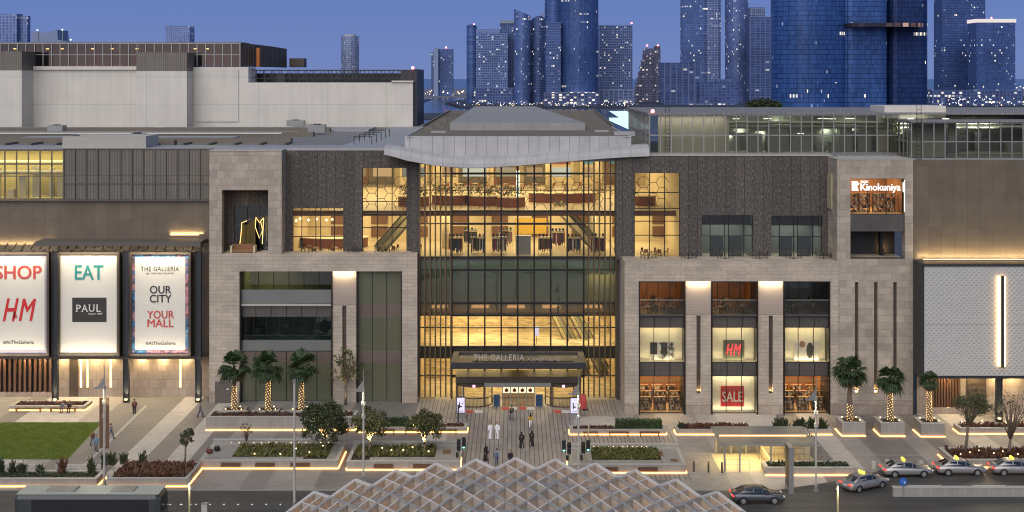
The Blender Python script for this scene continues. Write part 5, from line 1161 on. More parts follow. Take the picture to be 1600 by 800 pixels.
counter(6.2, 163, 9, 1.6, zF4, 'long red curved food counter at the right under the ring light', False)
counter(-23.5, 157.5, 8.5, 2, zF3, 'long red bar counter behind the low left window', False)
counter(-13.3, 158, 4, 1.5, zF4, 'red planted counter behind the tall left window')
counter(16.8, 159, 3, 1.4, zF4, 'orange counter behind the tall right window', False)
for x in (-25, -22.6): tset(x, 151.5, zF3, 3, .4, ct2, cc2, where='inside the low left window')
for x in (-15.5, -12.6): tset(x, 152.4, zF3, 3, .8, ct2, cc2, where='inside the tall left window')
for x in (16.2, 17.8): tset(x, 149.5, zF3, 3, .2, ct2, cc2, where='inside the tall right window')
pl = MB()
for px, py in ((464, 344), (470, 341), (483, 343), (496, 341.5), (511, 343), (520, 342)): pl.ball((Xp(px, 152), 151.5, Zp(py, 152)), .14, 6, 4)
part('pendant_lamp', M['lamp'], mb=pl)
# clothes racks in the glass fronted store
cl_cols = [(.02,.02,.03), (.16,.03,.03), (.50,.48,.45), (.02,.06,.09), (.16,.08,.03), (.03,.07,.03), (.03,.03,.035), (.2,.04,.08)]
CLM = [plain('garment %s' % 'abcdefgh'[i], c, .8, var=.3) for i, c in enumerate(cl_cols)]
def rack(x, y, z, seed, lab):
    o = root('clothes_rack', lab, 'clothes rack', (x, y, z), 'clothes racks in the glass fronted store'); q = random.Random(seed)
    MB().tube([(x-.85, y, z), (x-.85, y, z+1.9)], .03, 5).tube([(x+.85, y, z), (x+.85, y, z+1.9)], .03, 5).tube([(x-.85, y, z+1.85), (x+.85, y, z+1.85)], .03, 5).tube([(x-.85, y-.35, z+.03), (x-.85, y+.35, z+.03)], .03, 5).tube([(x+.85, y-.35, z+.03), (x+.85, y+.35, z+.03)], .03, 5).build('rail_frame', M['alu'], o)
    for i in range(15):
        px = x-.80+i*.114; l = q.uniform(1.15, 1.7); t = q.uniform(.045, .06)
        MB().add([(px-t, y-.08, z+1.8), (px+t, y-.08, z+1.8), (px+t, y+.08, z+1.8), (px-t, y+.08, z+1.8), (px-t, y-.3, z+1.68), (px+t, y-.3, z+1.68), (px+t, y+.3, z+1.68), (px-t, y+.3, z+1.68), (px-t, y-.33, z+1.8-l), (px+t, y-.33, z+1.8-l), (px+t, y+.33, z+1.8-l), (px-t, y+.33, z+1.8-l)],
            [(0,1,2,3)]+[(a+k, a+(k+1)%4, a+4+(k+1)%4, a+4+k) for a in (0, 4) for k in range(4)]+[(8,11,10,9)]).build('garment', q.choice(CLM), o)
    MB().box(x-.9, x+.9, y-.4, y+.4, z+2.0, z+2.06).build('top_shelf', M['steel'], o)
    for i in range(4): xx = x-.7+i*.45; MB().ball((xx, y, z+2.06+.2), (.16, .14, .2), 7, 5).build('hat', q.choice(CLM), o)
pos_ = [('leftmost, mostly black clothes', 712, 151.4, 1), ('with colourful striped clothes', 747, 151.4, 2), ('with mixed jackets left of the grey desk', 780, 151.4, 3), ('with dark and white clothes right of the grey desk', 852, 151.4, 4), ('with dark coats near the escalator foot', 897, 151.4, 5), ('rightmost, behind the fins', 934, 151.8, 6), ('at the back left', 735, 158, 7), ('at the back near the yellow wall', 790, 158, 8), ('at the back right', 872, 157, 9)]
for l, px, y, sd_ in pos_: rack(Xp(px, y), y, zF3, sd_, 'clothes rack in the glass store, '+l)
x = Xp(817.5, 150.6); o = root('reception_desk', 'tall pale grey block desk in the store window', 'desk', (x, 150.6, zF3)); MB().box(x-.93, x+.93, 150.2, 151, zF3, zF3+2.25).build('body', M['steel'], o); MB().box(x-.97, x+.97, 150.15, 151.05, zF3+2.25, zF3+2.32).build('top', M['alu'], o)
MB().box(x-1, x+3.2, 163.3, 163.45, zF3+.9, zF3+3).build('yellow_wall', plain('yellow wall', (.55, .36, .05), obj=False), mall)
x = Xp(838, 150); o = root('screen_board', 'small white notice board on the lit upper gallery', 'sign', (x, 149.5, zF1)); MB().box(x-.32, x+.32, 149.6, 149.66, zF1+1.0, zF1+2.2).build('panel', M['screen'], o); MB().box(x-.03, x+.03, 149.6, 149.66, zF1, zF1+1.0).build('post', M['frame'], o)
# goods shelves of the shops
def shelf(x, y, z, w, h, seed, lab, grp, rows=4, rz=0):
    q = random.Random(seed); o = root('display_shelf', lab, 'shelf', (x, y, z), grp)
    f = MB().box(x-w/2-.03, x-w/2, y-.25, y+.25, z, z+h).box(x+w/2, x+w/2+.03, y-.25, y+.25, z, z+h)
    for i in range(rows+1): f.box(x-w/2, x+w/2, y-.25, y+.25, z+h*i/rows-.02 if i else z+.02, z+h*i/rows+.015 if i else z+.05)
    f.build('shelf_frame', M['wood'], o)
    g = [MB() for _ in range(4)]
    for i in range(rows):
        xx = x-w/2+.05
        while xx < x+w/2-.12:
            ww = q.uniform(.06, .2); hh = q.uniform(.35, .85)*h/rows; g[q.randrange(4)].box(xx, xx+ww, y-.22, y+.15, z+h*i/rows+.02, z+h*i/rows+.02+hh); xx += ww+.02
    for k, m in enumerate(g):
        if m.v: tag(m.build('goods', (CLM[0], M['orangewall'], M['conctop'], M['cream'])[k], o), kind='stuff')
for k in (0, 2):
    a, b = ops[k]; x0, x1 = Xp(a, YR)+.3, Xp(b, YR)-.3; wn = 'left' if k == 0 else 'right'
    for i in range(3):
        for j in range(4):
            shelf(x0+.7+(x1-x0-1.4)*i/2+(.25 if j % 2 else 0), 143.0+j*1.6, .03, 1.25, 1.5+.3*(j % 3), 50*k+9*i+j, 'full display shelf in the %s ground floor shop' % wn, 'display shelves in the %s ground floor shop' % wn)
for i in range(4): shelf(K1[0]+.9+i*1.5, YR+2.5+.4*(i % 2), kz+.02, 1.2, 2.2, 300+i, 'crowded bookshelf behind the bookshop window', 'bookshelves in the upper corner shop', 5)
part('shop_floor', M['shopfloor'], K1[0], K1[1], YR+.65, YR+7.9, kz-.2, kz)
# deep recess: gold draped screen and bench
xg = Xp(392, YL+2.5); o = root('gold_sculpture', 'gold draped screen with glowing wire outline in the deep terrace recess', 'sculpture', (xg, YL+2.2, zl1+.03))
g = MB(); n = 10
for i in range(n): 
    a, b = -1.3+1.9*i/n, -1.3+1.9*(i+1)/n; f_ = lambda t: YL+2.4+.08*math.sin(t*9)
    g.quad((xg+a, f_(a), zl1+.8), (xg+b, f_(b), zl1+.8), (xg+b*.85, f_(b), zl1+3.6+.4*math.sin(b*2)), (xg+a*.85, f_(a), zl1+3.6+.4*math.sin(a*2)))
g.build('drape', plain('gold cloth', (.13, .095, .03), .5, .3), o)
for pts in ([(-1.3, .8), (-1.15, 2), (-1.05, 3.5), (-.4, 3.75)], [(.7, 4.2), (.6, 3), (1.1, 1.6), (1.5, 2.6), (1.25, 3.7), (1.6, 4.1)], [(.75, 4.1), (1.1, 3.5), (1.6, 4.0), (1.55, 2.8), (1.45, .9)]):
    MB().tube([(xg+a, YL+2.2, zl1+b) for a, b in pts], .035, 5).build('glowing_wire', M['fairy'], o)
MB().box(xg-1.5, xg+1.2, YL+2.1, YL+2.9, zl1+.03, zl1+.2).build('plinth', M['black'], o)
xs = Xp(380, YL+1.2); o = root('lounge_sofa', 'brown sofa with lit ends in the deep terrace recess', 'sofa', (xs, YL+1.2, zl1+.03))
MB().box(xs-1.3, xs+1.3, YL+.9, YL+1.7, zl1+.1, zl1+.5).build('seat', M['orangewall'], o); MB().box(xs-1.3, xs+1.3, YL+1.7, YL+1.9, zl1+.1, zl1+1.0).build('backrest', M['orangewall'], o)
for s in (-1, 1): MB().box(xs+s*1.4-.1, xs+s*1.4+.1, YL+.85, YL+1.9, zl1+.06, zl1+.85).build('arm', M['cream'], o)
area(xs, YL+1.3, H[3]-.2, 2, 1.2, 10, (1, .72, .35))
# small things at the front of the entrance
def kiosk(px, pyb, lab):
    x, y, z = G(px, pyb); o = root('information_screen', lab, 'screen', (x, y, 0), 'digital screens before the entrance')
    MB().box(x-.5, x+.5, y-.15, y+.15, 0, .62).build('base', M['steel'], o); MB().box(x-.5, x+.5, y-.13, y+.13, .62, 2.5).build('housing', M['charcoal'], o)
    s = MB().box(x-.44, x+.44, y-.15, y-.132, .72, 2.42).build('display', M['screen'], o)
    MB().box(x-.2, x-.08, y-.165, y-.152, 1.2, 1.9).box(x-.08, x+.15, y-.165, y-.152, 1.35, 1.5).box(x+.15, x+.24, y-.165, y-.152, 1.7, 1.85).box(x-.3, x+.3, y-.165, y-.152, .86, .92).build('display_print', M['ink'], s)
kiosk(720, 654, 'lit digital screen left of the entrance'); kiosk(897.5, 655, 'lit digital screen right of the entrance behind the lamp post')
x, y, z = G(716, 662); o = root('slim_post', 'slim dark bronze post beside the left digital screen', 'post', (x, y, 0)); MB().tube([(x, y, 0), (x, y, 2.0)], .09, 8).build('shaft', M['brown'], o); MB().ball((x, y, 2.05), .11).build('cap', M['brown'], o)
x, y, z = G(911, 640); o = root('red_banner_stand', 'red banner stand beside the right of the entrance', 'banner', (x, y, 0)); MB().lathe((x, y, .1), [(.35, 0), (.42, .6), (.38, 1.3), (.3, 1.7)], 10, sy=.4).build('banner_cloth', M['redtxt'], o); MB().lathe((x+.25, y-.2, 0), [(.4, 0), (.35, .1)], 10).build('base', M['black'], o)
for i, (px, pw, m, l) in enumerate([(789.5, 11, 'redtxt', 'red door mat left of the centre doors'), (802, 12, 'paint', 'pale door mat before the left centre door'), (816.5, 11, 'redtxt', 'red door mat before the right centre door'), (829, 12, 'paint', 'pale door mat right of the centre doors'), (734, 11, 'redtxt', 'red mat at the left round door'), (748, 12, 'paint', 'pale mat at the left round door'), (871, 11, 'redtxt', 'red mat at the right round door'), (884, 12, 'paint', 'pale mat at the right round door')]):
    y = 143.6 if i < 4 else 142.2; o = MB().prism([(Xp(px-pw/2, y), y-.6), (Xp(px+pw/2, y), y-.6), (Xp(px+pw/2, y), y+.5), (Xp(px-pw/2, y), y+.5)], .006, .03).build('door_mat', M[m]); tag(o, l, 'door mat')
# ---------------------------------------------------------------- planters
def box_wall(x0, x1, y0, y1, h, t=.3, z0=0):
    return MB().box(x0, x1, y0, y0+t, z0, h).box(x0, x1, y1-t, y1, z0, h).box(x0, x0+t, y0+t, y1-t, z0, h).box(x1-t, x1, y0+t, y1-t, z0, h)
def ledrun(o, segs, z=.05):
    for a, b in segs: MB().bar((*a, z), (*b, z), .10, .09).build('strip_light', M['led'], o)
def planter(label, x0, x1, y0, y1, h, led='fl', hb=None, name='planter', t=.32, soil=.12):
    o = root(name, label, 'planter', ((x0+x1)/2, (y0+y1)/2, 0))
    MB().box(x0+.06, x1-.06, y0+.06, y1-.06, 0, .12).build('plinth', M['brown'], o)
    box_wall(x0, x1, y0, y1, h, t, .12).build('wall', M['concrete'], o)
    box_wall(x0-.03, x1+.03, y0-.03, y1+.03, h+.06, t+.06, h+.002).build('coping', M['conctop'], o)
    MB().box(x0+t, x1-t, y0+t, y1-t, h-.3, h-soil).build('soil', M['soil'], o)
    sg = []
    if 'f' in led: sg.append(((x0-.02, y0-.05), (x1+.02, y0-.05)))
    if 'l' in led: sg.append(((x0-.05, y0), (x0-.05, y1)))
    if 'r' in led: sg.append(((x1+.05, y0), (x1+.05, y1)))
    ledrun(o, sg)
    if hb: MB().box(x0, x1, y1+.002, y1+.4, 0, hb).build('back_wall', M['concrete'], o); MB().box(x0-.02, x1+.02, y1-.03, y1+.43, hb+.002, hb+.06).build('coping', M['conctop'], o)
    return o
def lights(o, pts, r=.07):
    r = r*.7
    for p in pts: MB().ball(p, r, 6, 4).build('spotlight', M['lamp'], o)
def wooden_bench(label, x0, x1, y0, z=.45, grp=None):
    o = root('bench', label, 'bench', ((x0+x1)/2, y0, 0), grp)
    s = MB()
    for i in range(5): s.box(x0, x1, y0+i*.1, y0+i*.1+.085, z-.06, z)
    s.build('seat', M['wood'], o)
    for x in (x0+.05, x1-.15): MB().box(x, x+.1, y0+.02, y0+.46, 0, z-.06).build('leg', M['wood'], o)
    return o
def inset_seat(o, x0, x1, y0, z0=.42, z1=.62):
    s = MB()
    for i in range(4): s.box(x0, x1, y0-.09, y0-.004, z0+i*.055, z0+i*.055+.045)
    s.box(x0, x1, y0-.5, y0-.09, z0-.04, z0+.02); s.build('seat', M['wood'], o)
def shrubs(name, label, cat, x0, x1, y0, y1, z, h, m, n, seed, kind='stuff', blade=.16, spread=1.0):
    mb = MB(); q = random.Random(seed)
    for i in range(n):
        x, y = q.uniform(x0, x1), q.uniform(y0, y1); hh = h*q.uniform(.45, 1.15)
        for k in range(4):
            a = q.random()*2*PI; r = blade*q.uniform(.5, 1.2)*spread; w_ = .05+.03*q.random()
            bx_, by_ = x+q.uniform(-.08, .08), y+q.uniform(-.08, .08); zz = z+hh*q.uniform(0, .6)
            mb.quad((bx_-w_, by_, zz), (bx_+w_, by_+.02, zz), (bx_+w_+r*math.cos(a), by_+r*math.sin(a), zz+hh*.42), (bx_+r*math.cos(a), by_+r*math.sin(a), zz+hh*.46))
    o = mb.build(name, m)
    return tag(o, label, cat, kind=kind) if kind != 'thing' else tag(o, label, cat)
def hedge(label, x0, x1, y0, y1, z0, z1, m='hedge', n=1500, seed=1, name='hedge'):
    o = root(name, label, 'hedge', ((x0+x1)/2, (y0+y1)/2, z0)); q = random.Random(seed); mb = MB()
    MB().box(x0+.12, x1-.12, y0+.12, y1-.12, z0, z1-.15).build('inner_branches', M['leaf'], o)
    for i in range(n):
        x, y, z = q.uniform(x0, x1), q.uniform(y0, y1), q.uniform(z0, z1)
        f = q.randrange(3)
        if f == 0: y = y0+q.uniform(-.05, .1)
        elif f == 1: z = z1+q.uniform(-.12, .06)
        else: x = q.choice((x0, x1))+q.uniform(-.08, .08)
        a, b = q.random()*6.3, q.uniform(-.6, .8); s = q.uniform(.07, .13); d = Vector((math.cos(a)*math.cos(b), math.sin(a)*math.cos(b), math.sin(b)))*s; e = d.orthogonal().normalized()*s*.6
        p = Vector((x, y, z)); mb.quad(p-e, p+d, p+e, p-d*.3)
    mb.build('foliage', M[m], o); return o
def gx(px, py, z=0): return G(px, py, z)[0]
# left: palm bed, tree beds, strips
y0 = Gy(672.5); x0, x1 = gx(322, 672.5), gx(554.5, 672.5)
P1 = planter('long tan planter holding the three left palms', x0, x1, y0, y0+2.6, 1.45, 'fr')
for px in (366, 419, 471):
    x = Xp(px, y0+3.3); bxw = box_wall(x-1.35, x+1.35, y0+2.62, y0+4.6, 1.45, .3); bxw.build('palm_box', M['concrete'], P1); MB().box(x-1.04, x+1.04, y0+2.3, y0+4.3, 1.0, 1.36).build('soil', M['soil'], P1)
    lights(P1, [(x-.9, y0+3.0, 1.55), (x+.9, y0+2.9, 1.55), (x+.5, y0+4.1, 1.55)], .09)
shrubs('planter_plants', 'low dark plants in the left palm planter', 'ground plants', x0+.4, x1-.4, y0+.4, y0+2.2, 1.33, .35, M['redleaf'], 260, 3)
y2 = Gy(732.5); xa, xb = gx(311.5, 732.5), gx(528, 732.5)
P2 = planter('large tan planter with wooden seats around the dark round tree', xa, xb, y2, y2+5.4, .82, 'fr', 1.25)
MB().box(xa+.35, xa+3.0, y2+.3, y2+5.1, .4, .90).box(xa+3.0, xb-3.6, y2+.32, y2+1.1, .4, .86).box(xb-1.2, xb-.33, y2+.3, y2+5.1, .4, .88).build('seat_block', M['concrete'], P2)
for a, b in ((350, 380), (403, 433), (457, 487)): inset_seat(P2, gx(a, 727), gx(b, 727), y2-.003)
shrubs('planter_plants', 'yellow green plants in the seat planter at the dark tree', 'ground plants', xa+3.1, xb-1.3, y2+1.2, y2+5.0, .72, .5, M['olivelow'], 900, 4)
lights(P2, [(Xp(362+i*11.6, y2+4.9), y2+4.9, 1.15) for i in range(14)], .045); lights(P2, [(xb-4.6, y2+2.4, 1.3), (xb-2.0, y2+3.2, 1.35), (xb-8.6, y2+1.3, 1.1), (xb-3.1, y2+1.5, 1.2), (xb-6.0, y2+1.3, 1.1)], .09)
y3 = Gy(734.6); xa3, xb3 = gx(541.5, 734.6), gx(719, 734.6)
P3 = planter('tan planter with two olive trees left of the entrance path', xa3, xb3, y3, y3+5.2, .85, 'fl', 1.2)
MB().box(xa3+2.2, xb3-2.6, y3+.32, y3+1.3, .4, .9).box(xb3-2.6, xb3-.33, y3+.3, y3+4.8, .4, .92).build('seat_block', M['concrete'], P3)
for a, b in ((586, 616), (647, 677)): inset_seat(P3, gx(a, 729), gx(b, 729), y3-.003)
MB().box(xb3-1.9, xb3-1.1, y3+2.2, y3+3.6, .925, .95).build('seat', M['wood'], P3)
MB().bar((xb3+.05, y3, .08), (xb3+.05, y3+1.5, .8), .14, .1).build('strip_light', M['led'], P3)
shrubs('planter_plants', 'green plants under the two olive trees', 'ground plants', xa3+.5, xb3-2.7, y3+1.4, y3+4.8, .75, .5, M['olivelow'], 700, 5)
lights(P3, [(xa3+1.3, y3+2.6, 1.2), (xa3+3.2, y3+3.2, 1.25), (xa3+4.2, y3+2.6, 1.2), (xb3-5.9, y3+2.6, 1.2), (xb3-5.0, y3+3.1, 1.35), (xb3-3.3, y3+2.2, 1.2)], .1)
y4 = Gy(675.8); xa4, xb4 = gx(560, 675.8), gx(729.5, 675.8)
P4 = planter('low strip planter with hedge and benches left of the entrance', xa4, xb4, y4, y4+1.7, .5, 'fr')
hedge('clipped green box hedge left of the entrance', Xp(600, y4), Xp(636, y4), y4+.35, y4+1.5, .4, 1.35, n=900, seed=2)
shrubs('planter_plants', 'brown low plants in the strip planter left of the entrance', 'ground plants', Xp(688, y4), xb4-.4, y4+.4, y4+1.4, .42, .3, M['redleaf'], 160, 6)
for a, b, w_ in ((597, 617, 'at the left end'), (633, 655, 'in the middle'), (688, 714, 'at the right end')): wooden_bench('brown wooden bench %s of the strip planter left of the entrance' % w_, gx(a, 677), gx(b, 677), y4-.72)
# right of the entrance
y5 = Gy(679.4); xa5, xb5 = gx(890.5, 679.4), gx(1041, 679.4)
P5 = planter('low strip planter with hedge and benches right of the entrance', xa5, xb5, y5, y5+1.7, .5, 'flr')
hedge('clipped green box hedge right of the entrance', Xp(964, y5), Xp(1034, y5), y5+.35, y5+1.5, .4, 1.4, n=1600, seed=3)
shrubs('planter_plants', 'brown low plants right of the entrance', 'ground plants', xa5+.5, Xp(958, y5), y5+.4, y5+1.4, .42, .3, M['redleaf'], 200, 7)
for a, b, w_ in ((911, 934, 'at the left end'), (951, 982, 'in the middle'), (999, 1030, 'at the right end')): wooden_bench('brown wooden bench %s of the strip planter right of the entrance' % w_, gx(a, 680), gx(b, 680), y5-.72)
y6 = Gy(739.4); xa6, xb6 = gx(888, 739.4), gx(1072, 739.4)
P6 = planter('large tan planter with green ground plants right of the entrance path', xa6, xb6, y6, y6+5.4, .82, 'fr', 1.2)
MB().box(xa6+.33, Xp(924, y6+3), y6+.3, y6+5.0, .4, .9).box(Xp(925, y6+3), Xp(1030, y6+3), y6+.32, y6+1.4, .4, .88).box(Xp(1031, y6+3), xb6-.33, y6+.3, y6+5.0, .4, .9).build('seat_block', M['concrete'], P6)
for a, b in ((935, 964), (995, 1025)): inset_seat(P6, gx(a, 733), gx(b, 733), y6-.003)
MB().box(xb6-2.6, xb6-1.9, y6+2.6, y6+4.2, .905, .93).box(xb6-1.4, xb6-.7, y6+.8, y6+1.6, .905, .93).build('seat', M['wood'], P6)
MB().bar((xa6-.05, y6, .08), (xa6-.05, y6+2.2, .5), .14, .1).build('strip_light', M['led'], P6)
shrubs('planter_plants', 'yellow green plants in the tan planter right of the path', 'ground plants', Xp(927, y6+3), Xp(1028, y6+3), y6+1.5, y6+5.0, .75, .5, M['olivelow'], 800, 8)
lights(P6, [(Xp(928+i*7.5, y6+4.9), y6+4.9, 1.15) for i in range(13)], .05)
y7 = Gy(679.4); xa7, xb7 = gx(1057, 679.4), gx(1300, 679.4)
P7 = planter('long low planter behind the glass roofed shelter', xa7, xb7, y7, y7+1.7, .5, 'fl')
shrubs('planter_plants', 'row of red brown plants behind the shelter', 'ground plants', Xp(1072, y7), Xp(1171, y7), y7+.4, y7+1.4, .42, .6, M['redleaf'], 330, 9)
for i, px in enumerate((1066, 1216, 1228, 1249, 1257, 1272, 1288)):
    tag(shrubs('shrub', 'x', None, Xp(px-5, y7), Xp(px+5, y7), y7+.5, y7+1.3, .42, 1.15 if i else .8, M['leaf'], 26, 40+i, None, .3), 'loose green shrub in the low planter behind the shelter' if i else 'single green shrub at the left end of the low planter', 'shrub', 'green shrubs behind the shelter' if i else None)
for i, (a, b, py, l) in enumerate(((1315.6, 1352.5, 681.3, 'first'), (1376.3, 1414, 682, 'second'), (1439.4, 1476.5, 682.7, 'third'))):
    y = Gy(py); x0, x1 = gx(a, py), gx(b, py); o = planter('square tan planter box with palm, %s from the shop windows' % l, x0, x1, y, y+2.6, 1.42, 'fl')
    lights(o, [(x0+.5, y+1.9, 1.55), (x1-.5, y+1.9, 1.55), (x1-.35, y+.9, 1.5)], .09)
y9 = Gy(678.5); xa9 = gx(1499.5, 678.5)
P9 = planter('low planter with dark plants below the patterned panel', xa9, 76, y9, y9+2.0, .62, 'fl')
shrubs('planter_plants', 'red brown plants below the patterned panel', 'ground plants', xa9+.4, 72, y9+.4, y9+1.7, .5, .55, M['redleaf'], 420, 10)
lights(P9, [(xa9+.6+i*2.4, y9+1.0+.4*(i % 2), 1.1) for i in range(8)], .08)
y10 = Gy(731); xa10 = gx(1481, 724)
P10 = planter('wide planter with lit red plants behind the waiting taxis', xa10, 80, y10, y10+4.2, .75, 'fl')
shrubs('planter_plants', 'lit red brown plants behind the waiting taxis', 'ground plants', xa10+.5, 76, y10+.5, y10+3.7, .62, .6, M['redleaf'], 900, 11)
lights(P10, [(xa10+1.0+i*1.15, y10+.6+1.5*((i*7) % 5)/5, 1.2) for i in range(15)], .08)
y11 = Gy(743); P11 = planter('tan planter with dark plants beside the shelter', gx(1196, 743), gx(1336, 743), y11, y11+2.2, .72, 'f')
shrubs('planter_plants', 'dark low plants beside the shelter', 'ground plants', gx(1202, 743), gx(1331, 743), y11+.4, y11+1.8, .62, .32, M['leaf'], 380, 12)
y12 = Gy(776.5); o = root('low_wall', 'long low tan wall between the road and the taxi lane', 'wall', (55, y12, 0)); MB().box(gx(1396, 776.5), 80, y12, y12+.45, 0, .82).build('body', M['concrete'], o); MB().box(gx(1395.5, 776.5), 80, y12-.03, y12+.48, .822, .89).build('coping', M['conctop'], o)
y13 = Gy(760.5)
P13 = planter('long roadside planter with sparse shrubs below the lawn', -75, gx(151, 760.5), y13, y13+2.6, .72, 'fr')
shrubs('planter_plants', 'low dark green ground cover in the roadside planter', 'ground plants', -60, gx(148, 760.5), y13+.4, y13+2.2, .6, .16, M['leaf'], 1100, 13)
for i, (px, h) in enumerate(((2, 1.5), (20, 1.4), (33, 1.2), (62, .9), (97, 1.6), (143, 1.7))):
    tag(shrubs('shrub', 'x', None, Xp(px-4, y13+2), Xp(px+4, y13+2), y13+1.7, y13+2.2, .6, h, M['redleaf' if i in (4,) else 'leaf'], 22, 60+i, None, .28), ('reddish twiggy shrub by the lawn corner' if i == 4 else 'sparse dark shrub in the roadside planter below the lawn'), 'shrub', None if i == 4 else 'dark shrubs below the lawn')
P14 = planter('roadside planter full of red brown plants left of the seat planter', gx(167, 760.5), gx(293, 760.5), y13, y13+5.0, .75, 'fr')
shrubs('planter_plants', 'dense red brown plants in the roadside planter', 'ground plants', gx(174, 760.5), gx(288, 760.5), y13+.5, y13+4.4, .65, .55, M['redleaf'], 1300, 14)
for i, px in enumerate((166, 175, 194, 222)):
    tag(shrubs('shrub', 'x', None, Xp(px-4, y13+4.6), Xp(px+4, y13+4.6), y13+4.2, y13+4.8, .6, 1.3, M['leaf'], 20, 80+i, None, .3), 'small leafy shrub behind the red brown roadside plants', 'shrub', 'leafy shrubs behind the red brown plants')
y15 = Gy(641.5); P15 = planter('low pale planter with two bronze benches beside the lawn', gx(15, 641.5), gx(133, 641.5), y15, y15+2.4, .48, 'fr')
shrubs('planter_plants', 'low red plants in the planter beside the lawn', 'ground plants', gx(22, 641.5), gx(128, 641.5), y15+.5, y15+1.9, .4, .3, M['redleaf'], 420, 15)
wooden_bench('bronze bench left of the seated pair', gx(25, 643), gx(65, 643), y15-.75); wooden_bench('bronze bench under the seated pair', gx(79, 643), gx(119, 643), y15-.75)
for px, px1 in ((4, 62), (86, 158)): x0, x1 = gx(px, 733), gx(px1, 733); tag(MB().box(x0, x1, Gy(733), Gy(733)+.35, 0, .4).build('low_bench', M['conctop']), 'pale stone ledge at the lawn edge, %s one' % ('left' if px < 50 else 'right'), 'bench')
# ---------------------------------------------------------------- palms and trees
def palm(label, x, y, z, H, lit0, lit1, crown=1.0, seed=1, group=None):
    q = random.Random(seed); o = root('palm_tree', label, 'palm tree', (x, y, z), group)
    tr = [(x+.05*math.sin(i), y, z+H*.68*i/9) for i in range(10)]
    MB().tube(tr, [.30-.012*i for i in range(10)], 10).build('trunk', M['bark'], o, True)
    hub = Vector((x, y, z+H*.72)); L = .48*H*crown*.62
    f = MB(); dry = MB()
    def frond(mb, az, el, l, fan=1.25, droop=.35):
        d = Vector((math.cos(az)*math.cos(el), math.sin(az)*math.cos(el), math.sin(el))); s = d.cross(Vector((0,0,1))).normalized(); u = s.cross(d)
        st = hub+d*l*.42; mb.quad(hub-s*.03, hub+s*.03, st+s*.02, st-s*.02)
        for k in range(11):
            a = fan*(k/10-.5)*2; e = (d*math.cos(a)+s*math.sin(a)); e = e.normalized()
            ll = l*.62*(1-.18*abs(k/10-.5)*2)*q.uniform(.9, 1.1); m_ = st+e*ll*.6+u*.02; tip = st+e*ll-Vector((0,0,1))*ll*droop*q.uniform(.6, 1.4)
            w_ = e.cross(u).normalized()*.055*l
            mb.quad(st, m_+w_, tip, m_-w_)
    for i in range(44): frond(f, q.random()*2*PI, q.uniform(-.35, 1.35) if i > 12 else q.uniform(-.9, -.2), L*q.uniform(.85, 1.15))
    for i in range(22): frond(dry, q.random()*2*PI, q.uniform(-1.35, -.85), L*q.uniform(.6, .9), .8, .3)
    f.build('crown', M['palm'], o); dry.build('dry_skirt', M['palmdry'], o)
    sl = MB()
    n = int(110*(lit1-lit0))
    for i in range(n):
        t = lit0+(lit1-lit0)*i/n; a = i*2.4; r = .32-.012*9*t; zz = z+H*.68*t
        sl.ball((x+r*math.cos(a), y+r*math.sin(a), zz), .045, 5, 3)
    tag(sl.build('string_lights', M['fairy'], o), kind='stuff')
    return o
for i, (px, l) in enumerate(((366, 'left palm of the row of three, trunk dimly lit'), (419, 'middle palm of the row of three left of the entrance'), (471, 'right palm of the row of three, beside the dark tree'))):
    palm('tall fan palm, '+l, Xp(px, y0 if 0 else Gy(672.5)+3.3), Gy(672.5)+3.3, 1.3, 7.0, .02, .95 if i else .6, 1.0, 10+i)
for i, (px, py, H_, l0, l1, l) in enumerate(((1328, 681.3, 7.6, .0, .36, 'with only the trunk foot lit, nearest the shop windows'), (1391, 682, 6.6, .02, .95, 'with fully lit trunk, in the middle box'), (1452, 682.7, 6.2, .02, .95, 'with small thin crown, in the box by the patterned panel'))):
    y = Gy(py)+1.4; palm('fan palm in square box, '+l, Xp(px, y), y, 1.28, H_, l0, l1, .95 if i < 2 else .7, 20+i)
def tree(label, x, y, z, H, cr, trunk_h, leaf, n, seed, cz=None, squash=.8, ls=.2, clear=.25, name='tree', spread=1.0, lean=0):
    q = random.Random(seed); o = root(name, label, 'tree', (x, y, z)); c = Vector((x+lean, y, z+(cz or H-cr*squash)))
    b = MB(); st = Vector((x, y, z)); fk = Vector((x+lean*.4, y, z+trunk_h))
    b.tube([st, (st+fk)/2+Vector((.05, 0, 0)), fk], [.05*H**.7, .042*H**.7, .036*H**.7], 7); tips = []
    for i in range(11):
        a = i*2.4+q.random(); e = q.uniform(.3, 1.3); p = c+Vector((math.cos(a)*math.cos(e), math.sin(a)*math.cos(e), math.sin(e)*squash-.25))*cr*q.uniform(.5, .85)
        b.tube([fk, (fk+p)/2+Vector((q.uniform(-.1, .1), q.uniform(-.1, .1), .12)), p], [.03*H**.7, .02*H**.7, .008*H**.7], 5); tips.append(p)
    b.build('trunk', M['bark'], o, True)
    f = MB(); cl = []
    for i in range(30):
        a = q.random()*2*PI; e = math.asin(q.uniform(-.75, 1)); r = cr*spread*q.uniform(.55, .95)
        cl.append((c+Vector((math.cos(a)*math.cos(e)*r, math.sin(a)*math.cos(e)*r, math.sin(e)*r*squash)), cr*q.uniform(.18, .36)))
    cl += [(p, cr*.28) for p in tips]
    for i in range(n):
        cc, rr_ = cl[q.randrange(len(cl))]
        d = Vector((q.gauss(0, 1), q.gauss(0, 1), q.gauss(0, 1))).normalized()*rr_*q.random()**.5; p = cc+d
        a, e = q.random()*6.3, q.uniform(-1.2, 1.2); u = Vector((math.cos(a)*math.cos(e), math.sin(a)*math.cos(e), math.sin(e))); v = u.orthogonal().normalized()
        s = ls*q.uniform(.6, 1.2); f.quad(p-u*s*.7, p+v*s*.4, p+u*s*.7, p-v*s*.4)
    f.build('crown', leaf, o); return o
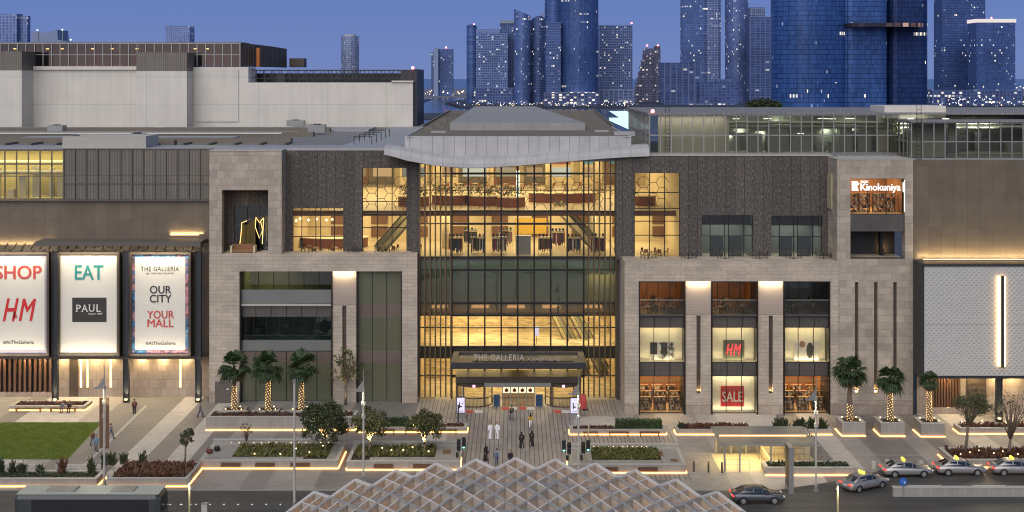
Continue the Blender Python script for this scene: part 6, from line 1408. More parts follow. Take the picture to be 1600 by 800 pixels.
x, y = Xp(508, y2+2.6), y2+2.6
tree('dark dense round tree in the seat planter', x, y, .7, 5.4, 2.65, 1.5, M['leaf'], 5200, 31, cz=3.4, squash=.95)
spot(x-.3, y-.8, 1.55, 330, 80, (1, .85, .4), rx=PI-.35, r=.06)
x, y = Xp(577, y3+3.0), y3+3.0
tree('olive tree with brightly lit trunk behind the slim lamp post', x, y, .7, 4.5, 1.85, 1.35, M['leafolive'], 3000, 32, cz=3.1); spot(x+.2, y-.7, 1.5, 520, 85, (1, .82, .35), rx=PI-.3, r=.06)
x, y = Xp(663, y3+3.0), y3+3.0
tree('olive tree with forked pale trunk nearest the entrance path', x, y, .7, 4.4, 1.95, 1.0, M['leafolive'], 3200, 33, cz=3.0); spot(x-.1, y-.8, 1.5, 330, 85, (1, .85, .4), rx=PI-.3, r=.06)
y = Gy(633); x = Xp(540, y); tree('thin sparse young tree against the stone pilaster', x, y, 0, 6.2, 2.3, 2.4, M['leafolive'], 420, 34, cz=4.2, ls=.26, squash=1.1); spot(x, y-.8, .3, 120, 70, (1, .8, .45), rx=PI-.2, r=.06)
y = y10+2.2; x = Xp(1507, y); tree('young tree with rounded crown behind the taxis', x, y, .62, 6.2, 2.1, 3.0, M['leafolive'], 1500, 35, cz=4.9, ls=.2, squash=.75, lean=.9)
x = Xp(1575, y); tree('bare twiggy young tree at the right edge behind the taxis', x, y, .62, 6.6, 2.4, 1.6, M['leafolive'], 260, 36, cz=4.4, squash=1.1, lean=.6)
y = y13+4.0; x = Xp(288, y); tree('small sapling in the red brown roadside planter', x, y, .65, 3.4, .85, 1.9, M['leaf'], 260, 37, cz=2.9, ls=.2, squash=1.2, lean=.3)
y = y2+4.2; x = Xp(385, y); tree('leafless sapling in the seat planter', x, y, .7, 2.8, .9, .8, M['redleaf'], 60, 38, cz=2.1, ls=.14)
for i, (px, py, w_) in enumerate(((1190, 159, 9), (1200, 160, 11), (1212, 162, 7), (1176, 161, 7))):
    y = 560; x = Xp(px, y); tree('dark distant tree at the foot of the huge blue tower', x, y, -.6, Zp(py-6, y)+.6, w_*.5, 8, M['leaf'], 700, 50+i, ls=.8, name='distant_tree')['group'] = 'dark distant trees'
# ---------------------------------------------------------------- lamp posts, signals, bollards
def lamp_post(label, px, pyb, pyt, style='arm', lit=True, clad=False, r=.11):
    x, y, z = G(px, pyb); H_ = Zp(pyt, y); o = root('lamp_post', label, 'lamp post', (x, y, 0))
    MB().box(x-.25, x+.25, y-.25, y+.25, 0, .06).tube([(x, y, .06), (x, y, .5)], .18, 8).build('base', M['steel'], o)
    if style == 'plain': MB().tube([(x, y, .3), (x, y, H_)], [r, r*.85], 8).build('pole', M['conctop'], o); MB().tube([(x, y, H_), (x, y, H_+.25)], .16, 8).build('cap', M['steel'], o); return o
    zm = H_*.83
    MB().tube([(x, y, .3), (x, y, zm)], [r, r*.9], 8).build('pole', M['conctop'], o)
    MB().add([(x-.05, y-.03, zm), (x+.06, y-.03, zm), (x+.05, y-.03, H_), (x-.0, y-.03, H_), (x-.05, y+.03, zm), (x+.06, y+.03, zm), (x+.05, y+.03, H_), (x, y+.03, H_)], [(0,1,2,3), (7,6,5,4), (0,4,5,1), (1,5,6,2), (2,6,7,3), (3,7,4,0)]).build('blade', M['steel'], o)
    MB().add([(x-1.0, y-.2, zm-.22), (x+.1, y-.2, zm-.1), (x+.1, y+.2, zm-.1), (x-1.0, y+.2, zm-.22), (x-1.0, y-.2, zm-.3), (x+.1, y-.2, zm-.3), (x+.1, y+.2, zm-.3), (x-1.0, y+.2, zm-.3)], [(0,1,2,3), (7,6,5,4), (0,4,5,1), (1,5,6,2), (2,6,7,3), (3,7,4,0)]).build('lamp_head', M['steel'], o)
    MB().add([(x-.7, y-.02, zm-.15), (x-.05, y-.02, zm-.1), (x-.05, y-.02, zm+.75), (x-.7, y+.02, zm-.15), (x-.05, y+.02, zm-.1), (x-.05, y+.02, zm+.75)], [(0,1,2), (5,4,3), (0,3,4,1), (1,4,5,2), (2,5,3,0)]).build('sail', M['steel'], o)
    for t_ in (.82, .68): MB().tube([(x, y, zm*t_), (x, y, zm*(t_+.035))], .2, 8).build('collar', M['conctop'], o)
    if clad:
        for s in (-1, 1): MB().box(x+s*.3-.16, x+s*.3+.16, y-.04, y+.04, H_*.31, H_*.73).build('banner', M['wood'], o)
    if lit: area(x-.5, y, zm-.35, .5, .2, 120, (1, .86, .55)); spot(x+.35, y-.6, zm-2.3, 60, 50, (1, .95, .6), rx=PI*.86)
    return o
lamp_post('lamp post with brown banners at the lawn corner', 163, 759, 570, clad=True); lamp_post('slim lamp post in front of the olive trees', 568, 752, 577)
lamp_post('lamp post at the right of the entrance path', 904, 742, 585); lamp_post('lamp post in front of the shelter planter', 1275, 767, 590); lamp_post('plain tall pole in front of the seat planter', 460, 793, 597, 'plain', r=.12)
def signal(label, px, pyb, h, flip=1, pole=True, lean=0.0):
    x, y, z = G(px, pyb); o = root('traffic_signal', label, 'traffic light', (x, y, 0))
    MB().tube([(x, y, 0), (x+lean, y, h)], [.10, .08], 8).build('pole', M['lime'], o)
    for k, (dx, zz, d) in enumerate(((.0, 2.5, -.3), (flip*.5, 2.6, 0))):
        b = MB().box(x+dx-.19, x+dx+.19, y+d-.15, y+d+.12, zz-.55, zz+.55).build('signal_head', M['black'], o)
        for i in range(3): MB().lathe((x+dx, y+d-.16, zz-.43+i*.36), [(.11, 0), (.11, .02), (.11, .08)], 8).build('lens', emis('green signal', (.2, 1, .7), 3.0) if (i == 0 and k) else M['charcoal'], b)
    MB().box(x-.28, x-.05, y-.2, y+.1, 1.2, 1.7).build('push_box', M['black'], o); return o
signal('traffic light left of the entrance path with leaning pale pole', 717, 733, 3.1, 1); signal('traffic light right of the entrance path', 889, 738, 3.2, -1); signal('traffic light with tall pale pole by the right lamp post', 911, 737, 4.6, 1, lean=.6)
for i, (px, py, lit) in enumerate(((1084, 737, 0), (1107, 738, 0), (1128, 738.5, 0), (1366, 732, 1), (1386.5, 730, 1), (1412, 729, 1), (1439, 732, 1), (1463, 735, 1))):
    x, y, z = G(px, py); o = root('bollard', 'dark slim bollard left of the shelter' if not lit else 'short pale bollard behind the waiting taxis', 'bollard', (x, y, 0), 'slim bollards at the shelter' if not lit else 'pale bollards behind the taxis')
    if lit: MB().lathe((x, y, 0), [(.26, 0), (.26, .75), (.22, .8)], 12).build('body', M['conctop'], o); MB().lathe((x, y, .8), [(.22, 0), (.2, .05)], 12).build('cap', M['steel'], o)
    else: MB().lathe((x, y, 0), [(.1, 0), (.1, 1.0), (.06, 1.05)], 10).build('body', M['brown'], o); MB().lathe((x, y, .86), [(.105, 0), (.105, .05)], 10).build('band', M['steel'], o)
def small_post(label, px, pyb, pyt, head):
    x, y, z = G(px, pyb); H_ = Zp(pyt, y); o = root('low_lamp_post' if head == 'lamp' else 'sign_post', label, 'post', (x, y, 0)); MB().tube([(x, y, 0), (x, y, H_)], .09, 8).build('pole', M['lime'], o)
    if head == 'lamp': MB().lathe((x, y, H_), [(.1, 0), (.22, .1), (.2, .2), (.05, .28)], 10).build('head', M['steel'], o); area(x, y-.4, H_-.1, .3, .2, 40, (1, .9, .55))
    else: MB().lathe((x, y-.1, H_+.3), [(.02, -.3), (.3, -.2), (.34, 0), (.3, .2), (.02, .3)], 14, sy=.15).build('disc', M['steel'], o)
small_post('short lit post at the roadside planter corner', 296, 806, 752, 'lamp'); small_post('short roadside post before the first taxi', 1309, 806, 757, 'lamp')
x, y, z = G(320, 806); o = root('cabinet', 'small pale roadside cabinet right of the short lit post', 'cabinet', (x, y, 0)); MB().box(x-.25, x+.25, y-.2, y+.2, 0, Zp(787, y)).build('body', M['conctop'], o); MB().box(x-.28, x+.28, y-.23, y+.23, Zp(787, y)+.003, Zp(787, y)+.06).build('lid', M['steel'], o)
x, y, z = G(1403, 768); o = root('road_sign', 'round blue road sign on the end of the low wall', 'sign', (x, y12+.2, 0)); ys_ = y12-.02; MB().tube([(x, ys_, 0), (x, ys_, 1.2)], .04, 6).build('post', M['steel'], o)
d = MB(); d.add([(x+.36*math.cos(2*PI*i/20), ys_-.06, 1.45+.36*math.sin(2*PI*i/20)) for i in range(20)]+[(x+.36*math.cos(2*PI*i/20), ys_-.03, 1.45+.36*math.sin(2*PI*i/20)) for i in range(20)], [tuple(range(20)), tuple(range(20, 40))[::-1]]+[(i, 20+i, 20+(i+1) % 20, (i+1) % 20) for i in range(20)]); d = d.build('disc', plain('sign blue', (.02, .12, .50), .4), o)
MB().bar((x-.18, ys_-.07, 1.62), (x+.12, ys_-.07, 1.3), .09, .02).bar((x+.14, ys_-.07, 1.28), (x+.14, ys_-.07, 1.5), .08, .02).build('arrow', M['whiteprint'], d)
for i, (px, py, col) in enumerate(((331, 709, 'maroon'), (340, 707, 'abaya'))):
    x, y = Xp(px, y2+3.0), y2+2.0+i*.8; o = root('bag', 'dark red bag left on the seat planter' if i == 0 else 'black bag left on the seat planter beside the red one', 'bag', (x, y, .905)); MB().ball((x, y, 1.15), (.36, .26, .26), 10, 7).build('body', M[col], o, True); MB().tube([(x-.2, y, 1.36), (x-.1, y, 1.55), (x+.1, y, 1.55), (x+.2, y, 1.36)], .025, 5).build('strap', M['black'], o)
# ---------------------------------------------------------------- glass roofed shelter over the stairs
ys0, ys1 = Gy(738), Gy(738)+6.0; zr_ = Zp(694.5, ys0); sxa, sxb = Xp(1126, ys0), Xp(1274, ys0)
sh = root('shelter', 'glass roofed shelter over lit stairs near the road', 'shelter', ((sxa+sxb)/2, ys0+3, 0))
f = MB(); n = 6
for i in range(n+1): x = sxa+(sxb-sxa)*i/n; f.bar((x, ys0, zr_), (x, ys1, zr_), .1, .14)
for y in (ys0, ys0+2.1, ys0+3.2, ys1): f.bar((sxa, y, zr_+.0), (sxb, y, zr_+.0), .09, .16)
f.build('roof_frame', M['alu'], sh)
gl = MB().quad((sxa, ys0, zr_+.09), (sxb, ys0, zr_+.09), (sxb, ys1, zr_+.09), (sxa, ys1, zr_+.09)).build('roof_glass', frosted('dusty roof glass', (.17, .17, .155), .25, 0), sh)
for i in range(30): pass
MB().box(sxa+.3, sxb-.3, ys0+2.55, ys0+2.7, zr_+.11, zr_+.15).build('strip_light', M['led'], sh)
pts = [(sxb, zr_), (sxb+.5, zr_-.12), (sxb+.8, zr_-.5), (sxb+.9, zr_-1.0), (sxb+.9, 0)]
for y in (ys0, ys0+2, ys0+4, ys1): MB().tube([(x, y, z) for x, z in pts], .08, 6).build('curved_end', M['alu'], sh)
for k, (x, y) in enumerate([(sxa+.4, ys0+.1), (sxa+1.9, ys0+.1), (sxa+5.0, ys0+.1)]+[(sxa+.5+i*1.55, ys1-.2) for i in range(6)]): MB().box(x-.08, x+.08, y-.08, y+.08, 0, zr_-.08).build('post', M['alu'], sh)
MB().box(sxa, sxb+.8, ys0+.1, ys1-.1, -.02, .03).build('lit_floor', M['cream'], sh)
MB().box(sxa+5.0, sxa+5.2, ys0+.4, ys1-.6, .03, 1.0).build('parapet', M['cream'], sh); MB().box(sxa+5.2, sxb+.7, ys1-1.0, ys1-.8, .03, 1.0).build('parapet', M['cream'], sh)
r_ = MB()
for (x0, x1, y) in ((sxa+.6, sxa+3.0, ys0+.6), (sxa+5.2, sxb, ys0+2.4), (sxa+5.2, sxb, ys0+4.4)):
    for z in (.55, 1.05): r_.tube([(x0, y, z), (x1, y, z)], .03, 5)
    k = int((x1-x0)/.9)
    for i in range(k+1): r_.tube([(x0+(x1-x0)*i/k, y, 0), (x0+(x1-x0)*i/k, y, 1.05)], .03, 5)
for i in range(7): r_.tube([(sxa+4.6, ys0+.5+i*.8, 0), (sxa+4.6, ys0+.5+i*.8, 1.05)], .03, 5)
r_.tube([(sxa+4.6, ys0+.5, 1.05), (sxa+4.6, ys0+5.3, 1.05)], .03, 5); r_.build('railing', M['steel'], sh)
MB().quad((sxa+.4, ys1-.2, .2), (sxb, ys1-.2, .2), (sxb, ys1-.2, 2.2), (sxa+.4, ys1-.2, 2.2)).build('glass_screen', M['greenglass'], sh)
area((sxa+sxb)/2-1.5, ys0+3, zr_-.15, 6.5, 3.4, 230, (1, .74, .32))
x, y, z = G(1236, 771); o = root('totem', 'tall thin grey sign slab in front of the shelter', 'sign', (x, y, 0)); MB().box(x-.2, x+.25, y-.1, y+1.6, 0, Zp(699, y)).build('slab', M['steel'], o); MB().box(x-.22, x-.205, y+.1, y+1.4, .5, Zp(702, y)).build('face', M['charcoal'], o)
# ---------------------------------------------------------------- lattice pavilion in the foreground
pv = root('lattice_pavilion', 'pale timber and steel lattice roof arching over the near side of the road', 'pavilion', (0, 90, 0))
YB0 = 97.0; dx_, dy_ = 3.17, 4.4
def pz(x, y): return 8.6-.0086*x*x-.012*(y-YB0)**2*.35-(YB0-y)*.06
def edge(x): return YB0-.0035*x*x
fins = MB(); beams = MB(); ties = {}
def npt(i, j):      # node on rhombus grid (half steps)
    x = (i-j)*dx_/2; y = YB0-(i+j)*dy_/2-.0052*x*x; return Vector((x, y, pz(x, y)))
NN = 13
def tri(a, b, d):
    dn = Vector((0, 0, -.05)); fins.add([a+dn, b+dn, a+Vector((0, 0, -d))], [(0, 1, 2)])
def cell(i, j):      # right-angled fins hanging from the nodes along the lattice lines
    f_, l_, r_, n_ = npt(i, j), npt(i, j+.5), npt(i+.5, j), npt(i+.5, j+.5)
    whole = float(i).is_integer() and float(j).is_integer(); d = 1.25 if whole else .95
    for di, dj in ((.5, 0), (0, .5), (-.5, 0), (0, -.5)):
        mi, mj = i+di*.5, j+dj*.5
        if any((math.floor(mi+e_), math.floor(mj+g_)) in CELLS for e_ in (-.02, .02) for g_ in (-.02, .02)): tri(f_, f_+(npt(i+di, j+dj)-f_)*.98, d)
ok = lambda p: abs(p.x) <= 19.6
CELLS = {(i, j) for i in range(-NN, NN+1) for j in range(-NN, NN+1) if 0 <= i+j <= 6 and all(map(ok, (npt(i, j), npt(i+1, j), npt(i, j+1), npt(i+1, j+1))))}
for i in range(-NN, NN+1):
    for j in range(-NN, NN+1):
        if i+j < 0 or i+j > 6: continue
        a, b, c, d = npt(i, j), npt(i+1, j), npt(i, j+1), npt(i+1, j+1)
        if not all(map(ok, (a, b, c, d))): continue
        up_ = Vector((0, 0, .06))
        for p, q_ in ((a, b), (a, c), (b, d), (c, d)): beams.bar(p+up_, q_+up_, .21, .16)
        for p, q_ in (((a+b)/2, (c+d)/2), ((a+c)/2, (b+d)/2)): beams.bar(p+up_*.6, q_+up_*.6, .075, .08)
        for di in (0, .5):
            for dj in (0, .5):
                cell(i+di, j+dj)
        if (i+j) % 2 == 1: ties.setdefault(i+j, MB()).bar(b-Vector((0, 0, .1)), c-Vector((0, 0, .1)), .16, .14)
beams.build('lattice_beams', plain('pale grey beams', (.58, .57, .55), .6), pv); fo = fins.build('lattice_fins', plain('tan fins', (.40, .37, .325), .75, var=.2, scale=1.2), pv); sm_ = fo.modifiers.new('thick', 'SOLIDIFY'); sm_.thickness = .05; tm = plain('blue grey ties', (.26, .265, .29), .5)
for t_ in ties.values(): t_.build('tie_beam', tm, pv)
struct('pavilion_floor', MB().box(-21, 21, 60, 97.5, -.02, .05), plain('tan terrace floor', (.40, .30, .20), .7, scale=.8, obj=False))
for x, y in ((-3.2, 92), (2.6, 92), (-13, 86), (13, 86), (0, 78)):
    MB().tube([(x, y, 0), (x, y, pz(x, y)-1.1)], [.2, .16], 10).build('column', M['alu'], pv)
for px in (742, 853):
    y = 91.8; x = Xp(px, y); z = Zp(798, y); MB().lathe((x, y, z-.25), [(.3, 0), (1.2, .22), (1.28, .34), (1.22, .4), (.1, .42)], 20).build('roof_dish', plain('blue grey dish', (.12, .14, .22), .5), pv)
for x in (-13, -6, 0, 6, 13): area(x, 91, 3.6, 3.5, 3.5, 190, (1, .50, .17)); area(x, 91, .5, 3, 3, 60, (1, .50, .17), rx=PI)
# ---------------------------------------------------------------- vehicles
def loft(secs, close=True):
    mb = MB(); k = len(secs[0]); vs = [p for s in secs for p in s]; n = len(secs)
    fs = [(i*k+j, i*k+(j+1) % k, (i+1)*k+(j+1) % k, (i+1)*k+j) for i in range(n-1) for j in range(k)]
    return mb.add(vs, fs+[tuple(range(k))[::-1], tuple(range((n-1)*k, n*k))])
def car(name, label, cat, paint, group=None, sign=True, lit=True):
    o = root(name, label, cat, (0, 0, 0), group)
    st = [(-2.42, .70, .42, .62), (-2.36, .80, .30, .90), (-2.1, .88, .26, .99), (-1.5, .91, .24, 1.02), (-.6, .92, .24, .98), (.6, .92, .24, .95), (1.2, .91, .24, .93), (1.8, .88, .25, .84), (2.2, .82, .27, .74), (2.40, .70, .32, .62), (2.45, .5, .40, .54)]
    secs = []
    for x, hw, zb, zt_ in st:
        m_ = (zb+zt_)/2; h = [(hw*.88, zb), (hw, zb+(zt_-zb)*.25), (hw, m_), (hw*.97, zb+(zt_-zb)*.82), (hw*.82, zt_)]
        secs.append([(x, a, b) for a, b in h]+[(x, 0, zt_+.015)]+[(x, -a, b) for a, b in h[::-1]]+[(x, 0, zb-.01)])
    loft(secs).build('body', paint, o, True)
    cab = [(-1.95, .74, .97, .985), (-1.25, .76, .97, 1.36), (-.7, .745, .97, 1.455), (.0, .74, .95, 1.47), (.45, .72, .94, 1.42), (1.3, .74, .90, .93)]
    sc_ = []
    for x, hw, zb, zt_ in cab:
        r = hw-.17*(zt_-.95)/.5; sc_.append([(x, hw, zb), (x, hw-.02, zb+(zt_-zb)*.3), (x, r+.01, zt_-.05*(zt_-zb)), (x, r-.14, zt_), (x, 0, zt_+.012), (x, -r+.14, zt_), (x, -r-.01, zt_-.05*(zt_-zb)), (x, -hw+.02, zb+(zt_-zb)*.3), (x, -hw, zb)])
    loft(sc_).build('roof', paint, o, True)
    for s in (-1, 1):
        sd = lambda x, z: (x, s*(.745-.155*(z-.97)/.5+.018), z)
        for quad in ([(-1.55, 1.02), (-.55, 1.0), (-.5, 1.385), (-1.12, 1.33)], [(-.47, 1.0), (.35, .985), (.28, 1.375), (-.42, 1.39)], [(.42, .985), (1.0, .965), (.45, 1.33), (.35, 1.36)]):
            p = [sd(*v) for v in quad]; MB().quad(*(p if s < 0 else p[::-1])).build('side_window', M['carglass'], o)
        for x in (-1.45, 1.42):
            wl = MB().lathe((0, 0, 0), [(.33, 0), (.34, .05), (.34, .16), (.33, .2)], 16); wl.v = [(x+vx, s*(.72+vz), .34+vy) for vx, vy, vz in wl.v]; wh = wl.build('wheel', M['tyre'], o)
            rm = MB().lathe((0, 0, 0), [(.22, 0), (.20, .012), (.05, .02)], 14); rm.v = [(x+vx, s*(.921+vz), .34+vy) for vx, vy, vz in rm.v]; rm.build('rim', M['alu'], wh)
            ar = MB(); ar.add([(x+.42*math.cos(t), s*.924, .33+.40*math.sin(t)) for t in [PI*i/10 for i in range(11)]], [tuple(range(11))]); ar.build('wheel_arch', M['black'], o)
        MB().box(.62, .82, s*.90-.1 if s < 0 else s*.90-.04, s*.90+.04 if s < 0 else s*.90+.1, .98, 1.1).build('mirror', paint, o)
        MB().box(-2.43, -2.30, s*.82-.1 if s > 0 else s*.82-.03, s*.82+.03 if s > 0 else s*.82+.1, .72, .86).box(-2.44, -2.36, min(s*.42, s*.74), max(s*.42, s*.74), .74, .84).build('tail_light', M['tail'] if lit else M['red'], o)
        MB().box(2.26, 2.40, min(s*.5, s*.78), max(s*.5, s*.78), .60, .72).build('headlight', M['whiteprint'], o)
        for hx_ in (-.7, .25): MB().box(hx_, hx_+.18, s*.925-.012, s*.925+.012, .80, .83).build('door_handle', M['alu'], o)
    MB().quad((-1.90, .60, 1.02), (-1.90, -.60, 1.02), (-1.27, -.52, 1.362), (-1.27, .52, 1.362)).build('rear_window', M['carglass'], o)
    MB().quad((1.24, -.62, .965), (1.24, .62, .965), (.50, .54, 1.415), (.50, -.54, 1.415)).build('windscreen', M['carglass'], o)
    MB().box(-2.45, -2.40, -.26, .26, .62, .74).build('number_plate', M['whiteprint'], o)
    if sign:
        sg = MB().box(-.42, -.26, -.38, .38, 1.50, 1.68).build('taxi_sign', M['taxisign'], o)
        t = text('TAXI', 0, 0, 0, M['ink'], sg, width=.5, height=.12, depth=.006)
        for v in t.data.vertices: v.co = Vector((-.43+v.co.y, -v.co.x, 1.59+v.co.z))
    return o
tx0 = car('taxi', 'silver taxi turning out at the kerb, angled away', 'taxi', M['silver'])
x, y, z = G(1352, 764); tx0.location = (x, y+.3, 0); tx0.rotation_euler = (0, 0, math.radians(27))
for px, py, l in ((1421, 747, 'silver taxi with its tail beside the round blue road sign'), (1505, 744.5, 'silver taxi in the middle of the row before the lit plants'), (1592, 744.5, 'silver taxi cut off by the right edge of the picture')):
    x, y, z = G(px, py); copy_tree(tx0, (x, y+.9, 0), math.radians(2 if px < 1450 else 0), l)
cr = car('car', 'grey car driving on the near lane left of the first taxi', 'car', plain('dark grey car paint', (.10, .105, .115), .25, .5), None, False)
x, y, z = G(1186, 789); cr.location = (x, y+.9, 0); cr.rotation_euler = (0, 0, math.radians(1.5))
# bus
yb0 = 105.2; bx0, bx1 = Xp(22, yb0), Xp(250, yb0)
b = root('bus', 'bus with pale roof and dark windows on the near lane', 'bus', ((bx0+bx1)/2, yb0+1.2, 0))
secs = []
for x, k in ((bx0, .0), (bx0+.25, 1), (bx1-.4, 1), (bx1, 0)):
    i_ = .12*(1-k); secs.append([(x, yb0+i_, .3), (x, yb0+i_, 2.55-i_), (x, yb0+.25+i_, 2.95-i_*2), (x, yb0+2.25-i_, 2.95-i_*2), (x, yb0+2.5-i_, 2.55-i_), (x, yb0+2.5-i_, .3)])
loft(secs).build('body', plain('dark bus paint', (.045, .05, .05), .35), b); MB().box(bx0+.15, bx1-.15, yb0+.12, yb0+2.38, 2.93, 3.0).build('roof_panel', plain('pale green bus roof', (.40, .42, .37), .45), b)
w_ = MB()
MB().box(bx0+1.5, bx1-1.0, yb0-.02, yb0-.003, 1.35, 2.5).build('side_windows', M['carglass'], b); MB().box(bx0+.3, bx1-.4, yb0-.012, yb0-.002, .4, 1.2).build('lower_panel', plain('dark bus skirt', (.05, .06, .05), .4), b)
MB().box(bx0+2.5, bx0+5.0, yb0+.6, yb0+1.9, 3.005, 3.12).box(bx1-4.5, bx1-2.5, yb0+.6, yb0+1.9, 3.005, 3.1).build('roof_unit', M['alu'], b)
for s, nm in ((bx1+.01, 'windscreen'), (bx0-.03, 'rear_window')): MB().box(s, s+.02, yb0+.3, yb0+2.2, 1.2, 2.5).build(nm, M['carglass'], b)
for x in (bx0+2.4, bx1-2.6): wl = MB().lathe((0, 0, 0), [(.46, 0), (.48, .05), (.48, .25), (.46, .3)], 16); wl.v = [(x+vx, yb0-.03+vz, .48+vy) for vx, vy, vz in wl.v]; wl.build('wheel', M['tyre'], b)
# ---------------------------------------------------------------- people
def remesh(mb, name, m, parent, vox):
    o = mb.build(name, m, parent); md = o.modifiers.new('join', 'REMESH'); md.mode = 'VOXEL'; md.voxel_size = vox
    dg = bpy.context.evaluated_depsgraph_get(); me = bpy.data.meshes.new_from_object(o.evaluated_get(dg)); old = o.data
    o.modifiers.clear(); me.materials.clear(); me.materials.append(m); o.data = me; bpy.data.meshes.remove(old)
    me.polygons.foreach_set('use_smooth', [True]*len(me.polygons)); return o
def person(label, x, y, rz, H=1.7, pose='walk', top='abaya', legs='denim', kind='casual', hair='hair', seed=1, z=0.0, bag=None):
    q = random.Random(seed); k = H/1.75; o = root('person', label, 'person', (0, 0, 0))
    V_ = lambda a, b, c: (a*k, b*k, c*k)
    st = 1 if pose == 'walk' else 0; sit = pose == 'sit'; sw = .26*st*(1 if seed % 2 else -1)
    hip = .94 if not sit else .52; sh_ = hip+.50
    body = MB(); P = {}
    body.tube([V_(0, 0, hip-.04), V_(0, 0, hip+.12), V_(0, .01, hip+.32), V_(0, 0, sh_-.02), V_(0, -.005, sh_+.08)], [.13*k, .125*k, .15*k, .12*k, .055*k], 10)
    body.tube([V_(0, 0, sh_), V_(0, -.01, sh_+.14)], .055*k, 8)
    hd = sh_+.235; body.ball(V_(0, -.012, hd), (.077*k, .095*k, .118*k), 12, 9); body.ball(V_(0, -.112, hd-.015), (.016*k, .022*k, .022*k), 6, 5); body.ball(V_(0, -.085, hd-.062), (.03*k, .02*k, .012*k), 6, 4)
    for s in (-1, 1):
        body.ball(V_(s*.08, 0, hd-.01), (.016*k, .022*k, .035*k), 6, 5)
        f = s*sw; kn = V_(s*.10, -f*.7-.03*st, .50) if not sit else V_(s*.11, -.44, .50); an = V_(s*.10, -f*.95+.10*(f < 0)*st, .09) if not sit else V_(s*.11, -.42, .08)
        P['leg%d' % s] = [V_(s*.09, 0, hip), kn, an]
        body.tube([V_(s*.09, 0, hip), kn, an], [.085*k, .058*k, .04*k], 8); body.tube([an, (an[0], an[1]-.06*k, .045*k), (an[0], an[1]-.19*k, .035*k)], [.042*k, .045*k, .032*k], 7)
        a0 = V_(s*.185, 0, sh_-.04); el = V_(s*.235, .03+f*.35, sh_-.32) if not sit else V_(s*.23, -.08, sh_-.30); hn = V_(s*.235, -.07+f*.75, sh_-.56) if not sit else V_(s*.14, -.30, sh_-.38)
        P['arm%d' % s] = [a0, el, hn]
        body.tube([V_(s*.10, 0, sh_-.02), a0, el, hn], [.06*k, .056*k, .043*k, .03*k], 7)
        hv = (Vector(hn)-Vector(el)).normalized(); fw = Vector((0, -1, 0)); pm = Vector(hn)+hv*.05*k
        body.tube([hn, pm, pm+hv*.04*k], [.026*k, .034*k, .03*k], 6)
        for t in range(4):
            b0 = pm+hv*.035*k+fw*(.027-.018*t)*k; L_ = (.06, .075, .07, .055)[t]*k; body.tube([b0, b0+hv*L_*.6, b0+hv*L_+Vector((-s*.012*k, 0, 0))], [.0105*k, .0095*k, .008*k], 5)
        t0 = pm+fw*.02*k; body.tube([t0, t0+fw*.03*k+hv*.02*k, t0+fw*.038*k+hv*.05*k], [.013*k, .011*k, .009*k], 5)
    remesh(body, 'body', M['skin'], o, .016)
    ey = MB()
    for s in (-1, 1): ey.ball(V_(s*.03, -.100, hd+.012), (.012*k, .008*k, .008*k), 6, 4)
    ey.build('eyes', M['black'], o)
    if kind in ('abaya', 'robe'):
        prof = [(.30, .03), (.27, .4), (.235, .8), (.20, 1.05), (.215, 1.3), (.20, sh_-.02), (.10, sh_+.06), (.06, sh_+.09)]
        n = 18; mb = MB(); vs = []
        for r, zz in prof:
            for j in range(n):
                a = 2*PI*j/n; rr_ = r*(1+.05*math.sin(a*5+zz*2))*k; vs.append((rr_*math.cos(a)*(1.0 if zz > .9 else .9), rr_*math.sin(a)*(.68 if zz > .9 else .8+.25*st*(1-zz)), zz*k))
        mb.add(vs, [(i*n+j, i*n+(j+1) % n, (i+1)*n+(j+1) % n, (i+1)*n+j) for i in range(len(prof)-1) for j in range(n)]); mb.build('robe', M[top], o, True)
        for s in (-1, 1): MB().tube([P['arm%d' % s][0], P['arm%d' % s][1], tuple(Vector(P['arm%d' % s][1]).lerp(Vector(P['arm%d' % s][2]), .9))], [.085*k, .075*k, .075*k], 8).build('sleeve', M[top], o, True)
    else:
        MB().lathe((0, 0, 0), [(.155*k, (hip-.06)*k), (.165*k, (hip+.1)*k), (.178*k, (hip+.32)*k), (.175*k, (sh_-.06)*k), (.10*k, (sh_+.04)*k), (.065*k, (sh_+.07)*k)], 12, sy=.78).build('shirt', M[top], o, True)
        for s in (-1, 1):
            MB().tube([P['arm%d' % s][0], P['arm%d' % s][1], tuple(Vector(P['arm%d' % s][1]).lerp(Vector(P['arm%d' % s][2]), .85))], [.078*k, .062*k, .05*k], 8).build('sleeve', M[top], o, True)
            L = P['leg%d' % s]; MB().tube([L[0], L[1], (L[2][0], L[2][1], L[2][2]+.02*k)], [.115*k, .08*k, .072*k], 8).build('trouser_leg', M[legs], o, True)
    sh = MB()
    for s in (-1, 1): L = P['leg%d' % s][2]; sh.tube([(L[0], L[1]+.05*k, .04*k), (L[0], L[1]-.08*k, .045*k), (L[0], L[1]-.22*k, .03*k)], [.05*k, .055*k, .036*k], 8)
    sh.build('shoes', M['black'] if kind != 'robe' else M['wood'], o, True)
    if hair == 'scarf':
        MB().ball(V_(0, .022, hd+.015), (.105*k, .108*k, .135*k), 12, 8).tube([V_(0, .01, sh_+.12), V_(0, .01, sh_-.05)], [.10*k, .16*k], 12).build('headscarf', M[top if kind == 'abaya' else 'abaya'], o, True)
    else:
        MB().ball(V_(0, .022, hd+.032), (.088*k, .098*k, .105*k), 12, 8).build('hair', M['hair'] if hair != 'white' else M['robe'], o, True)
    if bag: MB().ball(V_(.0 if bag == 'back' else .24, .20 if bag == 'back' else .0, sh_-.15 if bag == 'back' else hip-.1), (.15*k, .1*k, .2*k), 8, 6).build('bag', M['greycloth'] if bag == 'back' else M['maroon'], o, True)
    o.location = (x, y, z); o.rotation_euler = (0, 0, rz); return o
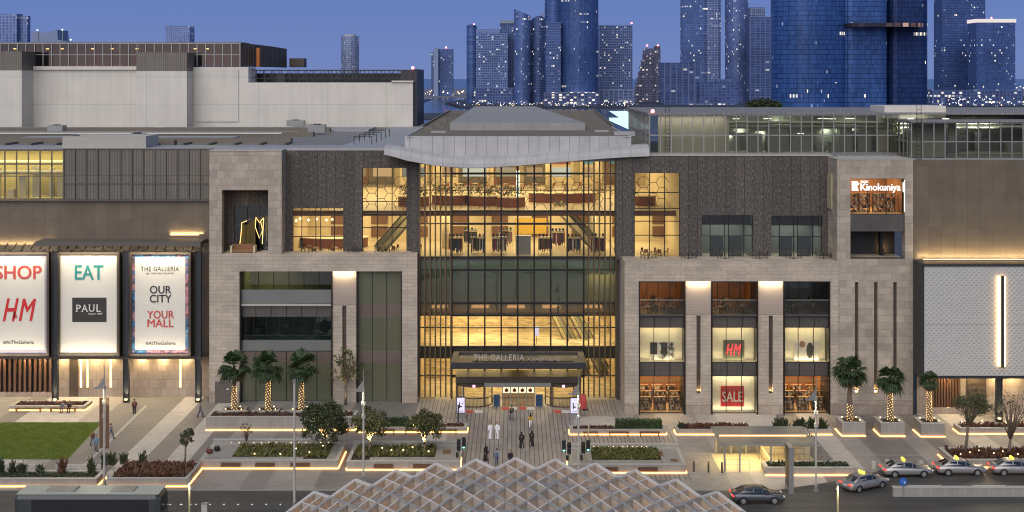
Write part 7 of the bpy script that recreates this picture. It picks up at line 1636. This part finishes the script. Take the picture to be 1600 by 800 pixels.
def pp(px, py): a = G(px, py); return a[0], a[1]
U = 0; AW = PI      # rz 0 faces the camera
person('man in white robe at the left of the pair walking to the road', *pp(766.5, 685), .1, 1.72, 'walk', 'robe', kind='robe', seed=1)
person('man in white robe at the right of the pair walking to the road', *pp(777, 685), .0, 1.74, 'walk', 'robe', kind='robe', seed=2)
person('person in black top and grey trousers walking to the doors', *pp(799.5, 657), AW+.3, 1.72, 'walk', 'abaya', 'greycloth', seed=3)
person('person in yellow top and white trousers before the doors', *pp(829, 669), AW, 1.66, 'walk', 'yellowcloth', 'robe', seed=4, hair='scarf')
person('woman in black robe, left of the pair walking to the doors', *pp(815, 699.5), AW, 1.64, 'walk', 'abaya', kind='abaya', hair='scarf', seed=5)
person('woman in black robe, right of the pair walking to the doors', *pp(831, 696.5), AW-.2, 1.64, 'walk', 'abaya', kind='abaya', hair='scarf', seed=6)
person('woman in black robe with a red bag near the left traffic light', *pp(759, 719.5), .6, 1.66, 'walk', 'abaya', kind='abaya', hair='scarf', seed=7, bag='side')
person('person in light blue top with backpack behind the lattice roof', *pp(776, 726), AW, 1.62, 'walk', 'bluecloth', 'denim', seed=8, bag='back')
person('person in black just behind the peak of the lattice roof', *pp(797.5, 729), .2, 1.7, 'walk', 'abaya', 'abaya', seed=9)
person('person in grey sitting at the left on the bronze bench', Xp(101, y15), y15-.62, 0, 1.7, 'sit', 'greycloth', 'denim', seed=10)
person('person in black sitting at the right on the bronze bench', Xp(111.5, y15), y15-.62, .1, 1.72, 'sit', 'abaya', 'abaya', seed=11)
person('person in dark red top standing below the middle billboard gap', *pp(210, 647), AW+.5, 1.74, 'stand', 'maroon', 'abaya', seed=12)
person('person in grey walking past the column by the left palms', *pp(313, 652), 1.4, 1.7, 'walk', 'greycloth', 'denim', seed=13)
person('person in blue shirt walking along the lawn edge', *pp(151, 705), 1.0, 1.7, 'walk', 'bluecloth', 'greycloth', seed=14)
person('person in brown top at the lawn corner', *pp(145, 697), .8, 1.66, 'walk', 'wood', 'greycloth', seed=15)
person('person in pale top beside the brown bannered lamp post', *pp(173.5, 686.5), 2.2, 1.7, 'walk', 'greycloth', 'greycloth', seed=16)
person('person standing inside the left open dining balcony', Xp(1020, 146), 145.8, 0, 1.75, 'stand', 'wood', 'abaya', seed=17, z=zt0+.03)
